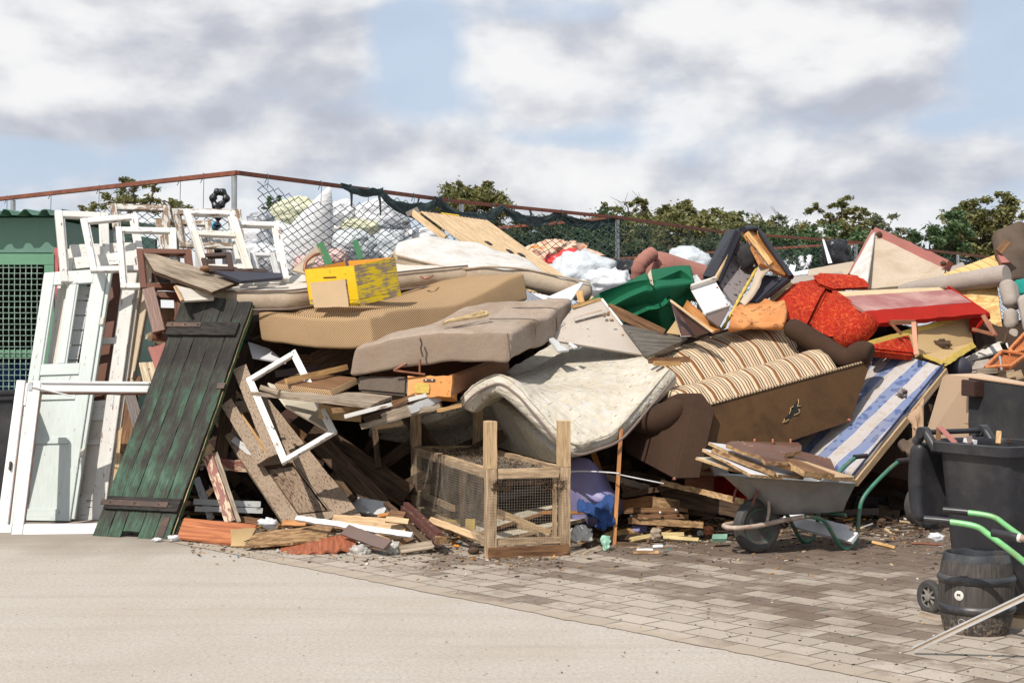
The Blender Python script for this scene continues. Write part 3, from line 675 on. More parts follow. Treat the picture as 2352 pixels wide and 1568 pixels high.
# ---------------- far trees ----------------
def leafmat(name, cols):
    t = newmat(name); r = t.new('ShaderNodeNewGeometry').outputs['Random Per Island']; c = t.new('ShaderNodeTexCoord').outputs['Object']; n = t.noise(c, .7, 4)
    x = t.ramp(t.math('ADD', t.math('MULTIPLY', r, .6), t.math('MULTIPLY', n, .45)), [(.15, cols[0]), (.45, cols[1]), (.72, cols[2])])
    b = t.new('ShaderNodeBsdfPrincipled'); t.put(b.inputs['Base Color'], x); b.inputs['Roughness'].default_value = .6
    tr = t.new('ShaderNodeBsdfTranslucent'); t.put(tr.inputs[0], x); mx = t.new('ShaderNodeMixShader'); mx.inputs[0].default_value = .3
    t.l.new(b.outputs[0], mx.inputs[1]); t.l.new(tr.outputs[0], mx.inputs[2]); o = t.new('ShaderNodeOutputMaterial'); t.l.new(mx.outputs[0], o.inputs[0]); MT[name] = t.m
leafmat('olive_leaves', [(.05, .065, .022), (.13, .14, .045), (.23, .215, .075)])
leafmat('green_leaves', [(.028, .060, .026), (.06, .115, .045), (.11, .17, .065)])
leafmat('grey_green_leaves', [(.055, .07, .045), (.12, .14, .08), (.20, .21, .12)])
leafmat('dark_leaves', [(.030, .050, .022), (.06, .09, .04), (.115, .135, .055)])
def tree(name, label, D, mat, blobs, seed, leaf=.16, dens=1.0, trunkx=None, group='trees beyond the rusty fence', bare=()):
    rnd = random.Random(seed); T = Thing(name, label, 'tree', group)
    vs = []; fs = []; mx = sum(b[0] for b in blobs) / len(blobs) if trunkx is None else trunkx
    base = P(0, mx, 773 + 1.7 * FPX / D, D); base.z = 0; limbs = []
    low = max(b[1] for b in blobs); fork = P(0, mx, low + 12, D)
    vsb = []
    limbs.append(tube_geo(catmull([base, base.lerp(fork, .5) + V((rnd.uniform(-.2, .2), 0, 0)), fork], 4), [.13 - .007 * i for i in range(9)], 7))
    for (bx, by, rx, ry) in blobs:
        rw = 1.32 * rx / FPX * D; rh = 1.32 * ry / FPX * D; c = P(0, bx, by, D) + V((0, rnd.uniform(-.6, .6) * rw, 0))
        mid = fork.lerp(c, .5) + V((rnd.uniform(-.3, .3), rnd.uniform(-.3, .3), rnd.uniform(-.1, .3)))
        limbs.append(tube_geo(catmull([fork, mid, c], 4), [max(.015, .05 - .005 * i) for i in range(9)], 5))
        nsub = max(7, int(16 * (rw * rh) ** .5)); leaf = leaf * 1.0; nleaf = int(9 * dens * math.pi * rw * rh / (leaf * leaf * .42) / nsub)
        for k in range(nsub):
            # leafy sprays pushed out to an uneven outline
            th = rnd.uniform(0, 2 * math.pi); ph = math.acos(rnd.uniform(-1, 1)); rr = rnd.uniform(.45, 1.12)
            d = V((math.sin(ph) * math.cos(th) * rw, math.sin(ph) * math.sin(th) * rw, math.cos(ph) * rh)) * rr; sc_ = c + d
            limbs.append(tube_geo([c + d * .1, sc_], [.012, .006], 4))
            sr = rnd.uniform(.30, .6) * min(rw, rh) ** .9 * .85
            for q in range(nleaf):
                g = V((rnd.gauss(0, .5), rnd.gauss(0, .5), rnd.gauss(0, .36))) * sr; p = sc_ + g
                a = V((rnd.uniform(-1, 1), rnd.uniform(-1, 1), rnd.uniform(-.6, .6))).normalized(); b = a.orthogonal().normalized(); b = Matrix.Rotation(rnd.uniform(0, 6.28), 3, a) @ b
                l = leaf * rnd.uniform(.6, 1.3); i0 = len(vs); cr = a.cross(b)
                vs += [p - a * l * .5, p + b * l * .22 + cr * l * .05, p + a * l * .5, p - b * l * .22]; fs.append([i0, i0 + 1, i0 + 2, i0 + 3])
    for (x0, y0, x1, y1) in bare:
        a, b = P(0, x0, y0, D), P(0, x1, y1, D); limbs.append(tube_geo(catmull([a, a.lerp(b, .5) + V((.12, 0, .05)), b], 4), [.045 - .004 * i for i in range(9)], 4))
        for k in range(5):
            s_ = a.lerp(b, .3 + .14 * k); e = s_ + V((rnd.uniform(-.5, .5), 0, rnd.uniform(.1, .5))); limbs.append(tube_geo([s_, e], [.014, .006], 3))
    mk('crown', vs, fs, mat, T, recalc=False); v, f = join_geo(limbs); mk('trunk', v, f, 'bark', T, recalc=False, smooth=True)
OL, GR, GG, DKL = 'olive_leaves', 'green_leaves', 'grey_green_leaves', 'dark_leaves'
tree('sparse_tree', 'sparse olive tree seen through the wire above the white window frames', 44, OL, [(262, 455, 22, 22), (305, 470, 26, 18), (345, 430, 20, 10), (282, 418, 22, 9), (235, 470, 22, 12), (292, 440, 14, 14), (350, 470, 18, 18), (318, 425, 12, 10)], 1, .13, .8, 300)
tree('low_tree', 'low olive treetop showing beside the tall post and bag', 46, OL, [(395, 470, 26, 11), (425, 472, 16, 9), (375, 478, 14, 8)], 2, .13, .8)
tree('small_tree', 'small treetop between the corner post and the white sheeting', 50, GR, [(632, 462, 17, 13), (650, 474, 14, 8), (618, 478, 10, 6)], 3, .13, .9)
tree('shrub', 'tiny olive shrub top left of the first white frame', 46, OL, [(190, 480, 13, 6), (205, 487, 14, 6)], 4, .12, .8)
tree('pine_tree', 'dense rounded pine behind the slatted bed base', 48, OL, [(1050, 462, 46, 32), (1100, 455, 50, 26), (1090, 490, 60, 34), (1150, 500, 36, 30), (1010, 500, 34, 30), (1080, 435, 30, 12)], 5, .14, 1.5, 1085)
tree('broad_tree', 'dark broad tree right of the slatted bed base, below the netting', 52, DKL, [(1215, 560, 48, 45), (1262, 570, 44, 50), (1180, 530, 36, 30), (1240, 600, 60, 30)], 6, .17, 1.3)
tree('round_tree', 'rounded green tree left of the leaning fence post', 54, GR, [(1345, 560, 45, 42), (1385, 540, 40, 40), (1330, 600, 50, 30), (1390, 590, 40, 35)], 7, .17, 1.4)
tree('forked_tree', 'olive tree with a bare forked branch above the top rail', 56, OL, [(1465, 470, 20, 12), (1402, 482, 18, 10), (1452, 500, 34, 16), (1440, 540, 44, 34), (1490, 520, 28, 28), (1478, 462, 12, 8)], 8, .15, 1.1, 1450, bare=((1440, 500, 1430, 462), (1462, 498, 1484, 462)))
tree('spreading_tree', 'wide olive tree between the leaning post and the black armchair', 58, OL, [(1530, 495, 34, 18), (1560, 520, 46, 32), (1600, 486, 38, 18), (1630, 500, 34, 22), (1520, 545, 44, 36), (1595, 545, 50, 36), (1645, 540, 34, 34), (1560, 590, 80, 28)], 9, .17, 1.3, 1580)
tree('slender_tree', 'little round green tree just left of the upturned black armchair', 60, GR, [(1690, 502, 18, 12), (1700, 492, 12, 8), (1682, 515, 12, 8)], 10, .14, 1.2)
tree('scrubby_tree', 'scrubby thin tree right of the upturned black armchair', 56, GG, [(1755, 520, 22, 16), (1790, 510, 16, 14), (1770, 550, 40, 24), (1810, 540, 30, 24), (1845, 540, 28, 20)], 11, .15, .8, 1780, bare=((1795, 540, 1785, 485), (1748, 540, 1742, 488)))
tree('tall_tree', 'tall olive tree above the red velvet sofa', 54, OL, [(1932, 465, 20, 13), (1888, 480, 24, 12), (1915, 500, 34, 16), (1965, 492, 24, 16), (1930, 530, 44, 26), (1880, 550, 40, 26), (1925, 565, 60, 26), (1938, 480, 14, 16)], 12, .16, 1.1, 1925)
tree('open_tree', 'open grey green tree left of the box spring peak', 58, GG, [(2000, 500, 26, 16), (2045, 515, 28, 14), (2015, 535, 34, 20), (2060, 530, 16, 12), (1990, 560, 34, 24), (2040, 575, 40, 24)], 13, .15, .8, 2010)
tree('big_tree', 'large olive tree right of the box spring, tallest on the right', 46, OL, [(2235, 475, 36, 16), (2290, 470, 36, 16), (2265, 500, 60, 30), (2320, 480, 26, 20), (2220, 520, 40, 30), (2290, 540, 50, 34), (2210, 560, 40, 30), (2330, 530, 26, 30), (2200, 490, 16, 14)], 14, .16, 1.3, 2262)
tree('bushy_tree', 'bushy green tree left of the large olive tree', 44, GR, [(2165, 515, 34, 22), (2140, 545, 32, 26), (2190, 545, 36, 30), (2155, 575, 44, 26), (2185, 500, 14, 12)], 15, .16, 1.3, 2165)
for i, (x, y, rx, m, lb) in enumerate(((1240, 618, 60, DKL, 'dark bush under the lower rusty rail left of the leaning post'), (1460, 600, 60, DKL, 'dark bush behind the mauve sofa roll'), (1620, 600, 60, DKL, 'dark bush behind the white sheet, left of the black armchair'), (1870, 592, 70, GR, 'bright green bush behind the hanging black bag'), (1980, 600, 70, GR, 'green bush left of the box spring'), (2250, 600, 70, DKL, 'dark bush below the large olive tree'), (1340, 622, 60, DKL, 'low dark bush behind the red cloth'), (1540, 560, 70, OL, 'olive bush right of the leaning post behind the wire'), (1740, 575, 60, DKL, 'dark bush hidden behind the upturned black armchair'), (1820, 580, 60, GG, 'grey green bush right of the black armchair'), (1700, 560, 50, OL, 'olive bush left of the black armchair'), (1290, 560, 50, GR, 'green bush above the far rusty rail'), (1400, 560, 50, DKL, 'dark bush right behind the leaning post'), (2060, 600, 50, DKL, 'dark bush behind the box spring'))):
    tree('bush', lb, 42 + i, m, [(x - rx * .6, y - 8, rx * .7, 34), (x + rx * .5, y - 14, rx * .7, 34), (x, y - 26, rx * .6, 34)], 30 + i, .17, 1.2, group='bushes behind the fence')

# ---------------- fence ----------------
ZR = 3.42
def rp(x, y, z=ZR): return P(0, x, y, (z - CH) * FPX / (HY - y))
def chain(pts, z0, drop, c=.085, seed=1, start=0, rad=.0034):
    """diamond wire hung along a ground polyline; drop(s) gives how far the top edge hangs below the rail"""
    segs = []; tot = 0
    for a, b in zip(pts, pts[1:]): l = (b - a).length; segs.append((tot, l, a, b)); tot += l
    def at(s):
        for (t0, l, a, b) in segs:
            if s <= t0 + l or (t0, l, a, b) == segs[-1]: return a.lerp(b, (s - t0) / l)
    vs = []; fs = []; n = int((tot - start) / c); hstep = c * .52
    for i in range(n):
        s0 = start + (i + .5) * c; top = ZR - drop(s0) ; m = int((top - z0) / hstep); path = []
        top0 = ZR - drop(start + round(s0 / .6) * .6) if False else top
        for j in range(m):
            par = (j + i) % 2; s_ = s0 + (c * .5 if par else -c * .5); zz = top - j * hstep
            p = at(min(max(s_, 0), tot)); q = V((p.x, p.y, zz)); q += V((nz(q, 1.3, seed) * .05, nz(q, 1.3, seed + 2) * .10, nz(q, 1.8, seed + 4) * .035 + nz(q, 7, seed) * .012)); path.append(q)
        for k in range(len(path) - 1):
            a, b = path[k], path[k + 1]; d = (b - a).normalized(); u = d.orthogonal().normalized() * rad; w_ = d.cross(u); i0 = len(vs)
            for p in (a, b):
                for t in (0, 2.09, 4.19): vs.append(p + u * math.cos(t) + w_ * math.sin(t))
            for t in range(3): fs.append([i0 + t, i0 + (t + 1) % 3, i0 + 3 + (t + 1) % 3, i0 + 3 + t])
    return vs, fs
def fence(name, label, pix, posts, z0, drop, start=0, size=.045, c=.088, rad=.005):
    T = Thing(name, label, 'fence', 'rusty railed chain link fences behind the pile'); pts = [rp(*p) for p in pix]
    for a, b in zip(pts, pts[1:]):
        d = b - a; X, Y, Z = d.normalized(), V((0, 0, 1)).cross(d).normalized(), V((0, 0, 1)); v, f = box_geo((a + b) / 2, d, Y * size, Z * size); mk('top_rail', v, f, 'rust', T, None, X, Y, bevel=.004)
    for (x, y) in posts:
        p = rp(x, y); p.z = 0; lathe('post', p, V((0, 0, 1)), [(.03, 0), (.03, ZR - .16), (.031, ZR - .03)], 'galv', T, 14)
    v, f = chain(pts, z0, drop, c, 3, start, rad); mk('wire_mesh', v, f, 'wiregreen', T, recalc=False)
    ties = []; rnd = random.Random(5)
    for a, b in zip(pts, pts[1:]):
        l = (b - a).length; k = int(l / .75)
        for i in range(k):
            p = a.lerp(b, (i + rnd.uniform(.2, .8)) / k); dz = drop((p - pts[0]).length) + .03
            ties.append(tube_geo(catmull([p + V((0, -.03, -dz)), p + V((.01, -.035, -.02)), p + V((0, -.01, .035)), p + V((-.01, .03, -.0)), p + V((-.03, -.02, -.07))], 4), .004, 4))
    if ties: v, f = join_geo(ties); mk('tie_wires', v, f, 'wiregreen', T, recalc=False)
    return T, pts
fence('chain_link_fence', 'left run of the rusty railed wire fence rising from the shed to the corner post', [(-420, 498), (0, 457), (545, 397)], [(30, 454), (538, 398)], 2.55, lambda s: .10 + .10 * math.sin(s * .9) ** 2 + .022 * max(0, s), size=.05)
fence('chain_link_fence', 'long right run of the rusty railed wire fence falling away behind the bags and trees', [(545, 397), (1060, 464), (1415, 499), (1658, 533), (1984, 558), (2257, 589), (2500, 612)], [(1060, 464), (1418, 500), (1966, 557), (2200, 582)], 2.05, lambda s: .06 + .16 * math.sin(s * 1.1) ** 2 * (1 if s < 6 else .3), start=.28)
fence('chain_link_fence', 'short cross run of wire fence going back left from the leaning post', [(1415, 501), (1147, 523)], [], 2.6, lambda s: .05, c=.10)
fence('chain_link_fence', 'low far run of rusty rail and green mesh behind the mauve roll', [(1150, 618), (1347, 599), (1770, 571), (1984, 558)], [], 2.7, lambda s: .05 + .3 * (.5 + .5 * math.sin(s)), c=.11, rad=.005)

# netting draped along the rail
def netting():
    T = Thing('shade_netting', 'torn black green netting draped and twisted along the rusty rail', 'netting')
    for (a, b, sg, sd) in (((785, 424), (880, 437), .04, 1), ((870, 440), (1015, 457), .13, 2), ((1000, 455), (1160, 473), .17, 3), ((1150, 472), (1290, 488), .12, 4), ((1270, 487), (1425, 502), .09, 5)):
        A, B = rp(*a) + V((0, -.05, .0)), rp(*b) + V((0, -.05, .0)); g = []
        for r_, dz in enumerate((.025, -.01, -.03, -.055)):
            row = []
            for i in range(9):
                t = i / 8; p = A.lerp(B, t); s_ = math.sin(math.pi * t) * sg * (1 + .25 * r_)
                p = p + V((0, -.03 + .05 * nz(p, 5, sd + r_), -s_ + dz * (.6 + .8 * abs(nz(p, 3, sd))) + .03 * nz(p, 8, sd + r_))); row.append(p)
            g.append(row)
        sheet('net_fold', g, .012, 'netting', T, 5, 4, 2, .02, 14, sd)
    for (x, y, dx, dy, r_) in ((803, 430, 4, 45, .035), (868, 445, 6, 50, .03), (962, 462, -30, 26, .02), (966, 470, 12, 48, .022), (1053, 470, 8, 26, .03), (1300, 492, 2, 60, .022), (1395, 510, -8, 120, .02), (1280, 492, -6, 30, .03), (1215, 482, 5, 24, .03), (1572, 525, 30, 30, .025)):
        D = rp(x, y).y - .06; tube('hanging_strip', [P(0, x, y - 6, D), P(0, x + dx * .3 + 3, y + dy * .35, D), P(0, x + dx, y + dy, D)], [.7 * r_ * (1 - .05 * i) for i in range(13)], 'netting', T, 6, 6)
netting()

# ---------------- shed on the left ----------------
add('meshgreen', plain('pale_green_mesh', (.20, .30, .24), .6))
def shed():
    T = Thing('metal_shed', 'green sheet metal shed with corrugated roof and wire mesh front', 'shed')
    y0 = 15.2; xr = (129 - CX) / FPX * y0; zt = CH + (HY - 497) / FPX * y0; back = V(((357 - CX) / FPX * 18.2, 18.2, 0)); fr = V((xr, y0, 0)); fl = V((-9, y0 + .15, 0))
    def zz(py, y=y0): return CH + (HY - py) / FPX * y
    def xx(px, y=y0): return (px - CX) / FPX * y
    def slab(n, a, b, z0, z1, th, m, g='u', bev=.003):
        Q = Quad(None, V((a.x, a.y, z1)), V((b.x, b.y, z1)), V((b.x, b.y, z0)), V((a.x, a.y, z0))); return Q.box(n, m, 0, 1, 0, 1, -th, 0, T, g, bev)
    ztop = zz(500); zd = zz(583)
    slab('front_panel', fl, V((xr - .012, y0, 0)), zd + .01, ztop, .04, 'greygreen')
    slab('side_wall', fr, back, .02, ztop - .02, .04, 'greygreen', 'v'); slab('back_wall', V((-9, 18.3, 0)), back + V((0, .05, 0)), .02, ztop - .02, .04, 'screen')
    slab('corner_post', V((xr - .012, y0 - .02, 0)), V((xr + .028, y0 - .02, 0)), 0, ztop - .3, .05, 'redpost', 'v')
    fx0 = xx(-80); fx1 = xx(126.5); zb = .25
    slab('front_panel', V((-9, y0 + .02, 0)), V((fx0 - .01, y0 + .02, 0)), .02, zd, .04, 'greygreen')
    b = .11
    for (n, a, c, z0, z1) in (('frame_bar', fx0, fx1, zd - b, zd), ('frame_bar', fx0, fx1 - b, zz(820), zz(803)), ('frame_bar', fx0, fx1 - b, .12, .2)): slab(n, V((a, y0 - .03, 0)), V((c, y0 - .03, 0)), z0, z1, .05, 'greenframe')
    slab('frame_bar', V((fx1 - b * .9, y0 - .032, 0)), V((fx1, y0 - .032, 0)), .12, zd - b - .001, .05, 'greenframe', 'v')
    g = []; s_ = .056; x = fx0; z = .2
    while x < fx1 - b: g.append(tube_geo([V((x, y0 - .045 + .008 * (k % 2), .2 + (zd - b - .2) * k / 40)) for k in range(41)], .0055, 4)); x += s_
    while z < zd - b: g.append(tube_geo([V((fx0 + (fx1 - b - fx0) * k / 40, y0 - .045 + .008 * ((k + 1) % 2), z)) for k in range(41)], .0055, 4)); z += s_
    v, f = join_geo(g); mk('wire_screen', v, f, 'meshgreen', T, recalc=False)
    # corrugated roof
    vs = []; fs = []; nx = 160; x0 = -9.0; x1 = xr + .12; ya = y0 - .22; yb = 18.5
    for layer in (0, -.006):
        for k, (y, z) in enumerate(((ya, ztop + .03), (yb, ztop + .10))):
            for i in range(nx + 1):
                x = x0 + (x1 - x0) * i / nx; ph = (x - x1) / .19 * 2 * math.pi; h = .038 * max(-.4, min(1, math.sin(ph + .9) * 1.5)); vs.append(V((x + (back.x - xr) * (k), y, z + h + layer)))
    N = nx + 1
    for L_ in (0, 2 * N):
        for i in range(nx): fs.append([L_ + i, L_ + i + 1, L_ + N + i + 1, L_ + N + i])
    for i in range(nx): fs.append([i, i + 1, 2 * N + i + 1, 2 * N + i])
    fs.append([nx, N + nx, 3 * N + nx, 2 * N + nx])
    mk('roof', vs, fs, 'roofgreen', T, recalc=False)
    slab('shed_floor_board', V((-9, y0 + .1, 0)), V((xr - .05, y0 + .1, 0)), .01, .12, .05, 'darkwood')
    for i, (px, D, r_, h, m) in enumerate(((20, 16.2, .30, 1.25, 'bluedrum'), (62, 16.6, .30, 1.3, 'bluedrum'), (-30, 16.1, .3, 1.2, 'bluedrum'))):
        c = V((xx(px, D), D, .13)); pr = [(r_ * .96, 0), (r_, .03), (r_, h * .33), (r_ + .012, h * .34), (r_ + .012, h * .36), (r_, h * .37), (r_, h * .66), (r_ + .012, h * .67), (r_ + .012, h * .69), (r_, h * .70), (r_, h - .04), (r_ * .95, h), (r_ * .9, h), (r_ * .88, h - .03), (.001, h - .03)]
        o = lathe('drum', c, V((0, 0, 1)), pr, m, None, 32)
        tag(o, ('blue plastic drum behind the mesh, furthest from the red post', 'blue plastic drum behind the mesh, nearest the red post', 'blue plastic drum at the left edge behind the mesh')[(0, 1, 2)[i]], 'drum', 'blue drums inside the shed')
shed()
def leftbin():
    T = Thing('wheelie_bin', 'dark grey wheelie bin cut off by the left edge below the shed mesh', 'bin'); D = 13.9
    a = P(0, -70, 902, D); b = P(0, 36, 897, D); Q = Quad(None, a, b, V((b.x - .04, b.y, 0.02)), V((a.x + .04, a.y, .02)))
    Q.box('body', 'binplastic', .02, .98, 0, .93, -.5, 0, T, 'v', .02); Q.box('rim', 'binplastic', -.03, 1.03, .93, .97, -.55, .03, T, 'u', .008); Q.box('lid', 'binplastic', -.03, 1.03, .972, 1.0, -.55, .05, T, 'u', .01)
leftbin()

# ---------------- plastic waste behind the fence ----------------
def bags():
    G = 'plastic bags heaped behind the wire fence'
    L_ = [('plastic_bag', 3, 800, 345, 19.0, (115, 90, 110), 'bagwhite', 'big white rounded bag right of the cone of film'), ('plastic_bag', 3, 450, 345, 19.4, (240, 140, 120), 'bagyellow', 'yellowish translucent film bundle left of the white cone'),
          ('plastic_bag', 3, 160, 400, 19.0, (110, 90, 70), 'baggrey', 'pale grey bag at the upper left of the bag heap'), ('plastic_bag', 3, 1060, 370, 19.8, (210, 130, 140), 'bagwhite', 'wide white bag behind the grey film on the right'),
          ('plastic_bag', 3, 900, 600, 18.2, (200, 120, 140), 'bagclear', 'pale blue translucent bag low in the middle of the heap'), ('plastic_bag', 3, 1180, 600, 18.6, (140, 100, 130), 'bagclear', 'clear bluish bag above the white mattress corner'),
          ('plastic_bag', 3, 1215, 440, 18.8, (130, 80, 62), 'baggrey', 'dark grey crumpled film near the pine'), ('plastic_bag', 3, 640, 430, 18.6, (90, 80, 80), 'bagclear', 'clear bag of green bits right of the white cone'),
          ('plastic_bag', 3, 770, 710, 18.0, (100, 80, 80), 'bagpink', 'pinkish bag behind the yellow hive box'), ('plastic_bag', 3, 80, 530, 18.2, (140, 90, 100), 'bagwhite', 'white printed bag behind the window frames'),
          ('plastic_bag', 3, 140, 700, 18.0, (180, 100, 120), 'bagwhite', 'white bag low behind the small white frame'), ('plastic_bag', 3, 620, 620, 18.3, (150, 90, 150), 'bagclear', 'milky clear bag right of the film cone'),
          ('plastic_bag', 3, 960, 460, 18.9, (180, 90, 60), 'bagyellow', 'yellow white film between the white bags'), ('plastic_bag', 3, 1410, 520, 18.8, (140, 80, 60), 'bagwhite', 'white bag beside the plank of the bed base'),
          ('plastic_bag', 3, 320, 560, 19.3, (230, 120, 150), 'bagwhite', 'white bag behind the foot of the film cone'), ('plastic_bag', 3, 560, 760, 17.9, (160, 80, 80), 'bagpink', 'pale pink bag behind the brown armrest'),
          ('plastic_bag', 1, 1180, 500, 18.7, (110, 80, 40), 'bagwhite', 'low white bag behind the left window frames'), ('plastic_bag', 3, -110, 560, 18.4, (110, 80, 90), 'bagclear', 'cloudy bag behind the tallest white frames'),
          ('plastic_bag', 3, 1000, 740, 18.5, (300, 120, 120), 'bagwhite', 'broad white bag lying behind the striped mattress'), ('plastic_bag', 3, 350, 800, 18.4, (260, 120, 130), 'bagwhite', 'broad white bag lying behind the left end of the striped mattress'), ('plastic_bag', 3, 780, 500, 19.6, (260, 120, 110), 'scrap', 'dirty mixed film between the round white bag and the blue bag')]
    for i, (n, r, x, y, D, ax, m, lb) in enumerate(L_): blob(n, P(r, x, y, D), (ax[0] * D / FPX * .293, ax[1] * D / FPX * .293, ax[2] * D / FPX * .293), m, None, 5, .26, 1.3, .13, 2.0, i + 1, lb, 'plastic bag', G)
    # film cone
    ap = P(3, 700, 148, 18.0); n = 28; rings = []
    for k in range(15):
        t = k / 14; row = []
        for i in range(n):
            a = 2 * math.pi * i / n; c = ap.lerp(P(3, 420, 830, 18.3), t); rr = .02 + t * .55 * (1 - .25 * t) * (1 + .16 * noise.noise(V((math.cos(a) * 3, math.sin(a) * 3, 1))))
            row.append(c + V((math.cos(a) * rr * (1 + .05 * nz(c, 2, i)), math.sin(a) * rr * .6, -.10 * t * math.cos(a)))) 
        rings.append(row)
    vs = [p for r_ in rings for p in r_]; fs = [[k * n + i, k * n + (i + 1) % n, (k + 1) * n + (i + 1) % n, (k + 1) * n + i] for k in range(14) for i in range(n)]; fs.append(list(range(n)))
    tag(mk('film_cone', vs, fs, 'bagwhite', None, smooth=True), 'tall white cone of plastic film pulled up to the rusty rail', 'plastic film')
    RG = 'rubbish behind the mesh on the right'
    for i, (x, y, D, ax, m, n, lb) in enumerate(((640, 545, 21.5, (.62, .4, .28), 'orangeflor', 'floral_bundle', 'pale bundle with orange flowers behind the wire'), (725, 590, 21.0, (.36, .3, .2), 'redflor', 'floral_bundle', 'red and white patterned bundle behind the wire'),
        (820, 680, 20.6, (.5, .3, .33), 'bagclear', 'plastic_bag', 'pale blue bag right of the tan mattress corner'), (1150, 690, 20.8, (.30, .25, .24), 'bagblack', 'bin_bag', 'black bin bag behind the leaning post'),
        (935, 562, 21.5, (.2, .15, .08), 'bagred', 'red_cloth', 'bright red rag on top of the dark rubbish'), (900, 640, 21.6, (.5, .3, .18), 'bagblack', 'bin_bag', 'black torn bags below the bright red rag'), (1020, 740, 20.4, (.42, .3, .2), 'bagwhite', 'plastic_bag', 'white scrap bag at the foot of the leaning post'), (1220, 720, 20.9, (.2, .2, .1), 'scrap', 'plastic_scrap', 'pale torn scrap beside the black bin bag'))):
        blob(n, P(6, x, y, D), ax, m, None, 4, .3, 2.2, .2, 5, 30 + i, lb, 'bag' if 'bag' in n else 'bundle', RG)
    blob('white_sheet_bundle', P(6, 1700, 580, 23), (.40, .4, .26), 'bagclear', None, 4, .25, 1.3, .1, 3, 51, 'blue white plastic bundle behind the mauve roll', 'plastic bundle')
def flor(name, base, spots):
    t = newmat(name); c = ocoord(t); v = t.vor(c, 5.5, 'F1'); q = t.noise(c, 7, 3, .6, 1)
    MT[name] = finish(t, t.mix(t.ramp(t.math('ADD', v, t.math('MULTIPLY', q, .4)), [(.45, 1), (.52, 0)]), base, spots), .7)
flor('orangeflor', (.68, .45, .33), (.68, .20, .04)); flor('redflor', (.60, .05, .05), (.70, .55, .50))
bags()
def hangbag():
    T = Thing('black_bag', 'torn black bag looped and hanging on the wire beside the corner post', 'bag', None); D = 15.7
    pts = [P(1, 1700, 375, D), P(1, 1670, 310, D), P(1, 1700, 255, D), P(1, 1740, 250, D), P(1, 1772, 300, D), P(1, 1735, 350, D), P(1, 1705, 385, D)]
    tube('loop', pts, [.036 + .009 * math.sin(i * 1.1) for i in range(37)], 'bagblack', T, 6, 9)
    tube('tail', [P(1, 1705, 375, D), P(1, 1710, 450, D), P(1, 1700, 520, D), P(1, 1688, 560, D)], [.03 + .016 * math.sin(i * 1.3) for i in range(19)], 'bagblack', T, 6, 9)
    tube('tail', [P(1, 1688, 560, D), P(1, 1700, 620, D), P(1, 1695, 700, D), P(1, 1690, 760, D)], [.07 + .03 * math.sin(i * 1.1) for i in range(19)], 'bagblack', T, 6, 9)
    blob('blue_canister', P(1, 1690, 515, 17.2), (.07, .06, .05), 'bluedrum2', None, 3, .15, 2, .05, 3, 3, 'bright blue plastic lump behind the white frames', 'plastic item')
MT['bluedrum2'] = plain('bright_blue_plastic', (.03, .33, .62), .4)
hangbag()
add('beigepanel', paint('scratched_shaded_beige_panel', (.30, .22, .155), (.07, .04, .025), .34, .7, (.13, .085, .055), .7, 3.2))  # scratched paint, darkened so the sunken panel looks shaded
DO[0] = .65
# ---------------- left: leaning doors and stacked window frames ----------------
def dz(D): return D
def wf(name, cs, bar, th, mat, label, cross=(), upright=(), group=None, r=1): return frame(name, r, cs, bar, th, mat, label, 'window frame', group, cross, upright)
# top row of old window frames, standing on the pile
wf('old_window', ((430, 390, 14.15), (850, 408, 14.35), (870, 960, 14.0), (482, 950, 13.8)), .068, .055, 'white', 'leftmost tall white window frame standing against the green shed')
wf('old_window', ((628, 455, 13.95), (1075, 412, 14.1), (1150, 860, 13.8), (712, 870, 13.65)), .060, .05, 'white', 'white window frame tilted left, overlapping the tallest frame at the shed')
wf('old_window', ((860, 338, 14.55), (1332, 352, 14.7), (1345, 900, 14.4), (925, 900, 14.3)), .062, .055, 'white_worn', 'highest white frame with torn flaking paint along its top rail')
wf('old_window', ((905, 518, 13.8), (1380, 528, 13.9), (1400, 1000, 13.6), (945, 1000, 13.5)), .055, .05, 'white', 'white window frame in front of the highest flaking frame')
wf('old_window', ((1210, 455, 14.7), (1655, 470, 14.8), (1700, 920, 14.5), (1300, 900, 14.4)), .06, .05, 'white_worn', 'badly flaking frame with bare grey wood on its top rail')
wf('old_window', ((1345, 378, 14.45), (1890, 384, 14.6), (1925, 700, 14.5), (1410, 680, 14.4)), .062, .055, 'white_worn', 'wide flaking frame just under the hanging black bag')
wf('old_window', ((1435, 380, 14.1), (1842, 392, 14.25), (1985, 850, 13.75), (1585, 850, 13.6)), .062, .055, 'white', 'slanting white frame with a cross bar, its left stile leaning right', cross=(.62,))
wf('old_window', ((1500, 545, 13.7), (1885, 565, 13.8), (1985, 850, 13.55), (1590, 850, 13.5)), .055, .045, 'white_shell', 'smaller white frame nested inside the slanting frame')
wf('old_window', ((1530, 600, 14.9), (1790, 612, 15.0), (1800, 900, 14.9), (1540, 900, 14.8)), .05, .045, 'greypaint', 'grey white frame deep behind the slanting frames')
wf('old_window', ((1790, 468, 14.3), (2190, 482, 14.4), (2270, 930, 13.9), (1875, 920, 13.8)), .062, .055, 'white', 'rightmost tall white frame leaning by the wire mesh')
wf('old_window', ((1960, 718, 13.95), (2150, 722, 14.0), (2215, 930, 13.8), (2010, 930, 13.7)), .045, .04, 'greypaint', 'small pale grey frame inside the rightmost white frame')
wf('old_window', ((1068, 690, 13.65), (1500, 694, 13.75), (1535, 1000, 13.5), (1100, 1000, 13.4)), .058, .05, 'brownpaint', 'red brown window frame below the white frames')
wf('old_window', ((1560, 728, 13.6), (1810, 716, 13.65), (1835, 860, 13.5), (1600, 860, 13.45)), .05, .045, 'darkbrown', 'small dark brown frame behind the foot of the slanting stile')
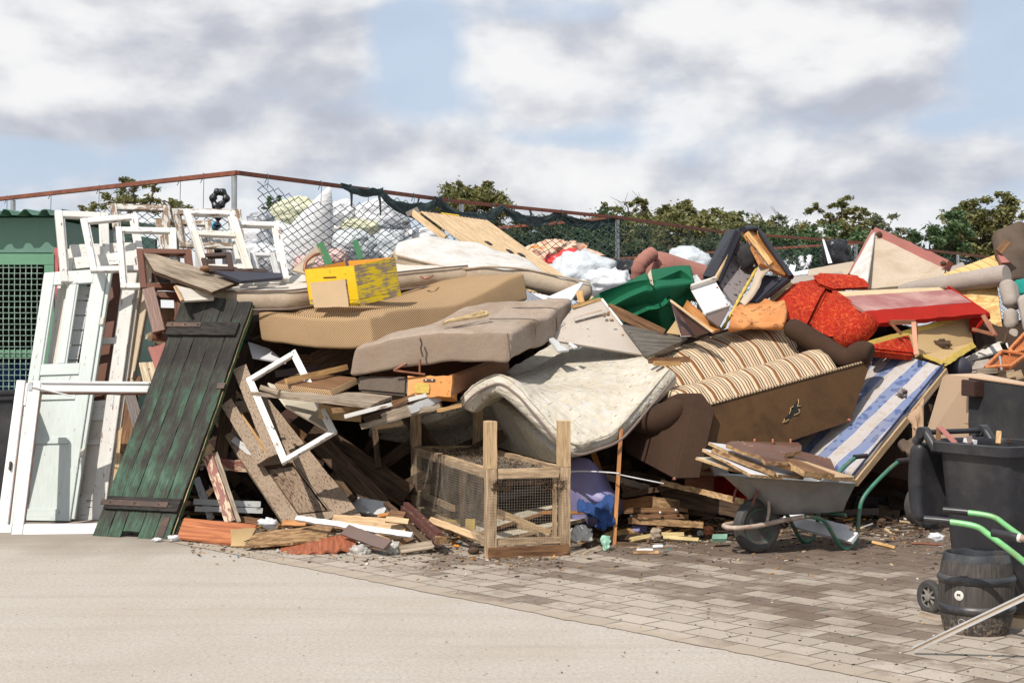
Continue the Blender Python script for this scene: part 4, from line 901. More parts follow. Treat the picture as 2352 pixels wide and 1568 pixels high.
stick('window_rail', P(1, 1240, 745, 13.75), P(1, 1478, 750, 13.8), .05, .04, 'white_worn', 'flaking white rail below the red brown frame', 'window rail')
board('dark_beam', 1, ((1630, 822, 13.5), (2080, 852, 13.6), (2092, 880, 13.55), (1640, 872, 13.45)), .07, 'darkbrown', 'dark brown beam lying across the foot of the window frames', 'beam')
board('navy_board', 1, ((1680, 868, 13.4), (2205, 884, 13.6), (2215, 920, 13.5), (1890, 948, 13.3)), .03, 'navyboard', 'dark navy board below the dark brown beam', 'board')
blob('wood_block', P(1, 1605, 852, 13.4), (.05, .035, .03), 'brownwood', None, 2, .2, 2, .1, 3, 2, 'small broken wood block at the foot of the slanting frame', 'wood block')
# leaning door set
T = Thing('panelled_door_leaf', 'tall white panelled door leaning behind the pale mint door', 'door')
Q = Quad(1, (478, 776, 13.75), (1098, 702, 13.65), None, None) if False else Quad(0, (140, 594.6, 14.1), (322, 573, 14.05), (238, 1193, 13.5), (60, 1196, 13.55))
b = .135
Q.box('stile', 'white', 0, .12, 0, Q.H, -.045, 0, T, 'v', .004, m=True); Q.box('stile', 'white', Q.W - b, Q.W, 0, Q.H, -.045, 0, T, 'v', .004, m=True)
Q.box('edge_strip', 'white_shell', Q.W - .012, Q.W + .028, 0, Q.H, -.10, -.047, T, 'v', .003, m=True)
for v0, v1 in ((0, .24), (.93, 1.12), (1.66, 1.72), (Q.H - .12, Q.H)): Q.box('rail', 'white', .121, Q.W - b - .001, v0, v1, -.043, -.004, T, 'u', .003, m=True)
Q.box('panel', 'white_shell', .12, Q.W - b, .24, .93, -.03, -.02, T, 'v', .002, m=True); Q.box('panel_moulding', 'white', .36, .39, .25, .92, -.018, -.005, T, 'v', .004, m=True); Q.box('panel_moulding', 'white', .40, Q.W - b - .01, .70, .75, -.018, -.003, T, 'u', .004, m=True)
Q.box('keyhole_plate', 'galv', Q.W - .09, Q.W - .06, 1.06, 1.2, 0, .004, T, 'v', .002, m=True)
T = Thing('old_window', 'white window frame with tenon ends standing behind the tall panelled door', 'window frame')
Qb = Quad(0, (152, 562, 14.3), (310, 556, 14.25), (296, 800, 14.05), (140, 806, 14.1))
Qb.box('rail', 'white', .05, .97, .80, 1.0, -.05, 0, T, 'u', .004); Qb.box('stile', 'white', 0, .11, 0, .96, -.06, -.004, T, 'v', .004); Qb.box('stile', 'white', .9, 1.0, 0, .98, -.06, .004, T, 'v', .004)
# tan door behind on the right, brown door between
T = Thing('tan_door_leaf', 'tan painted door standing on edge right of the white doors', 'door')
Qt = Quad(0, (300, 588, 14.2), (358, 589, 14.1), (262, 1105, 13.65), (200, 1105, 13.75))
Qt.box('leaf', 'tanpaint', 0, .72, 0, 1, -.04, -.012, T, 'v', .003); Qt.box('stile', 'tanpaint', .70, 1, 0, 1, -.05, 0, T, 'v', .004); Qt.box('rail', 'tanpaint', 0, .70, .95, 1, -.03, -.002, T, 'u', .003)
for v in (.86, .45): Qt.box('hinge', 'white_shell', .93, .99, v, v + .035, 0, .012, T, 'v', .002)
T = Thing('brown_door_leaf', 'dark brown door showing through the openings of the white doors', 'door')
Q = Quad(0, (205, 612, 14.3), (308, 612, 14.2), (235, 1120, 13.7), (128, 1120, 13.8))
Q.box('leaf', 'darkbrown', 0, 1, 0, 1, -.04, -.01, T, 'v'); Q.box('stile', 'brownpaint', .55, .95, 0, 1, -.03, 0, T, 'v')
# mint door
T = Thing('mint_door_leaf', 'pale mint panelled door with two tall empty glass openings', 'door')
Q = Quad(0, (101, 626, 13.9), (247, 616, 13.85), (160, 1196, 13.35), (16, 1194, 13.4)); MW = Q.W; H = Q.H
Q.box('stile', 'mint', 0, .105, 0, H, -.042, 0, T, 'v', .004, m=True); Q.box('stile', 'mint', MW - .125, MW, 0, H, -.042, 0, T, 'v', .004, m=True)
Q.box('edge_strip', 'mint', MW + .001, MW + .035, .02, H - .01, -.06, -.018, T, 'v', .003, m=True)
fr = [(0, .045 * H), (.30 * H, .325 * H), (.475 * H, .50 * H), (.575 * H, .62 * H), (H - .13, H)]
for a, c in fr: Q.box('rail', 'mint', .1055, MW - .1255, a, c, -.042, -.002, T, 'u', .003, m=True)
for a, c in ((fr[0][1], fr[1][0]), (fr[1][1], fr[2][0]), (fr[2][1], fr[3][0])):
    Q.box('panel', 'mint', .105, MW - .125, a, c, -.03, -.018, T, 'v', .002, m=True)
Q.box('mullion', 'mint', MW * .42, MW * .42 + .075, fr[3][1], H - .13, -.042, -.003, T, 'v', .004, m=True)
for a, c in ((.105, .122), (MW * .42 - .017, MW * .42), (MW * .42 + .075, MW * .42 + .092), (MW - .142, MW - .125)): Q.box('glazing_lip', 'mint', a, c, fr[3][1], H - .13, -.035, -.012, T, 'v', .003, m=True)
for v in (.25, .77): Q.box('hinge', 'white_shell', MW + .005, MW + .04, v * H, v * H + .07, -.02, .006, T, 'v', .004, m=True)
T = Thing('shuttered_board', 'cream shuttered panel standing behind the mint door openings', 'panel')
Q = Quad(0, (140, 655, 14.0), (213, 655, 13.98), (165, 900, 13.72), (108, 900, 13.75))
Q.box('panel', 'white_shell', 0, .45, 0, 1, -.02, 0, T, 'v')
for k in range(7): Q.box('slat', 'greypaint', .50, .98, .02 + k * .14, .15 + k * .14, -.02, -.004, T, 'u', .003)
# front white frame pair
DO[0] = 0
T = Thing('old_window', 'big white gloss window frame in front, with a peeling brown rebate and stay', 'window frame')
Q = Quad(0, (66, 873, 13.6), (372, 876, 13.9), (300, 1225, 13.2), (26, 1228, 13.13)); b = .10
Q.box('stile', 'white_clean', 0, b, 0, Q.H, -.06, 0, T, 'v', .005, m=True); Q.box('stile', 'white_clean', Q.W - b, Q.W, 0, Q.H, -.06, 0, T, 'v', .005, m=True)
Q.box('rail', 'white_clean', b + .001, Q.W - b, 0, .10, -.06, -.003, T, 'u', .005, m=True); Q.box('rail', 'white_clean', b + .001, Q.W - b, Q.H - .105, Q.H, -.06, -.003, T, 'u', .005, m=True)
Q.box('peeled_rebate', 'brownpaint', b + .0, b + .010, .105, Q.H - .11, -.05, -.012, T, 'v', 0, (1, 30, 1), .005, m=True); Q.box('peeled_rebate', 'brownpaint', b + .01, Q.W - b, Q.H - .115, Q.H - .106, -.05, -.012, T, 'u', 0, (30, 1, 1), .004, m=True)
Q.box('drip_strip', 'white_clean', b, Q.W - b, Q.H - .032, Q.H - .006, .0, .014, T, 'u', .004, m=True)
st = Q.pt(.03, .955, .01); en = Q.pt(.34, .89, .02); tube('window_stay', [st, st.lerp(en, .5), en], .007, 'white_clean', T, 2, 6)
Q.box('stay_plate', 'galv', .005, .035, Q.H - .10, Q.H - .02, 0, .008, T, 'v', .003, m=True)
T = Thing('old_window', 'outer white casement frame at far left with a dark latch and peeling seam', 'window frame')
Q = Quad(0, (38, 872, 13.75), (66, 873, 13.75), (26, 1222, 13.3), (-10, 1223, 13.3))
Q.box('stile', 'white_clean', 0, .72, 0, 1, -.06, 0, T, 'v', .005); Q.box('peeled_seam', 'brownpaint', .73, .80, .01, .99, -.05, -.006, T, 'v', 0, (1, 40, 1), .004); Q.box('inner_lip', 'mint', .81, 1.0, 0, .98, -.055, -.012, T, 'v', .003)
Q.box('latch', 'blackmetal', .35, .5, .40, .455, 0, .03, T, 'v', .003); Q.box('bolt', 'galv', .82, .98, .83, .98, -.01, .004, T, 'v', .003)
Q.box('rail', 'white_clean', 0, 1.0, -.01, .05, -.058, .004, T, 'u', .003)
# green plank door
T = Thing('plank_door_leaf', 'black and green weathered plank door leaning with iron strap hinges', 'door')
Q = Quad(0, (419, 686, 13.9), (581, 688, 13.95), (386, 1240, 12.8), (212, 1229, 13.08)); us = (0, .195, .375, .60, .80, 1.0); botv = (.0, .0, .005, .0, -.004)
for k in range(5):
    tv = (.995, .99, 1.006, .993, .99)[k]
    Q.box('door_plank', 'greendoor', us[k] + .004, us[k + 1] - .004, botv[k] + (.02 if k == 2 else 0), tv, -.035, .0015 * (k % 2), T, 'v', 0, (4, 46, 1), .0045)
Q.box('door_edge', 'greenstick', .985, 1.012, .0, .985, -.085, -.036, T, 'v', 0, (1, 30, 1), .004)
Q.box('edge_split', 'palewood', 1.003, 1.014, .02, .97, -.036, -.030, T, 'v', 0, (1, 60, 1), .004)
Q.box('batten', 'greendoor' if False else 'darkbatten', -.03, .96, .835, .895, .001, .03, T, 'u', 0, (16, 2, 1), .003) if 'darkbatten' in MT else None
def dark():
    MT['darkbatten'] = wood('blackened_batten', (.045, .040, .036), (.018, .016, .015), .8, 1, .3, (.01, .01, .01))
dark()
Q.box('batten', 'darkbatten', -.03, .94, .835, .893, .001, .03, T, 'u', 0, (20, 2, 1), .004)
Q.box('batten', 'darkbatten', .03, 1.0, .105, .155, .001, .03, T, 'u', 0, (20, 2, 1), .004)
h1 = Q.box('strap_hinge', 'blackmetal', -.06, .42, .868, .888, .0305, .037, T, 'u', .002); h2 = Q.box('strap_hinge', 'blackmetal', -.03, .86, .118, .140, .0305, .037, T, 'u', .002)
for u, v in ((.02, .878), (.2, .878), (.38, .878), (.1, .129), (.42, .129), (.74, .129)):
    p = Q.pt(u, v, .037); lathe('bolt_head', p, Q.n, [(.009, 0), (.009, .004), (.005, .007)], 'blackmetal', h1 if v > .5 else h2, 8)
Q.box('foot_iron', 'blackmetal', .83, .93, .01, .085, .002, .008, T, 'v', .002)
for v in (.62,): Q.box('edge_notch', 'blackmetal', .93, 1.03, v - .012, v + .012, -.05, .006, T, 'v', 0, (4, 3, 2), .012)
# boards right of the doors
DO[0] = .75
board('long_plank', 1, ((1110, 702, 13.6), (1882, 948, 13.35), (1662, 1034, 13.0), (1208, 868, 13.2)), .035, 'oldwood', 'long grey weathered plank sloping down from the tan door to the striped mattress', 'plank', n=(40, 8, 1), rough=.006, edge='darkwood')
board('thin_board', 1, ((1375, 978, 13.05), (1670, 1050, 13.15), (1680, 1090, 13.1), (1420, 1105, 13.0)), .03, 'white_shell', 'pinkish white board above the top of the plank door', 'board')
stick('moulding', P(1, 1370, 985, 12.98), P(1, 1425, 1100, 12.95), .03, .05, 'palewood', 'short pale split moulding left of the pinkish board', 'moulding')
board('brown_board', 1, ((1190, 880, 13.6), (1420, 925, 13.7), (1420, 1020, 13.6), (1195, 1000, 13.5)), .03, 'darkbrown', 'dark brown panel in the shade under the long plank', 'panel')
frame('brown_casement', 1, ((1180, 1022, 13.35), (1440, 1030, 13.4), (1460, 1420, 13.2), (1190, 1400, 13.1)), .07, .05, 'brownpaint', 'red brown frame standing in the gap behind the plank door', 'frame')
stick('brown_stile', P(1, 1160, 1000, 13.25), P(1, 1245, 1340, 13.05), .11, .04, 'brownpaint', 'slanting red brown stile right of the tan door', 'stile')
board('tan_board', 1, ((1222, 1155, 13.5), (1410, 1160, 13.5), (1400, 1420, 13.4), (1225, 1400, 13.4)), .02, 'brownwood', 'brown wooden panel deep in the gap behind the plank door', 'panel')
DO[0] = 1.15
stick('pale_moulding', P(1, 1160, 1375, 12.9), P(1, 1345, 1275, 13.1), .035, .04, 'creamwood', 'pale wooden corner piece, upper arm, left of the strap hinge', 'moulding')
stick('pale_moulding', P(1, 1155, 1385, 12.9), P(1, 1300, 1440, 13.0), .05, .04, 'creamwood', 'pale wooden corner piece, lower arm, above the pink board', 'moulding')
board('pink_board', 2, ((1055, 50, 12.95), (1185, 5, 13.0), (1200, 190, 12.9), (1110, 205, 12.85)), .04, 'pinkboard', 'faded pink board with a stepped edge left of the plank door', 'board')
frame('cream_casement', 2, ((990, 158, 12.9), (1110, 152, 12.92), (1180, 420, 12.75), (1050, 420, 12.7)), .07, .04, 'creamwood', 'cream frame corner poking out between the white and plank doors', 'frame')
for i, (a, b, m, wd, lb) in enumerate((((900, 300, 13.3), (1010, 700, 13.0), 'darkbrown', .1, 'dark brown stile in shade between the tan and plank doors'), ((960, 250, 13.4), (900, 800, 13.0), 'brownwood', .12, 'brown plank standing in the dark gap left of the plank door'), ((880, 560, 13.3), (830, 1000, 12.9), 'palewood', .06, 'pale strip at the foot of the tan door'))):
    stick('plank', P(2, *a), P(2, *b), wd, .03, m, lb, 'plank', rough=.004)
DO[0] = .5
# beige panelled door and timber right of the plank door
T = Thing('beige_door_leaf', 'cracked beige panelled door lying back in the pile under the little white frame', 'door')
Q = Quad(4, (-250, 470, 13.5), (190, 400, 13.6), (868, 1252, 12.75), (315, 1312, 12.62)); H = Q.H; Wd = Q.W
Q.box('stile', 'beigepaint', 0, .15, 0, 1 * H, -.045, 0, T, 'v', 0, (3, 40, 1), .004, m=True); Q.box('stile', 'beigepaint', Wd - .20, Wd, 0, H, -.045, 0, T, 'v', 0, (3, 40, 1), .004, m=True)
for v0, v1 in ((0, .10), (.46 * H, .46 * H + .13), (H - .15, H)): Q.box('rail', 'beigepaint', .152, Wd - .202, v0, v1, -.045, -.003, T, 'u', 0, (10, 2, 1), .003, m=True)
Q.box('panel', 'beigepanel', .17, Wd - .22, .12, .46 * H - .02, -.06, -.036, T, 'v', 0, (4, 6, 1), .004, m=True)
Q.box('panel', 'darkwood', .15, Wd - .20, .46 * H + .13, H - .15, -.032, -.02, T, 'v', 0, (4, 6, 1), .004, m=True)
for a_ in ((.15, .162, .10, .46 * H, 'v'), (Wd - .212, Wd - .2, .10, .46 * H, 'v'), (.163, Wd - .213, .10, .112, 'u'), (.163, Wd - .213, .46 * H - .012, .46 * H, 'u'), (.15, .162, .46 * H + .13, H - .15, 'v'), (Wd - .212, Wd - .2, .46 * H + .13, H - .15, 'v')): Q.box('moulding', 'darkwood', *a_[:4], -.03, .006, T, a_[4], .003, m=True)  # dark outline strips, shade painted along the panel joints
Q.box('edge_lip', 'oldwood', Wd - .215, Wd - .198, .10, .46 * H, -.015, .004, T, 'v', .003, m=True)
Q.box('lock_plate', 'blackmetal', Wd - .19, Wd - .12, .64 * H, .66 * H, 0, .006, T, 'u', .002, m=True); Q.box('lock_plate', 'blackmetal', Wd - .10, Wd - .07, .52 * H, .60 * H, 0, .005, T, 'v', .002, m=True)
for i, (a, b, wd, m, lb) in enumerate(((P(2, 1705, 190, 13.3), P(2, 1960, 815, 12.95), .13, 'beigepaint', 'cracked beige stile running down behind the little white frame'), (P(2, 1610, 440, 13.15), P(2, 1870, 860, 12.9), .11, 'beigepaint', 'second cracked beige stile nearer the plank door'),
        (P(2, 1700, 520, 13.2), P(2, 1920, 835, 13.0), .05, 'freshwood', 'yellow brown strip between the two beige stiles'), (P(2, 1640, 380, 13.5), P(2, 1560, 900, 13.1), .12, 'darkwood', 'dark board in the shade right of the plank door edge'), (P(2, 1480, 820, 12.85), P(2, 1640, 1290, 12.45), .085, 'redbrown', 'worn red and grey timber slanting to the ground by the orange board'),
        (P(2, 1530, 800, 12.9), P(2, 1700, 1296, 12.5), .05, 'oldwood', 'bare grey timber alongside the worn red timber'), (P(2, 1380, 1150, 12.9), P(2, 1860, 1170, 13.0), .05, 'greypaint', 'pale grey window rail low behind the red timber'), (P(2, 1390, 1200, 12.85), P(2, 1870, 1215, 12.95), .045, 'greypaint', 'lower pale grey rail close to the ground behind the red timber'), (P(2, 1540, 880, 13.1), P(2, 1760, 900, 13.1), .1, 'redbrown', 'short dark red board in the gap left of the beige door'),
        (P(2, 1400, 980, 13.2), P(2, 1500, 1260, 12.9), .06, 'greypaint', 'dull grey stile in shade left of the red timber'), (P(2, 1660, 700, 13.2), P(2, 1860, 860, 13.1), .06, 'greypaint', 'pale rail glimpsed between the beige stiles'))):
    stick('timber', a, b, wd, .035, m, lb, 'timber', rough=.005)
add('taupe_shaded_dirty', fabric('shaded_dirty_taupe_upholstery', (.25, .19, .145), (.19, .145, .11), (.20, .125, .06), .6, 120, .95, 3, .004))  # dirt plus painted-in shade for the front-left face of the backrest
# ---------------- centre: mattresses, cushions, hive box ----------------
DO[0] = 0.0
def solid(name, r, A, B, C, E, rad, mat, label, cat, group=None, **k):
    o = soft(name, P(r, *A), P(r, *B), P(r, *C), P(r, *E), rad, mat, None, **k); return tag(o, label, cat, group)
UP = V((0, 0, 1))
# ribbed tan mattress
solid('mattress', 3, (1005, 1168, 13.25), (135, 1118, 14.05), (2235, 850, 14.75), (1035, 1412, 13.2), .032, 'cord1', 'tan ribbed mattress with a sagging middle, carrying the yellow box', 'mattress', lump=.012, lsc=2.6, seed=4,
      deform=lambda a, b, c: V((0, 0, -.05 * math.sin(math.pi * min(1, b * 1.15)) + .035 * math.sin(6.3 * b * 1.3) * (b > .1) - .035 * math.sin(math.pi * a))))
# grey taupe folding sofa half on top
T = Thing('folding_sofa', 'taupe folding sofa with its backrest tipped over an orange torn base', 'sofa')
A, B, C, E = P(0, 1176, 764, 12.95), P(0, 812, 800, 13.15), P(0, 1320, 688, 14.15), P(0, 1168, 836, 12.88)
soft('backrest', A, B, C, E, .045, 'taupe', T, mats=['taupe', 'taupe_shaded_dirty'], pick=lambda q: 1 if q == 1 else 0, deform=lambda a, b, c: V((0, 0, (.06 * math.sin(math.pi * a) * (1 - .3 * b) - .0 * a * a) + .02 * math.sin(9 * b))), lump=.022, lsc=3.6, seed=9)
tube('torn_seam', [P(5, 270, -12, 12.97), P(5, 282, 25, 12.95), P(5, 276, 60, 12.94), P(5, 290, 112, 12.93)], .008, 'darkwood', T, 5, 6); tube('seam', [P(5, 860, -45, 12.90), P(5, 872, 30, 12.87), P(5, 880, 120, 12.86)], .006, 'taupedark', T, 5, 6)
Q = Quad(0, (818, 862, 13.15), (936, 864, 13.05), (934, 908, 13.0), (824, 898, 13.1)); Q.box('seat_front', 'taupedark', 0, 1, 0, 1, -.25, 0, T, 'u', .02)
Q = Quad(0, (936.5, 864, 13.05), (1040, 862, 12.95), (1036, 912, 12.92), (934.5, 908, 13.0)); ov = Q.box('torn_vinyl', 'orangevinyl', 0, 1, 0, 1, -.2, -.002, T, 'u', 0, (10, 4, 2), .010)
Q.box('exposed_foam', 'foam', .18, .5, .15, .62, -.003, .012, T, 'u', 0, (6, 5, 1), .010); Q.box('black_bracket', 'blackmetal', .36, .62, .72, .84, .0, .012, T, 'u', .002)
for u in (.42, .56): lathe('screw', Q.pt(u, .78, .012), Q.n, [(.007, 0), (.007, .003)], 'galv', T, 8)
Q = Quad(0, (1040, 862, 12.97), (1168, 815, 14.1), (1172, 850, 14.1), (1036, 912, 12.95)); Q.box('side_board', 'brownvinyl', 0, 1, 0, 1, -.06, 0, T, 'u', .015)
Q = Quad(0, (850, 840, 14.0), (1160, 820, 14.2), (1160, 900, 14.1), (850, 900, 13.9)); Q.box('inner_board', 'lambrown', 0, 1, 0, 1, -.05, 0, T, 'u')
for a, b in (((92, 205), (180, 155)), ((92, 205), (305, 232)), ((268, 130), (268, 232))): p, q = P(5, *a, 13.0), P(5, *b, 13.0); (tube('hinge_arm', [p, q], .009, 'hinge', T, 1, 6))
# tufted seams and piping
for t_ in (.36, .70): tube('seam', [A.lerp(C, t_) + V((0, 0, -.20)), A.lerp(C, t_) + V((-.005, -.012, -.08)), A.lerp(C, t_) + V((-.01, .0, .004)), A.lerp(C, t_).lerp(B.lerp(C + B - A, t_), .3) + V((0, 0, .052))], .004, 'taupedark', T, 5, 5)
# rope, boards on and under the cushions
r_ = [P(3, 1590, 1243, 13.08), P(3, 1680, 1215, 13.12), P(3, 1790, 1190, 13.2), P(3, 1900, 1158, 13.25), P(3, 1942, 1172, 13.2), P(3, 1880, 1190, 13.15), P(3, 1760, 1205, 13.12), P(3, 1650, 1228, 13.08)]
T = Thing('rope', 'loop of straw coloured rope lying between the tan and taupe mattresses', 'rope')
for k in range(3): tube('strand', [p + V((.008 * math.cos(i * 2.1 + k * 2.1), .0, .008 * math.sin(i * 2.1 + k * 2.1) + .03)) for i, p in enumerate(r_)], .010, 'rope', T, 6, 6)
o = soft('ribbed_slab', P(4, 640, 352, 12.85), P(4, 238, 306, 13.1), P(4, 830, 268, 13.35), P(4, 660, 404, 12.83), .015, 'cord1', None, lump=.006, mats=['cord1', 'brownwood'], pick=lambda q: 1 if q == 2 else 0)
tag(o, 'thin sofa panel with ribbed cloth edge and bare brown top, left of the orange vinyl', 'sofa panel')
stick('batten', P(4, 335, 292, 12.98), P(4, 770, 190, 13.5), .05, .03, 'freshwood', 'yellow wooden batten lying on the ribbed sofa panel', 'batten')
board('plank', 4, ((78, 368, 12.7), (862, 372, 13.15), (1082, 398, 12.95), (930, 462, 12.6)), .03, 'oldwood', 'weathered grey plank running under the ribbed panel across the little frame', 'plank', n=(40, 6, 1), rough=.006)
stick('wood_block', P(4, 140, 335, 12.7), P(4, 272, 372, 12.65), .045, .05, 'oldwood', 'short grey block on the left end of the weathered plank', 'block')
board('tan_card', 4, ((560, 452, 13.0), (860, 500, 13.0), (865, 580, 12.95), (556, 556, 12.95)), .012, 'cardboard', 'tan card flap hanging under the weathered plank', 'card')
stick('white_strip', P(4, 745, 545, 12.55), P(4, 1330, 392, 12.7), .035, .04, 'white', 'white painted strip jutting left from under the orange vinyl', 'strip')
stick('splintered_board', P(4, 672, 500, 12.6), P(4, 900, 478, 12.8), .045, .03, 'rotchip', 'splintered brown board end beside the white strip', 'board', rough=.01)
stick('brown_patch_board', P(4, 1090, 455, 12.6), P(4, 1250, 400, 12.7), .05, .012, 'brownwood', 'brown torn veneer lying on the white strip', 'veneer', rough=.01)
for i, (a, b, wd, m) in enumerate((((860, 615), (1425, 470), .05, 'oldwood'), ((900, 590), (1200, 470), .10, 'darkwood'), ((1020, 560), (1330, 455), .09, 'oldwood'), ((1210, 500), (1425, 405), .07, 'greypaint'), ((1230, 470), (1440, 395), .05, 'darkwood'), ((930, 570), (1150, 520), .04, 'cagewood'), ((1300, 500), (1440, 470), .06, 'rotchip'), ((980, 620), (1160, 590), .03, 'palewood'))):
    stick('broken_lath', P(4, *a, 12.75 + .03 * i), P(4, *b, 12.95 + .03 * i), wd, .018, m, ('long low grey slat at the edge of the broken slat bundle', 'wide dark slat behind the broken bundle', 'broad grey slat in the middle of the broken bundle', 'pale painted slat under the orange vinyl', 'short dark slat just below the orange vinyl', 'thin brown slat at the left tip of the bundle', 'rotten chipboard slat by the mattress ridge', 'palest thin slat hanging lowest from the bundle')[i], 'slat', 'broken slats bundled under the torn vinyl', rough=.012)
stick('torn_splinter', P(5, 385, 478, 12.7), P(5, 552, 440, 12.75), .03, .02, 'freshwood', 'fresh orange splinter at the right end of the slat bundle', 'splinter', rough=.01)
# little white frame
frame('casement_window', 4, ((40, 272, 13.2), (392, 62, 13.35), (692, 648, 12.85), (298, 878, 12.7)), .046, .045, 'white', 'small white casement frame tilted in front of the cracked beige door', 'window frame')
board('cream_board', 4, ((200, 300, 13.75), (560, 430, 13.85), (640, 650, 13.6), (330, 470, 13.5)), .02, 'lamcream', 'smooth cream panel half hidden behind the little casement frame', 'panel')
board('mauve_board', 4, ((60, 10, 14.2), (210, 60, 14.2), (330, 160, 14.0), (90, 120, 14.0)), .02, 'lamwhite', 'pale board in the shade above the little casement frame', 'board')
# striped thin mattress bent across the pile
g0 = [P(3, -215, 880, 14.75), P(3, 60, 868, 15.0), P(3, 600, 815, 15.2), P(3, 1100, 750, 15.4), P(3, 1500, 748, 15.6), P(3, 1790, 752, 15.6)]
g1 = [P(3, -205, 940, 14.35), P(3, 120, 930, 14.4), P(3, 560, 900, 14.6), P(3, 1100, 820, 14.9), P(3, 1500, 768, 15.15), P(3, 1790, 757, 15.3)]
g2 = [P(3, -200, 965, 14.15), P(3, 250, 962, 13.95), P(3, 520, 945, 14.05), P(3, 1100, 838, 14.7), P(3, 1500, 792, 14.95), P(3, 1785, 766, 15.1)]
T = Thing('mattress', 'thin striped mattress with tan side band, bent along the back of the yellow box', 'mattress')
sheet('ticking', [g0, g1, g2], .30 * .6, 'stripemat', T, 9, 8, 5, .012, 3, 3, mats=['stripemat', 'sidemat'])
v = [p + V((0, -.025, 0)) for p in g2]; tube('piping', v, .009, 'cord', T, 8, 6); tube('piping', [p + V((0, -.04, -.17)) for p in g2], .009, 'cord', T, 8, 6)
tube('carry_handle', [P(3, 1418, 850, 14.72), P(3, 1440, 862, 14.66), P(3, 1480, 862, 14.66), P(3, 1512, 842, 14.75)], .010, 'hinge', T, 5, 6)
# white soiled mattress behind
g0 = [P(3, 1250, 575, 15.9), P(3, 1450, 545, 16.0), P(3, 1640, 548, 16.1), P(3, 1950, 620, 16.15), P(3, 2260, 722, 16.1), P(6, 520, 652, 16.0), P(6, 860, 742, 15.9)]
g1 = [P(3, 1225, 620, 15.5), P(3, 1420, 610, 15.6), P(3, 1700, 660, 15.6), P(3, 1980, 715, 15.7), P(3, 2260, 755, 15.7), P(6, 560, 690, 15.7), P(6, 895, 748, 15.7)]
g2 = [P(3, 1222, 680, 15.4), P(3, 1420, 730, 15.3), P(3, 1700, 790, 15.1), P(3, 1940, 775, 15.1), P(3, 2200, 790, 15.2), P(6, 520, 660, 15.2), P(6, 895, 742, 15.2)]
T = Thing('mattress', 'thick white soiled mattress arched over the top of the pile', 'mattress')
sheet('cover', [g0, g1, g2], .19, 'whitemat', T, 8, 8, 5, .03, 3, 8, mats=['whitemat', 'sidemat'])
tube('piping', [p + V((0, -.02, 0)) for p in g2], .010, 'sidemat', T, 8, 6)
# beige lower mattress edge on the right
# slatted bed base
def slats():
    T = Thing('slatted_bed_base', 'pale slatted bed base tilted up above the white mattress', 'bed base')
    Q = Quad(0, (962, 482, 17.6), (1117, 503, 18.2), (1382, 694, 16.7), (1215, 668, 16.5)); n = 19
    for i in range(n):
        u0 = i / n; Q.box('slat', 'birch', u0 + .009, u0 + 1 / n - .009, 0, .992, -.018, 0, T, 'v', .002)
    for v in (.99, .42, .08): Q.box('cross_rail', 'palewood', 0, 1, v - .012, v + .012, -.045, -.0125, T, 'u', .002)
    for i in range(n):
        Q.box('end_cap', 'yellowcap' if 7 <= i <= 10 and False else ('leather' if not 6 <= i <= 10 else 'yellow'), i / n + .004, (i + 1) / n - .004, .985, 1.0, -.02, .006, T, 'u', .002)
    for u, v in ((.42, .62), (.60, .54), (.72, .51)): Q.box('rubber_joint', 'leather', u - .03, u + .03, v - .02, v + .02, .001, .012, T, 'u', .003)
slats()
stick('bed_rail', P(3, 1345, 345, 17.0), P(3, 1605, 545, 16.6), .07, .03, 'palewood', 'loose pale side rail at the upper left of the slatted base', 'bed rail')
stick('fabric_end_block', P(3, 1330, 355, 16.95), P(3, 1400, 322, 17.1), .06, .05, 'greysofa', 'grey fabric capped end on the loose side rail', 'end cap')
# yellow hive box
def hive():
    T = Thing('hive_box', 'open yellow wooden hive box with flaking paint on its right side', 'box')
    tl, tn, tr = P(3, 507, 795, 13.95), P(3, 892, 765, 13.62), P(3, 1216, 698, 14.1); bl, bn, br = P(3, 552, 1072, 13.9), P(3, 938, 1080, 13.57), P(3, 1262, 1000, 14.05)
    tb = tl + tr - tn; bb = bl + br - bn
    def wall(n, a, b, c, d, m, th=.024, v0=0, v1=1, w=0, mi=None, rough=0, nn=(1, 1, 1)):
        Q = Quad(None, a, b, c, d); return Q.box(n, m, 0, 1, v0, v1, w - th, w, T, 'u', .003, nn, rough)
    wall('front_board', tl, tn, bn, bl, 'yellow', v0=.14); wall('side_board', tn, tr, br, bn, 'yellow_worn', v0=.14)
    for (a, b, c, d) in ((tl, tb, bb, bl), (tb, tr, br, bb)):
        Q = Quad(None, a, b, c, d); Q.box('inner_board', 'orangein', .03, .97, .14, 1, -.024, 0, T, 'u', .002)
    wall('base_band', tl, tn, bn, bl, 'yellow_worn', .03, 0, .135, .006); wall('base_band', tn, tr, br, bn, 'yellow_worn', .03, 0, .135, .006)
    Q = Quad(None, tl, tn, bn, bl); Q.box('hand_slot', 'brownwood', .36, .62, .72, .745, .001, .003, T, 'u', 0); Q.box('hand_slot_shadow', 'orangein', .36, .62, .745, .76, .001, .010, T, 'u', .002)
    for u, v in ((.51, .87), (.81, .80), (.14, .62)): lathe('nail', Q.pt(u, v, .001), Q.n, [(.005, 0), (.004, .002)], 'blackmetal', T, 6)
    Q = Quad(3, (550, 902, 13.66), (826, 874, 13.40), (852, 1086, 13.40), (580, 1096, 13.66)); o = Q.box('fibreboard', 'lambeige', 0, 1, 0, 1, -.02, 0, None, 'u', 0, (14, 12, 1), .004, 'rotchip'); tag(o, 'small tan fibreboard leaning on the front of the yellow hive box', 'panel')
hive()
stick('green_stick', P(3, 625, 585, 14.6), P(3, 700, 755, 14.4), .075, .03, 'greenstick', 'left green painted stick behind the yellow hive box', 'stick')
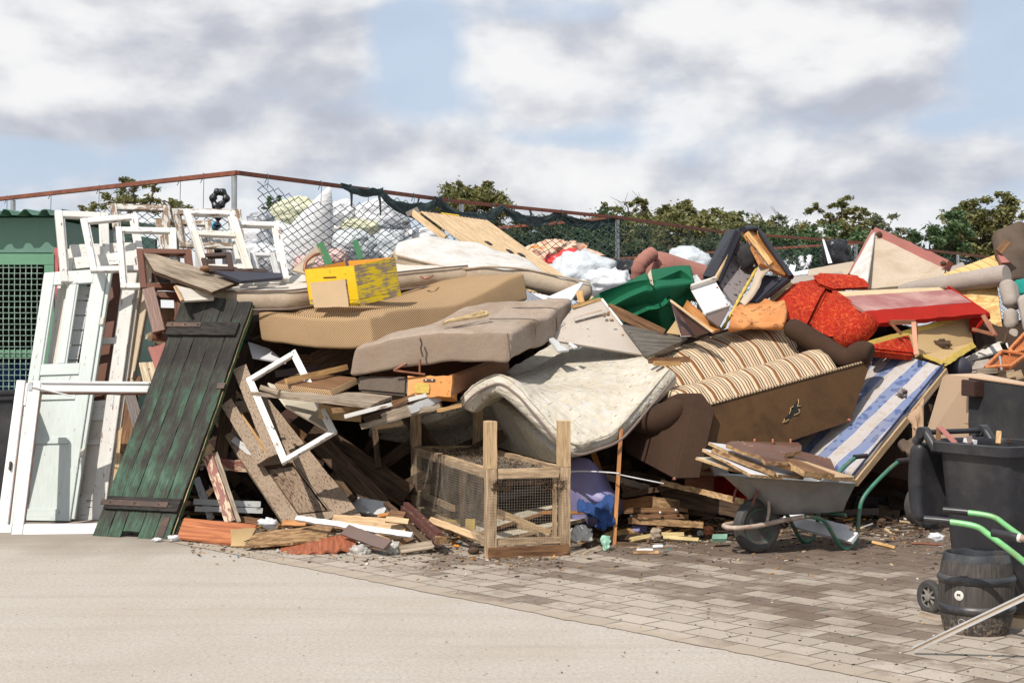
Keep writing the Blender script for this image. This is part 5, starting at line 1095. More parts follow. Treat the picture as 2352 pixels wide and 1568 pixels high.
stick('green_stick', P(3, 900, 562, 14.7), P(3, 948, 715, 14.5), .055, .03, 'greenstick', 'right green painted stick behind the yellow hive box', 'stick')
Tn = Thing('armrest_board', 'curved pinkish armrest panel behind the left corner of the hive box', 'armrest')
board('side_panel', 3, ((600, 600, 14.75), (640, 640, 14.75), (520, 830, 14.55), (405, 800, 14.55)), .03, 'hard_tan', par=Tn)
tube('curved_rim', [P(3, 635, 668, 14.65), P(3, 570, 690, 14.6), P(3, 520, 735, 14.58), P(3, 505, 800, 14.55)], .016, 'hinge', Tn, 6, 8)
# cream mattress draped over the cage
T = Thing('mattress', 'cream fleck mattress draped over the cage, peaked on the left and lifted on the right', 'mattress')
v0 = [(1320, 702, 12.5), (1190, 600, 12.6), (1040, 430, 12.75), (930, 310, 12.9), (825, 238, 13.0), (740, 248, 13.05), (640, 305, 13.1), (545, 398, 13.15)]
v5 = [(1590, 600, 12.65), (1480, 400, 12.95), (1330, 330, 13.15), (1180, 300, 13.35), (1000, 270, 13.5), (860, 252, 13.55), (750, 270, 13.6), (640, 360, 13.6)]
v1 = [(1942, 195, 13.1), (1757, 95, 13.7), (1560, 40, 14.1), (1370, 35, 14.2), (1180, 110, 14.2), (1010, 190, 14.2), (850, 262, 14.1), (700, 330, 14.0)]
va = [tuple((p * .55 + q * .45) for p, q in zip(a, b)) for a, b in zip(v0, v5)]; va = [(x, y + 14, D) for x, y, D in va]
vb = [tuple((p * .5 + q * .5) for p, q in zip(a, b)) for a, b in zip(v5, v1)]; vb = [(x, y + 6, D) for x, y, D in vb]
G = [PS(5, r_) for r_ in (v0, va, v5, vb, v1)]
sheet('ticking', G, .155, 'creammat', T, 9, 6, 6, .022, 4, 5)
def edge(pts, off, rad, m): tube('piping', [p + o for p, o in zip(pts, off)], rad, m, T, 9, 6)
G0 = G[0]; end = [G[i][0] for i in range(5)]
dn = V((.0, -.055, -.078))
tube('side_piping', [p + dn for p in G0[::-1]] + [p + V((.055, -.04, -.075)) for p in end[1:]], .011, 'cord', T, 8, 6)
tube('edge_piping', [p + V((0, -.012, .002)) for p in G0[::-1]] + [p + V((.012, -.006, .0)) for p in end[1:]], .007, 'creammat', T, 8, 6)
# its twin underneath, seen from below
u0 = [(-60, 545, 14.4), (280, 500, 14.35), (480, 440, 14.4), (620, 360, 14.5), (740, 330, 14.5), (830, 360, 14.2), (960, 480, 13.6), (1120, 620, 13.1), (1260, 740, 12.75)]
u1 = [(-60, 595, 14.8), (280, 665, 14.9), (480, 690, 14.95), (640, 690, 14.95), (760, 690, 14.9), (860, 705, 14.7), (1000, 740, 14.2), (1140, 770, 13.6), (1300, 800, 13.0)]
o = sheet('mattress', [PS(5, u0), [(a + b) / 2 + V((0, .1, -.01)) for a, b in zip(PS(5, u0), PS(5, u1))], PS(5, u1)], .09, 'creammat', None, 7, 7, 4, .015, 4, 11); tag(o, 'sagging cream mattress underside hanging below the peaked mattress, behind the cage posts', 'mattress')
o = sheet('mattress', [PS(5, ((830, 225, 14.1), (1000, 120, 14.5), (1180, 20, 14.9), (1330, -30, 15.1))), PS(5, ((870, 230, 13.9), (1050, 185, 14.25), (1240, 90, 14.6), (1350, 60, 14.8))), PS(5, ((900, 255, 13.8), (1060, 225, 14.1), (1250, 120, 14.4), (1340, 85, 14.5)))], .10, 'creammat', None, 7, 6, 4, .03, 4, 15); tag(o, 'shaded cream mattress roll wedged under the taupe sofa corner', 'mattress')
def prt():
    t = newmat('orange_print'); c = ocoord(t); v = t.vor(c, 15, 'F1'); q = t.noise(c, 4, 4, .6)
    ring = t.ramp(v, [(.17, 0), (.2, 1), (.30, 1), (.33, 0)]); x = t.mix(t.ramp(q, [(.3, 0), (.7, 1)]), (.42, .16, .05), (.56, .26, .10)); x = t.mix(t.math('MULTIPLY', ring, t.ramp(q, [(.48, 0), (.52, .8)])), x, (.16, .06, .02)); MT['orangeprint'] = finish(t, x, .85, 0, q, .3, .004)
prt()
# ---------------- right: sofas, panels and furniture ----------------
DO[0] = 0.0
# striped sofa lying on its back edge, underside to the camera
def striped_sofa():
    T = Thing('striped_sofa', 'brown velour sofa with striped seat tipped so its torn underside faces out', 'sofa')
    TL, TR, BR, BL = P(8, 612, 472, 12.75), P(8, 1835, 135, 13.9), P(8, 1692, 548, 13.65), P(8, 500, 940, 12.45)
    Q = Quad(None, TL, TR, BR, BL); Q.box('underside', 'underboard', 0, 1, 0, 1, -.03, 0, T, 'u', 0, (30, 12, 1), .003)
    Q.box('front_piping', 'sofapipe', -.01, 1.0, .985, 1.03, -.05, .015, T, 'u', .008)
    # jagged hole in the lining
    c = []; hc = Q.pt(.60, .47, .003); rnd = random.Random(4)
    un = Q.U.normalized(); vn = Q.Vv.normalized()
    out = [(-.10, -.075), (-.03, -.06), (.02, -.03), (.085, -.02), (.06, .02), (.075, .05), (.035, .055), (.02, .13), (-.02, .07), (-.05, .06), (-.045, .0), (-.09, -.04)]
    mk('torn_hole', [hc + un * a + vn * b for a, b in out], [list(range(len(out)))], 'black', T, hc, un, vn)
    for k in range(len(out)):
        a, b = out[k], out[(k + 1) % len(out)]
        if k % 3 != 1: tube('torn_edge', [hc + un * a[0] + vn * a[1], hc + un * (a[0] + b[0]) / 2 + vn * (a[1] + b[1]) / 2 + Q.n * .008, hc + un * b[0] + vn * b[1]], .0035, 'cardboard', T, 3, 5)
    for u, v in ((.0, .01), (.985, .03), (.995, .96)): lathe('foot_cap', Q.pt(u, v, .0), Q.n, [(.014, 0), (.014, .014), (.008, .02)], 'pinkboard', T, 12)
    # seat and back as two striped rolls
    def roll(nm, f, b, h, hn):
        rows = []
        for k in range(6):
            t = k / 5; row = []
            for i in range(7):
                s_ = i / 6; a = f[0].lerp(f[1], s_); c2 = b[0].lerp(b[1], s_); p = a.lerp(c2, t) + hn * h * (math.sin(math.pi * t) ** .8) * (1 + .08 * nz(a, 2, 3)); row.append(p)
            rows.append(row)
        return sheet(nm, rows, .12, 'sofastripe', T, 9, 6, 4, .02, 4.5, 6)
    up = V((0, -.25, 1)).normalized()
    f0 = (P(8, 600, 462, 12.80), P(8, 1600, 198, 13.72)); c0 = (P(8, 385, 378, 13.30), P(8, 1378, 96, 14.25)); b0 = (P(8, 40, 215, 14.15), P(8, 1040, -96, 15.05))
    roll('seat_cushion', f0, c0, .10, up); roll('back_cushion', c0, b0, .15, up)
    b1 = (b0[0] + V((0, .35, -.5)), b0[1] + V((0, .35, -.5))); Qb = Quad(None, b0[0], b0[1], b1[1], b1[0]); Qb.box('back_panel', 'brownvelour', 0, 1, 0, 1, -.1, -.02, T, 'u', .02)
    # left arm
    out = [(612, 472), (520, 358), (470, 380), (400, 420), (300, 455), (215, 560), (160, 640), (165, 760), (330, 850), (500, 940)]
    fr = [P(8, x, y, D) for (x, y), D in zip(out, (12.72, 12.8, 12.95, 13.1, 13.2, 13.25, 13.3, 13.2, 12.8, 12.42))]
    cx_ = P(8, 400, 650, 12.85)
    in_ = [p + V((.22, .05, .0)) for p in fr]; n = len(fr)
    vs = fr + in_ + [cx_ + V((-.0, -.05, 0)), cx_ + V((.25, .05, 0))]; fs = [[i, (i + 1) % n, n + (i + 1) % n, n + i] for i in range(n)] + [[i, (i + 1) % n, 2 * n] for i in range(n)] + [[n + (i + 1) % n, n + i, 2 * n + 1] for i in range(n)]
    mk('arm_side', vs, fs, 'brownvelour', T, bevel=.012, smooth=True, auto=35)
    r1 = [P(8, 575, 455, 12.68), P(8, 545, 520, 12.66), P(8, 470, 590, 12.72), P(8, 380, 608, 12.85), P(8, 300, 570, 12.98), P(8, 262, 520, 13.1)]
    tube('arm_roll', [P(8, 560, 425, 12.86), P(8, 500, 480, 12.84), P(8, 410, 535, 12.90), P(8, 300, 530, 13.02), P(8, 215, 480, 13.2)], [.075, .085, .09, .095, .10, .105, .11, .115, .12, .125, .13, .13, .132, .135, .135, .135, .135, .13, .13, .13, .125, .12, .11, .10, .08], 'brownvelour', T, 6, 20)
    # right arm
    tube('arm_roll', [P(7, 1000, 1275, 13.85), P(7, 920, 1262, 13.9), P(7, 800, 1310, 13.95), P(7, 640, 1225, 14.05), P(7, 480, 1125, 14.15), P(7, 340, 1050, 14.25)], [.07, .09, .10, .105, .108, .11, .11, .11, .11, .108, .105, .10, .10, .10, .10, .10, .10, .10, .10, .10, .10, .10, .10, .10, .10, .10, .10, .10, .095, .085, .06], 'brownvelour', T, 6, 20)
    Q2 = Quad(7, (280, 1060, 14.5), (880, 1330, 14.0), (700, 1420, 13.95), (300, 1200, 14.4)); Q2.box('arm_inner', 'brownvelour', 0, 1, 0, 1, -.1, 0, T, 'u', .03)
add('sofapipe', stripes('striped_piping', [(0, CRM), (.3, CRM), (.35, BR), (.55, BR), (.6, CRM), (.8, CRM), (.85, DK), (1, DK)], .07, 0, False, None, (.3, .2, .12), .25))
striped_sofa()
stick('broken_board', P(8, 330, 140, 13.2), P(8, 610, 128, 13.3), .05, .035, 'brownwood', 'broken brown board lying on the striped sofa back, upper piece', 'board', rough=.008)
stick('broken_board', P(8, 370, 158, 13.1), P(8, 545, 158, 13.15), .04, .05, 'freshwood', 'orange wood block below the broken board on the striped sofa', 'board')
# blue striped mattress
def bluemat():
    A, B, C = P(0, 1985, 800, 14.5), P(0, 2160, 833, 14.0), P(0, 1812, 1020, 13.95)
    T = Thing('mattress', 'blue and cream striped mattress leaning behind the striped sofa', 'mattress')
    A = P(0, 2168, 832, 14.05); B = P(0, 1975, 798, 14.75); C = P(0, 1958, 1088, 13.1); n = (B - A).cross(C - A).normalized()
    if n.dot(CAMP - A) > 0: n = -n
    soft('ticking', A, B, C, A + n * .14, .045, 'bluestripe', T, lump=.02, lsc=3, seed=12, deform=lambda a, b, c: n * .03 * math.cos(6 * a + b))
    tube('edge_piping', [A + n * .01, (A + C) / 2 + n * .01, C + n * .01], .010, 'navy', T, 6, 6)
    Q = Quad(None, A + n * .06 , A + n * .135, C + n * .135, C + n * .06); Q.box('wooden_edge', 'palewood', 0, 1, 0, 1, -.03, .018, T, 'v', .004)
    blob('grey_tuft', P(9, 612, 260, 13.52), (.055, .04, .055), 'floralgrey', T, 3, .4, 3, .4, 6, 4)
    tube('wire_loop', [P(7, 1140, 1270, 14.3), P(7, 1110, 1255, 14.35), P(7, 1125, 1285, 14.25), P(7, 1180, 1285, 14.2), P(7, 1240, 1268, 14.2)], .008, 'blackmetal', T, 6, 6)
bluemat()
# green plush sofa part
def greensofa():
    T = Thing('green_sofa', 'dark green plush sofa piece lying upside down with a cut notch', 'sofa')
    top = [(878, 885), (1110, 775), (1345, 665), (1385, 690), (1398, 632), (1560, 610), (1715, 592)]
    mid = [(1030, 960), (1190, 870), (1345, 800), (1400, 795), (1450, 770), (1600, 758), (1745, 740)]
    low = [(1180, 1010), (1290, 1040), (1400, 1090), (1450, 1120), (1510, 1150), (1580, 1080), (1650, 960)]
    Dt = (14.9, 14.95, 15.0, 15.0, 15.0, 15.15, 15.3); Dm = (14.2, 14.2, 14.2, 14.2, 14.2, 14.35, 14.5); Dl = (14.6, 14.6, 14.6, 14.6, 14.6, 14.8, 15.0)
    g = [[P(6, x, y, D) for (x, y), D in zip(r_, d)] for r_, d in ((top, Dt), (mid, Dm), (low, Dl))]
    def mids(a, b, t): return [p.lerp(q, t) for p, q in zip(a, b)]
    G = [g[0], mids(g[0], g[1], .5), mids(g[0], g[1], .88), mids(g[1], g[2], .06), mids(g[1], g[2], .5), g[2]]
    sheet('plush_cover', G, .2, 'greenplush', T, 6, 4, 4, .012, 5, 3)
    o = mk('cut_lining', [P(6, 1368, 672, 14.8), P(6, 1396, 632, 14.95), P(6, 1418, 768, 14.12), P(6, 1392, 745, 14.14)], [[0, 1, 2, 3]], 'hard_tan', T)
greensofa()
# wardrobe panels
T = Thing('wardrobe_side_board', 'warm grey wardrobe side with a white edge and screw holes leaning on the pile', 'panel')
Q = Quad(6, (765, 935, 14.0), (985, 868, 14.15), (1360, 1332, 13.6), (560, 1205, 13.75)); Q.box('panel', 'lamgrey', 0, 1, 0, 1, -.02, 0, T, 'u', 0, (6, 6, 1), .001)
stick('edge_strip', P(6, 992, 868, 14.12), P(6, 1352, 1328, 13.56), .02, .02, 'white', par=T); stick('trim', P(6, 772, 1042, 13.86), P(6, 1045, 968, 13.96), .03, .02, 'white_shell', par=T); stick('trim_wood', P(6, 772, 1030, 13.87), P(6, 1000, 965, 13.97), .01, .022, 'orangewood', par=T)
stick('top_edge', P(6, 760, 935, 13.97), P(6, 985, 872, 14.12), .03, .035, 'freshwood', par=T, rough=.004)
for x, y in ((1018, 1005), (1050, 995)): Qh = Quad(6, (x - 10, y - 12, 13.9), (x + 10, y - 14, 13.9), (x + 10, y + 10, 13.88), (x - 10, y + 12, 13.88)); Qh.box('hole', 'brownwood', 0, 1, 0, 1, -.01, .012, T, 'u', 0)
for x, y, m in ((1075, 1045, .022), (1165, 1165, .012), (1270, 1290, .02), (850, 1045, .012)): blob('torn_patch', P(6, x, y, 13.78), (m, .006, m * .8), 'rotchip', T, 2, .3, 3, .2, 4, int(x))
board('white_shelf', 6, ((545, 858, 14.5), (832, 732, 14.9), (840, 745, 14.85), (745, 882, 14.4)), .02, 'lamwhite', 'white triangular board end between the taupe sofa and green plush', 'board')
stick('wood_batten', P(6, 808, 805, 14.45), P(6, 828, 900, 14.35), .06, .03, 'freshwood', 'short yellow batten under the white triangular board', 'batten')
board('grey_strip', 6, ((560, 1195, 13.6), (600, 1185, 13.65), (730, 1290, 13.5), (640, 1300, 13.45)), .02, 'greypaint', 'grey strip end wedged under the wardrobe panel', 'panel')
board('white_scrap_board', 6, ((722, 1232, 13.6), (740, 1226, 13.6), (800, 1262, 13.55), (770, 1270, 13.5)), .02, 'lamwhite', 'small white board corner above the cream mattress', 'board')
stick('brown_plank', P(6, 1042, 945, 14.1), P(6, 1500, 1160, 14.0), .10, .03, 'brownwood', 'brown plank running from the wardrobe edge down to the striped sofa', 'plank')
stick('plank_edge', P(6, 1048, 932, 14.12), P(6, 1495, 1145, 14.02), .02, .10, 'palewood', 'pale edge of a board above the brown plank', 'board')
board('grained_board', 6, ((1165, 1075, 13.8), (1700, 1195, 14.2), (1560, 1300, 13.9), (1375, 1340, 13.45)), .02, 'greygrain', 'dark grey wood grain board behind the striped sofa back', 'board')
board('dark_board', 6, ((1040, 960, 14.4), (1300, 1060, 14.6), (1500, 1180, 14.5), (1180, 1090, 14.2)), .03, 'darkbrown', 'dark brown board in the shade beside the wardrobe panel', 'board')
board('glossy_board', 6, ((1548, 880, 14.0), (1578, 900, 13.98), (1905, 1140, 13.7), (1760, 1175, 13.85)), .02, 'lambrown', 'glossy dark brown panel standing on edge by the green plush', 'panel', edge='lambeige')
board('dark_board', 6, ((1560, 900, 14.2), (1640, 960, 14.2), (1800, 1170, 13.95), (1640, 1180, 14.0)), .02, 'lambrown', 'second dark brown panel behind the glossy one', 'panel')
stick('panel_edge', P(6, 1555, 885, 13.95), P(6, 1900, 1142, 13.68), .022, .03, 'palewood', 'pale edge strip of the glossy brown panel', 'edge strip')
board('orange_brown_board', 6, ((1650, 955, 14.4), (1692, 878, 14.5), (1962, 1112, 14.0), (1900, 1140, 13.95)), .025, 'orangewood', 'orange brown panel between the glossy panel and white drawer', 'panel')
board('carton', 6, ((1605, 1035, 14.35), (1660, 1080, 14.2), (1775, 1185, 14.0), (1520, 1150, 14.2)), .01, 'cardboard', 'brown cardboard flap below the green plush', 'carton')
def drawer():
    T = Thing('drawer_box', 'white drawer front lying on its back above the orange panel', 'drawer')
    Q = Quad(6, (1722, 792, 14.5), (1925, 726, 14.65), (2042, 935, 14.25), (1842, 1002, 14.1)); Q.box('front_panel', 'lamwhite', 0, 1, 0, 1, -.018, 0, T, 'u', .004)
    Q.box('edge_rail', 'white_shell', -.02, 1.0, .95, 1.03, .001, .05, T, 'u', .006); Q.box('edge_rail', 'white_shell', .0, 1.0, -.01, .03, .001, .02, T, 'u', .004)
    for u, v in ((.92, .75), (.93, .10), (.88, .99)): Q.box('rust_fitting', 'hinge', u - .03, u + .03, v - .03, v + .03, .001, .008, T, 'u', .003)
    Q = Quad(6, (1850, 1005, 14.12), (2040, 942, 14.25), (1955, 1098, 13.95), (1860, 1030, 14.0)); Q.box('side_panel', 'mauve', 0, 1, 0, 1, -.018, 0, T, 'u')
drawer()
board('pale_box', 6, ((1722, 690, 14.9), (1770, 670, 15.0), (1815, 730, 14.9), (1740, 770, 14.8)), .03, 'greypaint', 'small pale box lid between the green plush and black armchair', 'lid')
# upturned black armchair
def armchair():
    T = Thing('black_armchair', 'upturned black leatherette armchair showing its grey floral lining', 'armchair')
    Q = Quad(6, (2012, 288, 16.0), (2108, 280, 15.6), (1918, 722, 15.0), (1790, 700, 15.3)); Q.box('padded_side', 'leather', 0, 1, 0, 1, -.10, 0, T, 'v', .035)
    Q.box('seam', 'black', 0.02, .98, .42, .428, .0, .004, T, 'u', 0)
    Q = Quad(6, (2118, 335, 15.65), (2150, 340, 15.7), (1945, 725, 15.05), (1920, 718, 15.0)); Q.box('side_batten', 'palewood', 0, 1, 0, 1, -.05, 0, T, 'v', .003)
    Q = Quad(6, (2112, 392, 15.9), (2300, 560, 15.75), (2090, 930, 15.0), (1935, 728, 15.15)); Q.box('lining', 'floralgrey', 0, 1, 0, 1, -.03, 0, T, 'u', 0, (8, 8, 1), .01)
    Q = Quad(7, (0, 310, 15.7), (92, 308, 16.1), (348, 668, 15.4), (130, 560, 15.1)); Q.box('base_board', 'orangewood', 0, 1, 0, 1, -.03, 0, T, 'u', .003)
    Q.box('base_frame', 'orangewood', .86, .97, 0, .98, .001, .04, T, 'v', .004)
    stick('corner_batten', P(7, 20, 315, 15.6), P(7, 210, 560, 15.1), .05, .04, 'freshwood', par=T)
    tube('black_edge', [P(7, -5, 290, 15.65), P(7, 95, 292, 16.05), P(7, 180, 400, 15.8), P(7, 370, 668, 15.3)], .032, 'leather', T, 6, 10)
    Q = Quad(7, (130, 640, 15.4), (368, 672, 15.3), (95, 880, 14.9), (25, 870, 14.95)); Q.box('back_shell', 'leather', 0, 1, 0, 1, -.05, 0, T, 'u', .01); Q.box('grey_lining', 'navyboard', .05, .8, .05, .92, .001, .01, T, 'u', .003)
    tube('foam_edge', [P(6, 2285, 585, 15.55), P(6, 2200, 730, 15.3), P(6, 2130, 850, 15.1), P(6, 2080, 945, 14.95), P(6, 1990, 1105, 14.7)], [.017 + .005 * math.sin(i * 2.2) for i in range(25)], 'foam', T, 6, 8)
    g = [PS(7, ((130, 548, 15.3), (90, 640, 15.15), (40, 760, 15.0), (-30, 850, 14.85))), PS(7, ((170, 545, 15.25), (130, 650, 15.1), (75, 770, 14.95), (0, 880, 14.8))), PS(7, ((212, 580, 15.2), (150, 670, 15.1), (95, 790, 14.95), (15, 885, 14.8)))]
    sheet('cloth_flap', g, .02, 'hard_tan', T, 6, 4, 3, .02, 9, 3); blob('black_rag', P(7, 25, 500, 15.45), (.12, .05, .14), 'blackcloth', T, 3, .3, 3, .3, 5, 8)
armchair()
# dusty pink roll
T = Thing('sofa_bolster', 'dusty pink ribbed sofa back with a rolled end behind the green plush', 'sofa')
tube('roll', [P(6, 1390, 640, 17.2), P(6, 1480, 650, 17.25), P(6, 1640, 700, 17.4), P(6, 1830, 755, 17.5)], [.20, .215, .22, .22, .22, .22, .22, .22, .22, .22, .22, .22, .22, .22, .22, .22, .22, .22, .22], 'pinkcord', T, 6, 28)
tube('rolled_end', [P(6, 1290, 720, 16.9), P(6, 1300, 610, 16.85), P(6, 1350, 545, 16.9), P(6, 1410, 505, 17.0)], [.075 + .006 * (i % 3) for i in range(19)], 'pinkcord', T, 6, 14)
# orange print cloth
o = sheet('orange_cloth', [PS(6, ((2050, 1010, 14.4), (2090, 940, 14.7), (2160, 912, 14.9), (2330, 900, 15.0), (2480, 880, 15.0))), PS(6, ((2045, 1060, 14.2), (2120, 1010, 14.4), (2220, 990, 14.5), (2340, 980, 14.5), (2500, 970, 14.5))), PS(6, ((2040, 1100, 14.1), (2130, 1080, 14.15), (2230, 1070, 14.2), (2340, 1075, 14.2), (2480, 1080, 14.2)))], .06, 'orangeprint', None, 6, 5, 4, .05, 5, 3); tag(o, 'orange printed cloth bundle between the armchair and the striped sofa', 'cloth')
# red velvet sofa
def redsofa():
    T = Thing('red_sofa', 'upturned red velvet sofa bed with orange scrolls and steel folding legs', 'sofa')
    def C(pts, depth, m, nm, b=.03):
        """padded block from a pixel outline, pushed back by depth"""
        fr = PS(7, pts); n = len(fr); d = depth if isinstance(depth, V) else V((.1, depth, .02)); bk = [p + d for p in fr]
        c1, c2 = sum(fr, V()) / n + V((0, -.05, 0)), sum(bk, V()) / n
        # subdivide the outline for soft corners
        vs = fr + bk + [c1, c2]; fs = [[i, (i + 1) % n, n + (i + 1) % n, n + i] for i in range(n)] + [[(i + 1) % n, i, 2 * n] for i in range(n)] + [[n + i, n + (i + 1) % n, 2 * n + 1] for i in range(n)]
        o = mk(nm, vs, fs, m, T, smooth=True, auto=40, bevel=b); return o
    C([(140, 985, 14.9), (180, 905, 15.1), (405, 700, 15.4), (480, 700, 15.4), (665, 768, 15.3), (640, 800, 15.2), (510, 1072, 14.7), (400, 1040, 14.7), (290, 1000, 14.75)], .5, 'redfloral', 'back_cushion', .04)
    C([(100, 1060, 14.8), (150, 990, 14.9), (300, 1010, 14.8), (420, 1060, 14.7), (300, 1130, 14.6), (180, 1080, 14.7)], .4, 'redfloral', 'lower_cushion', .03)
    C([(520, 680, 15.8), (560, 632, 15.9), (740, 640, 15.9), (920, 655, 15.9), (1010, 760, 15.7), (700, 775, 15.5), (560, 720, 15.6)], .5, 'redfloral', 'upper_cushion', .04)
    C([(655, 772, 14.85), (720, 782, 14.9), (830, 850, 14.75), (945, 935, 14.6), (1060, 1035, 14.45), (830, 1130, 14.35), (660, 1160, 14.35), (512, 1085, 14.5), (560, 960, 14.6), (620, 850, 14.75)], .35, 'redfloral', 'arm_panel', .04)
    tube('arm_roll', [P(7, 745, 1200, 14.35), P(7, 860, 1105, 14.32), P(7, 985, 1010, 14.42)], [.09, .11, .12, .128, .132, .135, .135, .135, .13, .125, .12, .11, .09], 'redfloral', T, 6, 24)
    C([(470, 690, 15.7), (760, 760, 15.7), (760, 1000, 15.3), (470, 1010, 15.2)], .2, 'redfloral', 'inner_cushion', .03)
    Q = Quad(7, (730, 778, 15.1), (1530, 745, 15.9), (1575, 768, 15.75), (785, 818, 14.95)); Q.box('wood_strip', 'birch', 0, 1, 0, 1, -.03, 0, T, 'u', .003)
    Q = Quad(7, (768, 820, 14.95), (1640, 763, 15.75), (1785, 862, 15.2), (950, 935, 14.45)); Q.box('pink_lining', 'pinkcloth', 0, 1, 0, 1, -.03, 0, T, 'u', 0, (30, 8, 1), .008)
    Q = Quad(7, (945, 936, 14.42), (1785, 866, 15.15), (1925, 950, 14.95), (1060, 1028, 14.30)); Q.box('valance', 'redplain', 0, 1, 0, 1, -.04, .004, T, 'u', 0, (30, 5, 2), .012)
    Q = Quad(7, (1540, 718, 15.95), (1600, 722, 15.9), (1928, 940, 14.95), (1870, 950, 15.0)); Q.box('side_rail', 'redplain', 0, 1, 0, 1, -.10, .01, T, 'v', .02)
    Q = Quad(7, (1760, 960, 14.98), (1925, 950, 14.9), (1800, 1105, 14.9), (1765, 1080, 15.0)); Q.box('torn_side', 'redplain', 0, 1, 0, 1, -.05, 0, T, 'v', .01)
    Q = Quad(7, (985, 1190, 14.15), (1300, 1105, 14.4), (1345, 1270, 14.2), (1010, 1230, 14.05)); Q.box('red_end_panel', 'redfloral', 0, 1, 0, 1, -.10, 0, T, 'u', .02)
    Q = Quad(7, (1290, 1110, 14.55), (1758, 975, 15.1), (1800, 1185, 14.95), (1370, 1275, 14.35)); Q.box('hessian_base', 'cardboard', 0, 1, 0, 1, -.10, 0, T, 'u', 0, (20, 10, 2), .010)
    stick('yellow_edge', P(7, 985, 1190, 14.2), P(7, 1680, 985, 15.0), .055, .05, 'foam', par=T, rough=.01); stick('yellow_edge', P(7, 1395, 1275, 14.3), P(7, 1580, 1345, 14.25), .03, .05, 'foam', par=T, rough=.01); stick('yellow_edge', P(7, 1575, 1340, 14.25), P(7, 1805, 1190, 14.85), .06, .05, 'foam', par=T, rough=.01)
    Q = Quad(7, (1370, 1270, 14.4), (1800, 1180, 14.9), (1590, 1335, 14.3), (1560, 1340, 14.28)); Q.box('hessian_lower', 'cardboard', 0, 1, 0, 1, -.03, 0, T, 'u', 0, (10, 8, 1), .006)
    blob('torn_straw', P(7, 1545, 1195, 14.62), (.11, .02, .06), 'darkwood', T, 3, .5, 4, .4, 7, 4)
    def leg(a, b, c, d, e, D, m='hinge'):
        for p, q, w_ in ((a, b, .045), (b, c, .035), (a, d, .03), (e, c, .03) if e else (a, b, .03)): stick('folding_leg', P(7, *p, D), P(7, *q, D), w_, .012, m, par=T, bevel=.002)
    leg((1145, 1020), (1345, 1020), (1350, 1270), (1235, 1115), None, 14.22)
    stick('folding_leg', P(7, 1330, 1015, 14.2), P(7, 1350, 1272, 14.05), .042, .012, 'hinge', par=T); stick('folding_leg', P(7, 1870, 960, 14.85), P(7, 1972, 1128, 14.6), .042, .012, 'hinge', par=T); stick('folding_leg', P(7, 1975, 1122, 14.6), P(7, 1785, 1072, 14.8), .035, .012, 'hinge', par=T); stick('folding_leg', P(7, 1925, 1010, 14.75), P(7, 1960, 1120, 14.58), .02, .012, 'hinge', par=T)
redsofa()
# box spring
def boxspring():
    T = Thing('box_spring', 'large pale box spring standing on a corner with a mauve torn edge', 'box spring')
    Q = Quad(7, (1012, 306, 17.6), (1580, 568, 16.6), (1560, 700, 16.2), (925, 765, 16.4)); Q.box('base_cloth', 'soiledcloth', 0, 1, 0, 1, -.12, 0, T, 'u', 0, (10, 10, 2), .006)
    Q = Quad(7, (1010, 308, 17.7), (1022, 312, 17.5), (965, 705, 16.2), (828, 642, 16.8)); Q.box('white_side', 'whitemat', 0, 1, 0, 1, -.02, 0, T, 'v', .004)
    stick('torn_edge', P(7, 1012, 302, 17.55), P(7, 1585, 570, 16.5), .10, .10, 'pinkboard', par=T, rough=.018); stick('left_edge', P(7, 1008, 300, 17.7), P(7, 830, 640, 16.8), .03, .06, 'pinkboard', par=T, rough=.006)
    blob('wood_foot', P(7, 1058, 332, 17.4), (.035, .03, .035), 'darkwood', T, 2, .2, 2, .1, 3, 2); blob('wood_foot', P(7, 1562, 560, 16.45), (.035, .03, .035), 'darkwood', T, 2, .2, 2, .1, 3, 3)
boxspring()
Q = Quad(7, (1558, 640, 16.4), (1980, 485, 17.0), (2082, 625, 16.6), (1578, 692, 16.2)); tag(Q.box('grooved_board', 'yslat', 0, 1, 0, 1, -.04, 0, None, 'u', .004), 'yellow board panel with dark grooves right of the box spring', 'panel')
board('brown_offcut', 7, ((1985, 480, 16.3), (2010, 475, 16.3), (2085, 550, 16.2), (2020, 555, 16.2)), .05, 'pinkboard', 'dark red offcut between the yellow panel and the brown plush cushion', 'offcut')
stick('brown_offcut_stick', P(7, 2000, 470, 16.25), P(7, 2075, 385, 16.3), .08, .03, 'brownwood', 'brown stick end against the brown plush cushion', 'stick')
o = sheet('brown_cushion', [PS(7, ((1985, 305, 16.9), (2080, 270, 17.0), (2165, 235, 17.1), (2260, 330, 17.1))), PS(7, ((2030, 400, 16.7), (2090, 420, 16.7), (2190, 400, 16.8), (2300, 450, 16.9))), PS(7, ((2050, 560, 16.5), (2110, 560, 16.5), (2210, 560, 16.6), (2310, 600, 16.7))), PS(7, ((2090, 670, 16.4), (2130, 672, 16.4), (2220, 680, 16.5), (2320, 700, 16.6)))], .2, 'brownplush', None, 5, 5, 4, .04, 3, 3); tag(o, 'dark brown stained plush cushion at the top right edge', 'cushion')
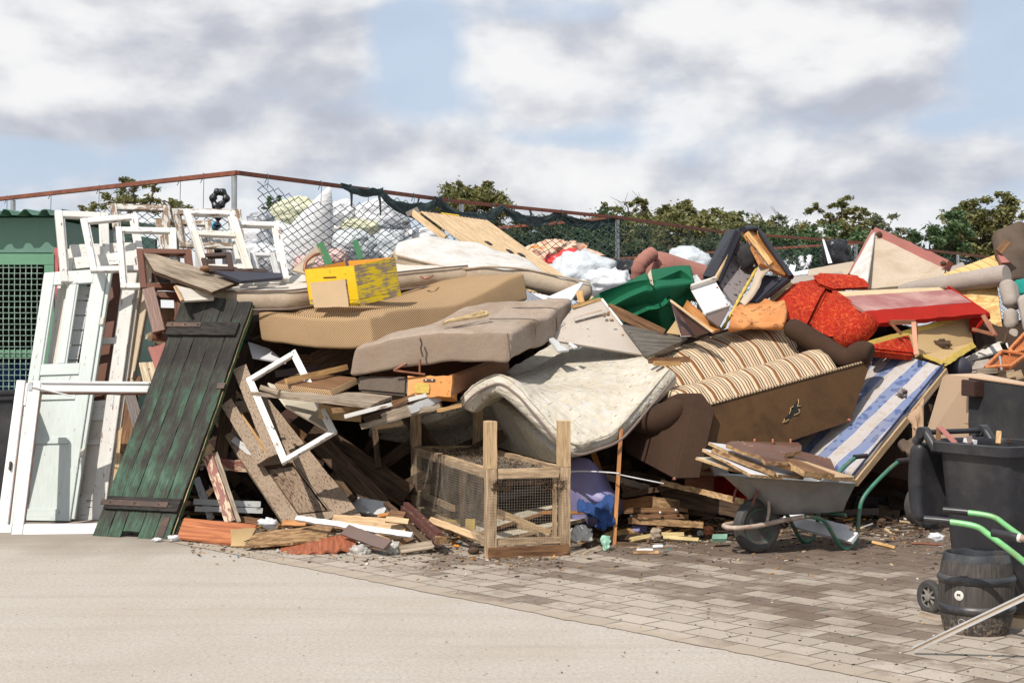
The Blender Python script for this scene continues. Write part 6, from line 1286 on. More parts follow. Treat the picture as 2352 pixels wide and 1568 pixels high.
# grey sofa with strand board back
def greysofa():
    T = Thing('grey_sofa', 'grey corner sofa on its side with a bare strand board panel', 'sofa')
    Q = Quad(7, (1630, 750, 15.9), (1978, 700, 15.7), (2035, 1140, 15.3), (1810, 1175, 15.5)); Q.box('strand_board', 'osb', 0, 1, 0, 1, -.02, 0, T, 'u', 0, (6, 6, 1), .002)
    tube('top_rail', [P(7, 1230, 772, 16.3), P(7, 1500, 735, 16.0), P(7, 1800, 690, 15.75), P(7, 2060, 650, 15.5)], [.06, .07, .08, .085, .09, .09, .09, .095, .095, .10, .10, .10, .10, .105, .105, .11, .11, .11, .10], 'greysofa', T, 6, 14)
    for k, (a, b, c, d) in enumerate((((1975, 690, 15.45), (2085, 655, 15.35), (2125, 880, 15.25), (2010, 905, 15.3)), ((2008, 905, 15.3), (2125, 880, 15.25), (2150, 1040, 15.15), (2032, 1075, 15.2)), ((2032, 1075, 15.2), (2150, 1040, 15.15), (2165, 1110, 15.1), (2085, 1195, 15.1)))):
        A, B, C2 = P(7, *a), P(7, *b), P(7, *d); n = (B - A).cross(C2 - A).normalized()
        if n.dot(CAMP - A) > 0: n = -n
        soft('cushion', A, B, C2, A + n * .2, .07, 'greysofa', T, lump=.015, lsc=4, seed=k)
    Q = Quad(7, (1720, 1300, 14.9), (2062, 1135, 15.2), (2075, 1225, 15.0), (1745, 1320, 14.85)); Q.box('white_lining', 'whitemat', 0, 1, 0, 1, -.03, 0, T, 'u', .006)
    Q = Quad(7, (1740, 1325, 14.85), (1995, 1280, 14.95), (1990, 1370, 14.8), (1780, 1405, 14.75)); Q.box('lower_band', 'greysofa', 0, 1, 0, 1, -.1, 0, T, 'u', .02)
greysofa()
o = soft('teal_cushion', P(7, 2105, 690, 15.6), P(7, 2260, 672, 15.5), P(7, 2135, 812, 15.5), P(7, 2120, 690, 15.9), .05, 'teal', None); tag(o, 'teal cushion cut off by the right edge', 'cushion')
o = soft('speckled_cushion', P(7, 2130, 825, 15.0), P(7, 2280, 770, 15.0), P(7, 2190, 1110, 14.9), P(7, 2150, 825, 15.3), .05, 'floralwhite' if 'floralwhite' in MT else 'greysofa', None); tag(o, 'pale speckled cushion below the teal cushion', 'cushion')
# baskets
for k, (cs, lb) in enumerate(((((2068, 1250, 14.3), (2200, 1110, 14.5), (2260, 1240, 14.4), (2090, 1275, 14.25)), 'upper orange wicker tray tilted at the right edge'), (((2015, 1270, 14.1), (2200, 1302, 14.2), (2085, 1385, 13.8), (1885, 1398, 13.8)), 'lower orange wicker tray lying open at the right edge'))):
    T = Thing('wicker_tray', lb, 'tray', 'orange wicker trays'); Q = Quad(7, *cs); Q.box('tray_base', 'basket', 0, 1, 0, 1, -.015, 0, T, 'u', 0, (8, 8, 1), .006)
    for a, b in ((0, 1), (1, 2), (2, 3), (3, 0)): tube('rim', [Q.c[a] + Q.n * .03, (Q.c[a] + Q.c[b]) / 2 + Q.n * .035, Q.c[b] + Q.n * .03], .016, 'basket', T, 4, 7)
    for j in range(9): u = .1 + j * .1; tube('cane', [Q.pt(u, .02, .004), Q.pt(u, .98, .004)], .006, 'basket', T, 1, 5)
tube_ = tube('metal_rod', [P(7, 2005, 1290, 13.9), P(7, 2020, 1398, 13.75)], .011, 'galv', None, 1, 8); tag(tube_, 'short bright metal leg in front of the lower wicker tray', 'leg')
for i, (a, b, wd, m, lb) in enumerate((((1830, 1405), (1990, 1400), .04, 'oldwood', 'grey batten at the left of the twig bundle'), ((1900, 1440), (2050, 1410), .03, 'darkwood', 'dark twig on top of the beige sofa'), ((1960, 1465), (2180, 1415), .05, 'cagewood', 'split brown log lying on the beige sofa'), ((2000, 1430), (2120, 1400), .03, 'oldwood', 'grey twig lying across the brown log'), ((2080, 1480), (2190, 1440), .04, 'cagewood', 'short split log at the right end of the twigs'))):
    stick('twig', P(7, *a, 13.1 + .05 * i), P(7, *b, 13.1 + .05 * i), wd, .03, m, lb, 'twig', 'twigs on the beige sofa', rough=.01)
blob('grey_bag', P(7, 1680, 1385, 14.6), (.13, .12, .13), 'navyboard', None, 3, .1, 1.5, .03, 3, 5, 'dark grey rounded bundle between the red sofa and grey sofa', 'bundle')
# beige leatherette sofa on its side with black lining
def beigesofa():
    T = Thing('beige_sofa', 'peach beige sofa stood on its end with black lining cloth facing out', 'sofa')
    A, B, C2 = P(9, 1138, 135, 11.9), P(9, 1700, 215, 11.2), P(9, 1132, 700, 11.85)
    Q = Quad(None, A, B, P(9, 1700, 700, 11.2), C2); Q.box('black_lining', 'blackcloth', 0, 1, 0, 1, -.03, 0, T, 'u', 0, (10, 10, 1), .010); Q.box('top_welt', 'peach', -.01, 1, .985, 1.02, -.05, .012, T, 'u', .01)
    Q.box('wooden_foot', 'darkbrown', 0.01, .215, .745, .97, .001, .09, T, 'u', .006)
    Q = Quad(9, (930, 118, 12.9), (1136, 128, 11.92), (1130, 700, 11.87), (755, 700, 12.9)); Q.box('side_panel', 'peach', 0, 1, 0, 1, -.04, -.002, T, 'u', .012); Q.box('seam', 'hard_tan', 0, 1, .36, .364, .0, .004, T, 'u', 0); Q.box('seam', 'hard_tan', .52, .524, 0, 1, .0, .004, T, 'v', 0)
    Q = Quad(9, (940, 112, 12.95), (1230, 100, 12.9), (1700, 195, 11.3), (1138, 130, 11.95)); Q.box('top_side', 'peach', 0, 1, 0, 1, -.04, 0, T, 'u', .01)
    for u, v in ((.07, .88), (.12, .82), (.62, .93), (.63, .55), (.04, .55)): lathe('staple', Q.pt(.1, .1, 0), Q.n, [(.001, 0), (.001, .001)], 'alu', T, 4) if False else None
beigesofa()
o = sheet('curtain', [PS(9, ((690, 410, 13.3), (720, 360, 13.3), (750, 320, 13.3), (775, 290, 13.3))), PS(9, ((680, 500, 13.2), (715, 490, 13.15), (745, 480, 13.2), (770, 470, 13.2))), PS(9, ((700, 640, 13.1), (720, 640, 13.05), (745, 640, 13.1), (770, 640, 13.1)))], .04, 'tancloth', None, 5, 6, 3, .06, 9, 3); tag(o, 'folded tan cloth hanging left of the beige sofa side', 'cloth')
o = sheet('torn_cushion', [PS(9, ((600, 632, 12.9), (680, 610, 13.0), (745, 615, 13.0))), PS(9, ((640, 700, 12.8), (690, 700, 12.8), (740, 700, 12.85))), PS(9, ((670, 780, 12.8), (700, 790, 12.8), (735, 800, 12.8)))], .06, 'brownplush', None, 6, 6, 4, .04, 8, 3); tag(o, 'torn dirty foam cushion edge above the far barrow handle', 'cushion')
board('brown_sofa_end', 9, ((300, 620, 14.4), (720, 700, 14.2), (715, 960, 13.9), (330, 860, 14.2)), .2, 'brownvelour', 'dark brown sofa end in the shade behind the wheelie bin lid', 'sofa end', n=(8, 8, 2), rough=.02)
# rubbish along the skyline between the armchair and box spring
for i, (cs, m, lb) in enumerate((((( 480, 610, 17.5), (862, 540, 17.9), (850, 640, 17.4), (480, 680, 17.2)), 'hard_tan', 'tan board lying behind the upper red cushion'), (((360, 632, 17.0), (505, 605, 17.1), (500, 640, 16.9), (365, 660, 16.8)), 'lamwhite', 'white board end right of the armchair'), (((370, 665, 16.6), (770, 622, 16.8), (765, 640, 16.6), (370, 720, 16.4)), 'greysofa', 'grey padded board behind the red cushions'), (((190, 760, 15.5), (360, 700, 15.7), (400, 720, 15.5), (210, 850, 15.2)), 'cardboard', 'flattened carton under the armchair shell'), (((220, 670, 15.9), (300, 690, 15.8), (260, 750, 15.6), (220, 740, 15.6)), 'hard_tan', 'small torn carton inside the armchair shell'))):
    board('board', 7, cs, .03, m, lb, 'board', 'boards on the skyline', n=(12, 4, 1), rough=.008)
stick('white_pipe', P(7, 385, 570, 17.3), P(7, 365, 635, 17.2), .07, .06, 'lamwhite', 'short white pipe standing right of the armchair', 'pipe')
o = mk('plastic_strip', PS(7, ((612, 368, 19), (628, 372, 19), (692, 555, 18.4), (660, 560, 18.4))) + PS(7, ((614, 368, 19.1), (630, 372, 19.1), (690, 555, 18.5), (664, 560, 18.5))), [[0, 1, 2, 3], [4, 7, 6, 5], [0, 4, 5, 1], [1, 5, 6, 2], [2, 6, 7, 3], [3, 7, 4, 0]], 'bagwhite', None); tag(o, 'twisted white plastic strip hanging from the far rail', 'plastic strip')
blob('bin_bag', P(7, 722, 490, 27.2), (.30, .2, .32), 'bagblack', None, 4, .25, 1.6, .15, 4, 7, 'black bag hanging from the far rusty rail', 'bag')
tube('white_rag', [P(7, 445, 505, 18.6), P(7, 455, 560, 18.5), P(7, 480, 590, 18.5), P(7, 505, 555, 18.5), P(7, 515, 505, 18.6)], [.015 + .012 * (i % 3) for i in range(25)], 'bagwhite', None, 6, 6); tag(bpy.data.objects['white_rag'], 'white rag caught in the far green mesh', 'rag')
o = sheet('grey_cover', [PS(7, ((1560, 620, 17.6), (1650, 570, 17.8), (1720, 555, 17.8))), PS(7, ((1570, 640, 17.4), (1660, 610, 17.4), (1740, 590, 17.4))), PS(7, ((1580, 670, 17.2), (1660, 650, 17.2), (1740, 630, 17.2)))], .05, 'greysofa', None, 4, 4, 3, .05, 5, 2); tag(o, 'grey cloth peeping over the yellow grooved panel', 'cloth')
add('freshyellow', wood('peeled_branch', (.62, .50, .26), (.48, .36, .16), .7, 1, .2))
# ---------------- foreground: cage, barrows, bin, keg, rubbish on the ground ----------------
DO[0] = 0.0
def beam(name, A, B, w_, h, mat, par=None, up=V((0, 0, 1)), rough=.003, n=None):
    d = (B - A); X = d.normalized(); s_ = X.cross(up); s_ = s_.normalized() if s_.length > 1e-3 else V((1, 0, 0)); u = s_.cross(X).normalized(); sd = random.random() * 90
    n = n or max(3, int(d.length / .05))
    def f(a, b, c):
        p = A + d * a + s_ * (b - .5) * w_ + u * (c - .5) * h; return p + V((nz(p, 12, sd), nz(p, 12, sd + 2), nz(p, 12, sd + 4))) * rough + (X * nz(p, 40, sd) * rough * 2 if a in (0, 1) else V())
    vs, fs, _ = gbox(f, n, 2, 2); return mk(name, vs, fs, mat, par, None, X, u, bevel=0)
def cage():
    T = Thing('wire_cage', 'rough timber rabbit cage with rusty wire mesh and two tall post ends', 'cage')
    N = V((-.166, 11.76, 0)); Rr = V((.405, 11.93, 0)); L = V((-.89, 14.2, 0)); B = L + Rr - N; zt = .69
    def at(p, z): return V((p.x, p.y, z))
    e1 = (Rr - N).normalized(); e2 = (L - N).normalized()
    for p, top in ((N, zt - .001), (Rr, zt - .001), (L, zt - .001), (B, 1.06)): beam('post', at(p, .0), at(p, top), .08, .08, 'cagewood', T, e1, .004)
    for p, top in ((N, 1.05), (Rr, 1.045), (L, .99)): beam('post_top', at(p, zt + .001) + (e2 * .01), at(p, top) + e2 * .01, .092, .085, 'cagetop' if p is not L else 'cagewood', T, e1, .004)
    z = zt - .045
    for a, b in ((N, L), (N, Rr), (Rr, B), (L, B)):
        d = (b - a).normalized() * .045; o = V((0, 0, 0)); beam('top_rail', at(a, z) + d, at(b, z) - d, .05, .075, 'cagewood', T, UP, .005)
    beam('bottom_rail', at(N, .11) + e2 * .04, at(L, .11), .045, .06, 'cagewood', T); beam('bottom_rail', at(N, .12) + e1 * .04, at(Rr, .12) - e1 * .04, .05, .05, 'cagewood', T); beam('bottom_rail', at(L, .10), at(B, .10), .04, .06, 'cagewood', T); beam('bottom_rail', at(Rr, .10), at(B, .10), .04, .06, 'cagewood', T)
    beam('base_board', at(N, .045) - e1 * .03 - e2 * .045, at(Rr, .045) + e1 * .02 - e2 * .045, .03, .085, 'brownwood', T, UP, .005)
    p = N.lerp(L, .332); beam('door_post', at(p, .10), at(p, zt - .08), .035, .04, 'darkwood', T, e1)
    p = N.lerp(L, .29); beam('brace', at(N, .36) + e1 * .05 + e2 * .05, at(Rr, .17) - e1 * .10 + e2 * .05, .03, .045, 'palewood', T); p = Rr + e2 * .06; beam('inner_post', at(Rr, .12) - e1 * .07 + e2 * .02, at(Rr, zt - .08) - e1 * .07 + e2 * .02, .03, .03, 'cagewood', T, e1)
    beam('low_rail', at(N.lerp(L, .45), .26), at(N.lerp(L, .98), .26), .03, .05, 'cagewood', T)
    g = []; k = .021; r_ = .0009
    def net(o, a, b, la, lb, bow):
        na, nb = int(la / k), int(lb / k)
        def pp(u, v): p = o + a * u + b * v; return p + bow * (nz(p, 3, 2) * .014 + nz(p, 9, 4) * .005)
        for i in range(na + 1):
            g.append(tube_geo([pp(i * k, lb * j / 14) for j in range(15)], r_, 3, cap=False))
        for j in range(nb + 1):
            m = max(6, int(la / .08)); g.append(tube_geo([pp(la * i / m, j * k) for i in range(m + 1)], r_, 3, cap=False))
    net(at(N, .10) - e1 * .044 - e2 * .02, e2, UP, (L - N).length, zt - .12, -e1); net(at(N, .08) - e2 * .044 - e1 * .03, e1, UP, (Rr - N).length + .05, zt - .15, -e2); net(at(N, zt - .035) + e1 * .05 + e2 * .05, e2, e1, (L - N).length - .1, (Rr - N).length - .1, UP)
    v, f = join_geo(g); mk('wire_mesh', v, f, 'cagewire', T, recalc=False)
    rnd = random.Random(3); g = []
    for i in range(240):   # torn curled mesh and dirt caught under the front rail
        t = rnd.random(); c = at(N.lerp(Rr, t), zt - .10 - .05 * rnd.random() * (1.6 if t > .7 or t < .25 else .6)) - e2 * .045; d = V((rnd.uniform(-1, 1), rnd.uniform(-.3, .3), rnd.uniform(-1, 1))) * .022; g.append(tube_geo([c - d, c + d.cross(e2) * .3, c + d], .0022, 3))
    v, f = join_geo(g); o = mk('torn_wire', v, f, 'darkwood', T, recalc=False); o['kind'] = 'stuff'
    g = []
    for i in range(420):
        c = at(N, zt - .03) + e2 * rnd.uniform(.1, 2.3) + e1 * rnd.uniform(.05, .5); d = V((rnd.uniform(-1, 1), rnd.uniform(-1, 1), rnd.uniform(-.3, .6))).normalized() * .02; g.append(box_geo(c + V((0, 0, rnd.uniform(0, .02))), d, d.orthogonal().normalized() * .006, V((0, 0, .003))))
    v, f = join_geo(g); o = mk('dry_dirt', v, f, 'darkwood', T, recalc=False); o['kind'] = 'stuff'
    blob('stone', V((.40, 11.90, .02)), (.05, .04, .025), 'brownwood', None, 2, .2, 2, .1, 3, 2, 'brown lump under the right foot of the cage', 'stone')
    blob('stone', V((-.30, 11.95, .03)), (.05, .05, .035), 'darkwood', None, 2, .2, 2, .1, 3, 3, 'dark block under the near left foot of the cage', 'stone')
add('cagetop', wood('clean_sawn_post', (.58, .42, .25), (.44, .30, .16), .75, 1, .15, (.25, .16, .1)))
cage()
# tyres
def wheel(T, c, n, r_, wd, rim, seed=1):
    h = wd / 2; pr = [(r_ * .60, -h * .55), (r_ * .66, -h * .8), (r_ * .80, -h), (r_ * .92, -h * .86), (r_ * .965, -h * .62), (r_ * .97, -h * .56), (r_ * .975, -h * .50), (r_ * .985, -h * .40), (r_ * .978, -h * .34), (r_ * .99, -h * .24), (r_ * .983, -h * .17), (r_, -h * .08), (r_ * .988, 0), (r_, h * .08), (r_ * .983, h * .17), (r_ * .99, h * .24), (r_ * .978, h * .34), (r_ * .985, h * .40), (r_ * .975, h * .50), (r_ * .97, h * .56), (r_ * .965, h * .62), (r_ * .92, h * .86), (r_ * .80, h), (r_ * .66, h * .8), (r_ * .60, h * .55)]
    pt_ = pr
    pr = [(r_ * .62, -h * .6), (r_ * .61, h * .6), (r_ * .58, h * .62), (r_ * .56, h * .45), (r_ * .50, h * .18), (r_ * .30, h * .10), (r_ * .20, h * .30), (r_ * .13, h * .6), (r_ * .12, h * .9), (.001, h * .9)]
    wo = lathe('wheel', c, n, pr, rim, T, 40, auto=35); lathe('tyre', c, n, pt_, 'rubber', wo, 56, auto=25); lathe('axle', c - n * (h + .05), n, [(.011, 0), (.011, wd + .10)], 'blackmetal', wo, 10)
def barrow(T, O, back, side, tubem, traym, aend=1.38, trayon=True, rim='greentube', crust=True):
    def L(a, b, c): return O + back * a + side * b + V((0, 0, c))
    wheel(T, L(0, 0, .219), side, .219, .10, rim)
    # tray as a lofted open shell
    n = 56; lv = []
    prof = [(0, 0, .0), (.03, .02, .004), (.12, .12, .05), (.3, .32, .30), (.6, .62, .62), (.9, .92, .92), (1, 1, 1.0), (1.03, 1.03, 1.005), (1.04, 1.04, .985)]
    def ring(t, zt_, inset):
        row = []
        a0 = .15 + (-.27 - .15) * t + inset; a1 = .80 + .07 * t - inset; w_ = .15 + .15 * t - inset
        for i in range(n):
            th = 2 * math.pi * i / n; cs, sn = math.cos(th), math.sin(th); q = 4.5; m = (abs(cs) ** q + abs(sn) ** q) ** (-1 / q); x, y = cs * m, sn * m
            a = (a0 + a1) / 2 + (a1 - a0) / 2 * x; wf = 1 - .28 * max(0, -x) * t; zr = .605 - .075 * (a + .27) / 1.1; z0 = .305 - .01 * a; row.append(L(a, w_ * wf * y, z0 + (zr - z0) * zt_ + (.02 * (1 - x) / 2 * zt_)))
        return row
    for (t, _, z) in prof: lv.append(ring(t, z, 0))
    for (t, _, z) in prof[-4::-1]: lv.append(ring(t, max(z, .02), .004))
    vs = [p for r_ in lv for p in r_]; fs = [[k * n + i, k * n + (i + 1) % n, (k + 1) * n + (i + 1) % n, (k + 1) * n + i] for k in range(len(lv) - 1) for i in range(n)]; fs.append(list(range(n))); fs.append([(len(lv) - 1) * n + i for i in range(n)])
    if trayon: mk('tray', vs, fs, traym, T, None, back, side, smooth=True, auto=50)
    r_ = .0165
    for s_ in (1, -1):
        path = [L(.30, .17 * s_, .285), L(.40, .20 * s_, .28), L(.50, .225 * s_, .24), L(.60, .235 * s_, .10), L(.68, .24 * s_, .022), L(.76, .24 * s_, .03), L(.82, .24 * s_, .11), L(.845, .24 * s_, .30), L(.88, .24 * s_, .40), L(.98, .245 * s_, .50), L(1.15, .25 * s_, .625), L(1.23, .25 * s_, .672), L(aend - .11, .25 * s_, .69)]
        ht = tube('handle_tube', path, r_, tubem, T, 6, 12); tube('grip', [L(aend - .14, .25 * s_, .690), L(aend - .07, .25 * s_, .693), L(aend, .25 * s_, .695)], .0205, 'grip', ht, 2, 12)
        tube('stay', [L(.02, .09 * s_, .235), L(.03, .11 * s_, .35), L(.0, .13 * s_, .50), L(-.02, .12 * s_, .535)], .012, 'crusttube' if crust else tubem, T, 4, 8)
        tube('stay', [L(-.02, .12 * s_, .535), L(-.10, .13 * s_, .50), L(-.14, .12 * s_, .40)], .010, 'rust', T, 3, 8)
    loop = [L(.32, .175, .285), L(.12, .14, .262), L(-.08, .125, .235), L(-.24, .10, .225), L(-.295, .0, .222), L(-.24, -.10, .225), L(-.08, -.125, .235), L(.12, -.14, .262), L(.32, -.175, .285)]
    tube('front_loop', loop, .019, 'crusttube' if crust else tubem, T, 6, 12)
    tube('cross_brace', [L(.70, -.24, .285), L(.70, 0, .28), L(.70, .24, .285)], .012, tubem, T, 3, 8)
T = Thing('wheelbarrow', 'steel wheelbarrow on a chipped green frame loaded with broken boards', 'wheelbarrow')
BK = V((.87, .50, 0)).normalized(); SD = V((.50, -.87, 0)).normalized(); OB = V((1.925, 12.02, 0))
barrow(T, OB, BK, SD, 'greentube', 'steel')
def LB(a, b, c): return OB + BK * a + SD * b + V((0, 0, c))
# boards in the barrow
G = 'broken boards heaped in the wheelbarrow'
board('white_board', 8, ((735, 688, 11.85), (860, 705, 12.2), (1380, 925, 11.95), (1210, 905, 11.65)), .022, 'lamwhite', 'white laminate board slanting across the barrow, its chipboard edge showing', 'board', G, edge='chip', n=(10, 4, 1), rough=.004)
board('white_board', 8, ((695, 732, 11.75), (780, 745, 12.0), (1240, 925, 11.7), (1020, 905, 11.55)), .022, 'lamwhite', 'white laminate board below and left of the upper one in the barrow', 'board', G, edge='chip', n=(10, 4, 1), rough=.004)
board('pale_board', 8, ((650, 790, 11.75), (790, 790, 12.0), (1010, 895, 11.8), (870, 865, 11.65)), .018, 'lamcream', 'lowest pale board poking furthest left out of the barrow', 'board', G, edge='chip', n=(8, 4, 1), rough=.006)
stick('yellow_batten', P(8, 755, 745, 11.72), P(8, 1180, 905, 11.62), .035, .03, 'rotchip', 'rough chipboard strip between the two white boards in the barrow', 'batten', G, rough=.008)
stick('yellow_batten', P(8, 1190, 838, 11.75), P(8, 1500, 935, 11.75), .035, .03, 'freshwood', 'yellow batten under the brown headboard in the barrow', 'batten', G)
def headboard():
    pts = [(850, 700, 11.75), (885, 682, 11.9), (1340, 690, 12.1), (1362, 712, 12.1), (1358, 748, 12.0), (1250, 765, 11.85), (1245, 790, 11.8), (1272, 795, 11.72), (1270, 818, 11.7), (1115, 820, 11.6), (1080, 780, 11.62), (960, 745, 11.68)]
    top = PS(8, pts); n = len(top); bot = [p - V((0, 0, .03)) for p in top]
    o = mk('headboard', top + bot, [list(range(n)), list(range(2 * n - 1, n - 1, -1))] + [[i, (i + 1) % n, n + (i + 1) % n, n + i] for i in range(n)], 'sapdark', None, None, V((1, 0, 0)), V((0, 1, 0)), mats=['sapdark', 'rotchip'], mi=[0, 0] + [1] * n)
    tag(o, 'dark brown shaped board with dowels on top of the barrow load', 'board', G)
    for x in (1045, 1168, 1288): o2 = lathe('dowel', P(8, x, 692, 12.0), V((0, 0, 1)), [(.008, 0), (.008, .025), (.006, .03)], 'sapele', o, 8)
add('sapdark', lam('dark_brown_veneer', (.12, .055, .032), .4, .5, (.45, .35, .25), .3))
headboard()
board('plain_board', 8, ((1280, 790, 11.95), (1370, 810, 12.15), (1715, 925, 12.0), (1565, 925, 11.75)), .03, 'palewood', 'pale plank end jutting over the right rim of the barrow', 'board', G, n=(10, 3, 1), rough=.004)
board('brown_board', 8, ((1235, 800, 11.85), (1290, 790, 11.95), (1585, 905, 11.75), (1385, 885, 11.62)), .045, 'brownwood', 'brown board with a raw chipboard end on the right of the barrow load', 'board', G, edge='chip', n=(10, 3, 1), rough=.004)
board('cherry_board', 8, ((1340, 745, 12.4), (1560, 800, 12.5), (1600, 890, 12.2), (1300, 800, 12.1)), .02, 'sapdark', 'reddish brown panel lying at the back of the barrow load', 'board', G)
# hidden barrow behind the bin: its wheel and frame
T = Thing('spare_wheel', 'dusty barrow wheel standing behind the open lid of the wheelie bin', 'wheel'); wheel(T, gy(9, 800, 1326) + V((0, 0, .215)), V((.35, -.93, 0)).normalized(), .215, .10, 'steel')
T = Thing('wheelbarrow', 'light green handled wheelbarrow entering from the right in front of the bin', 'wheelbarrow')
bk2 = V((-.887, .46, 0)).normalized(); sd2 = V((.46, .887, 0)).normalized()
O2 = V((2.39, 8.66, 0)) - bk2 * 1.50
barrow(T, O2, bk2, sd2, 'limetube', 'steel', 1.50)
T = Thing('handlebar', 'black gripped grey barrow handle crossing the light green tubes at the right edge', 'handle')
tube('grip', [P(9, 1320, 1352, 8.0), P(9, 1420, 1368, 7.95), P(9, 1525, 1390, 7.9)], .0215, 'grip', T, 2, 12); tube('ring', [P(9, 1522, 1389, 7.9), P(9, 1545, 1394, 7.89)], .0225, 'label', T, 1, 12); tube('tube', [P(9, 1540, 1393, 7.89), P(9, 1800, 1430, 7.8)], .017, 'crusttube', T, 1, 12)
# wheelie bin
def bin_():
    T = Thing('wheelie_bin', 'large dark grey wheelie bin with its lid hanging open on the left', 'bin')
    p1 = V((2.575, 9.42, 0)); p2 = V((2.86, 8.86, 0)); e1 = (p2 - p1).normalized(); e2 = V((-e1.y, e1.x, 0)); dp = (p2 - p1).length; wd = .58; z1 = 1.06
    def L(a, b, z): return p1 + e1 * a + e2 * b + V((0, 0, z))
    lv = []; n = 48
    def ring(z, in_, a0=0, a1=dp, b0=0, b1=wd, q=9):
        row = []
        for i in range(n):
            th = 2 * math.pi * (i + .5) / n; cs, sn = math.cos(th), math.sin(th); m = (abs(cs) ** q + abs(sn) ** q) ** (-1 / q); row.append(L((a0 + a1) / 2 + ((a1 - a0) / 2 - in_) * cs * m, (b0 + b1) / 2 + ((b1 - b0) / 2 - in_) * sn * m, z))
        return row
    rows = [ring(.06, .105), ring(.08, .09), ring(.30, .075), ring(.70, .045), ring(z1 - .06, .022), ring(z1 - .02, .020), ring(z1 - .02, .035), ring(.5, .07), ring(.2, .09)]
    vs = [p for r_ in rows for p in r_]; fs = [[k * n + i, k * n + (i + 1) % n, (k + 1) * n + (i + 1) % n, (k + 1) * n + i] for k in range(len(rows) - 1) for i in range(n)]; fs.append(list(range(n))); fs.append([(len(rows) - 1) * n + i for i in range(n)])
    mk('body', vs, fs, 'binplastic', T, None, e1, e2, smooth=True, auto=40)
    rows = [ring(z1 - .06, -.0), ring(z1 - .06, -.014), ring(z1 - .005, -.018), ring(z1, -.012), ring(z1, .015), ring(z1 - .02, .02), ring(z1 - .06, .019)]
    vs = [p for r_ in rows for p in r_]; m_ = len(rows); fs = [[k * n + i, k * n + (i + 1) % n, ((k + 1) % m_) * n + (i + 1) % n, ((k + 1) % m_) * n + i] for k in range(m_) for i in range(n)]
    mk('rim', vs, fs, 'binplastic', T, None, e1, e2, smooth=True, auto=40)
    # corner ribs
    for a in (.14, dp - .14): Qd = Quad(None, L(a - .01, -.008, z1 - .09), L(a + .01, -.008, z1 - .09), L(a + .01, .06, .12), L(a - .01, .06, .12)); 
    # lid hanging behind
    A = L(-.20, .0, z1 - .02); soft('lid', A, A + e1 * .11, A + e2 * wd, A - UP * .50, .05, 'binplastic', T, lump=0, deform=lambda a, b, c: e1 * (-.03 * math.sin(math.pi * c)) + e1 * .08 * (1 - a) * max(0, c - .75) )
    for b in (.03, wd - .06): tube('hinge_lug', [L(.02, b, z1 - .06), L(-.04, b, z1 + .01), L(-.09, b, z1 + .045), L(-.16, b, z1 - .02)], [.03] * 13, 'binplastic', T, 4, 10); lathe('hinge_cap', L(-.09, b - .035, z1 + .045), e2, [(.034, 0), (.036, .008), (.036, .06), (.03, .07)], 'binplastic', T, 20)
    tube('handle_bar', [L(-.09, .03, z1 + .045), L(-.09, wd * .5, z1 + .045), L(-.09, wd - .06, z1 + .045)], .017, 'binplastic', T, 2, 12)
    tube('handle_bar', [L(-.05, .03, z1 - .005), L(-.05, wd * .5, z1 - .005), L(-.05, wd - .06, z1 - .005)], .014, 'binplastic', T, 2, 12)
    for b in (-.02, wd - .03):
        c = L(.02, b, .105); n_ = -e2; W_ = T
        pr = [(.062, -.02), (.085, -.024), (.100, -.016), (.104, 0), (.100, .016), (.085, .024), (.062, .02), (.058, .0)]
        wt = lathe('wheel', c, n_, pr + [pr[0]], 'rubber', T, 40, auto=30); lathe('hub', c, n_, [(.024, -.01), (.024, .024), (.012, .028)], 'galvdark', wt, 20)
        for k in range(8):
            a = k * math.pi / 4; d = (e1 * math.cos(a) + UP * math.sin(a)); q = d.cross(n_); v, f = box_geo(c + d * .042, d * .045, q * .012, n_ * .03); mk('spoke', v, f, 'galvdark', wt, None, d, q, bevel=.002)
        lathe('rim_ring', c, n_, [(.060, -.015), (.060, .018), (.066, .018), (.066, -.015), (.060, -.015)], 'galvdark', wt, 32)
    rnd = random.Random(2); g = []
    for i in range(60):
        c = L(rnd.uniform(.08, .35), .02, rnd.uniform(.62, .98)); c = c - e2 * (.012 - .0) + e2 * (.98 - c.z) * .02
        g.append(tube_geo([c, c + e1 * rnd.uniform(-.02, .02) + UP * rnd.uniform(-.02, .02), c + e1 * rnd.uniform(-.03, .03)], .0012, 3))
    # rubbish poking out
    stick('brown_stick', P(9, 905, 520, 9.55), P(9, 1030, 650, 9.25), .03, .012, 'pinkboard', 'brown bent strip poking out of the bin by the handle', 'strip'); stick('brown_stick', P(9, 900, 525, 9.56), P(9, 895, 640, 9.45), .03, .012, 'brownwood', 'upright brown strip beside the bent strip in the bin', 'strip')
    stick('grey_stick', P(9, 1135, 590, 9.25), P(9, 1150, 650, 9.2), .035, .02, 'mauve', 'short mauve grey offcut in the bin', 'offcut'); stick('chip_stick', P(9, 1372, 550, 9.1), P(9, 1365, 650, 9.05), .03, .025, 'chip', 'upright chipboard offcut sticking out of the bin', 'offcut')
    stick('dark_offcut', P(9, 1090, 625, 9.3), P(9, 1170, 640, 9.2), .03, .03, 'lamwhite', 'white scrap lying on the bin edge', 'scrap'); stick('dark_offcut', P(9, 1440, 632, 9.1), P(9, 1470, 640, 9.1), .03, .02, 'darkwood', 'small dark offcut level with the bin rim', 'scrap')
    g = []
    for i in range(220):
        c = L(rnd.uniform(.12, dp - .12), rnd.uniform(.12, wd - .12), z1 - .16 + rnd.uniform(0, .05)); d = V((rnd.uniform(-1, 1), rnd.uniform(-1, 1), rnd.uniform(-.4, .4))).normalized() * rnd.uniform(.04, .10); g.append(box_geo(c, d, d.orthogonal().normalized() * .03, UP * .012))
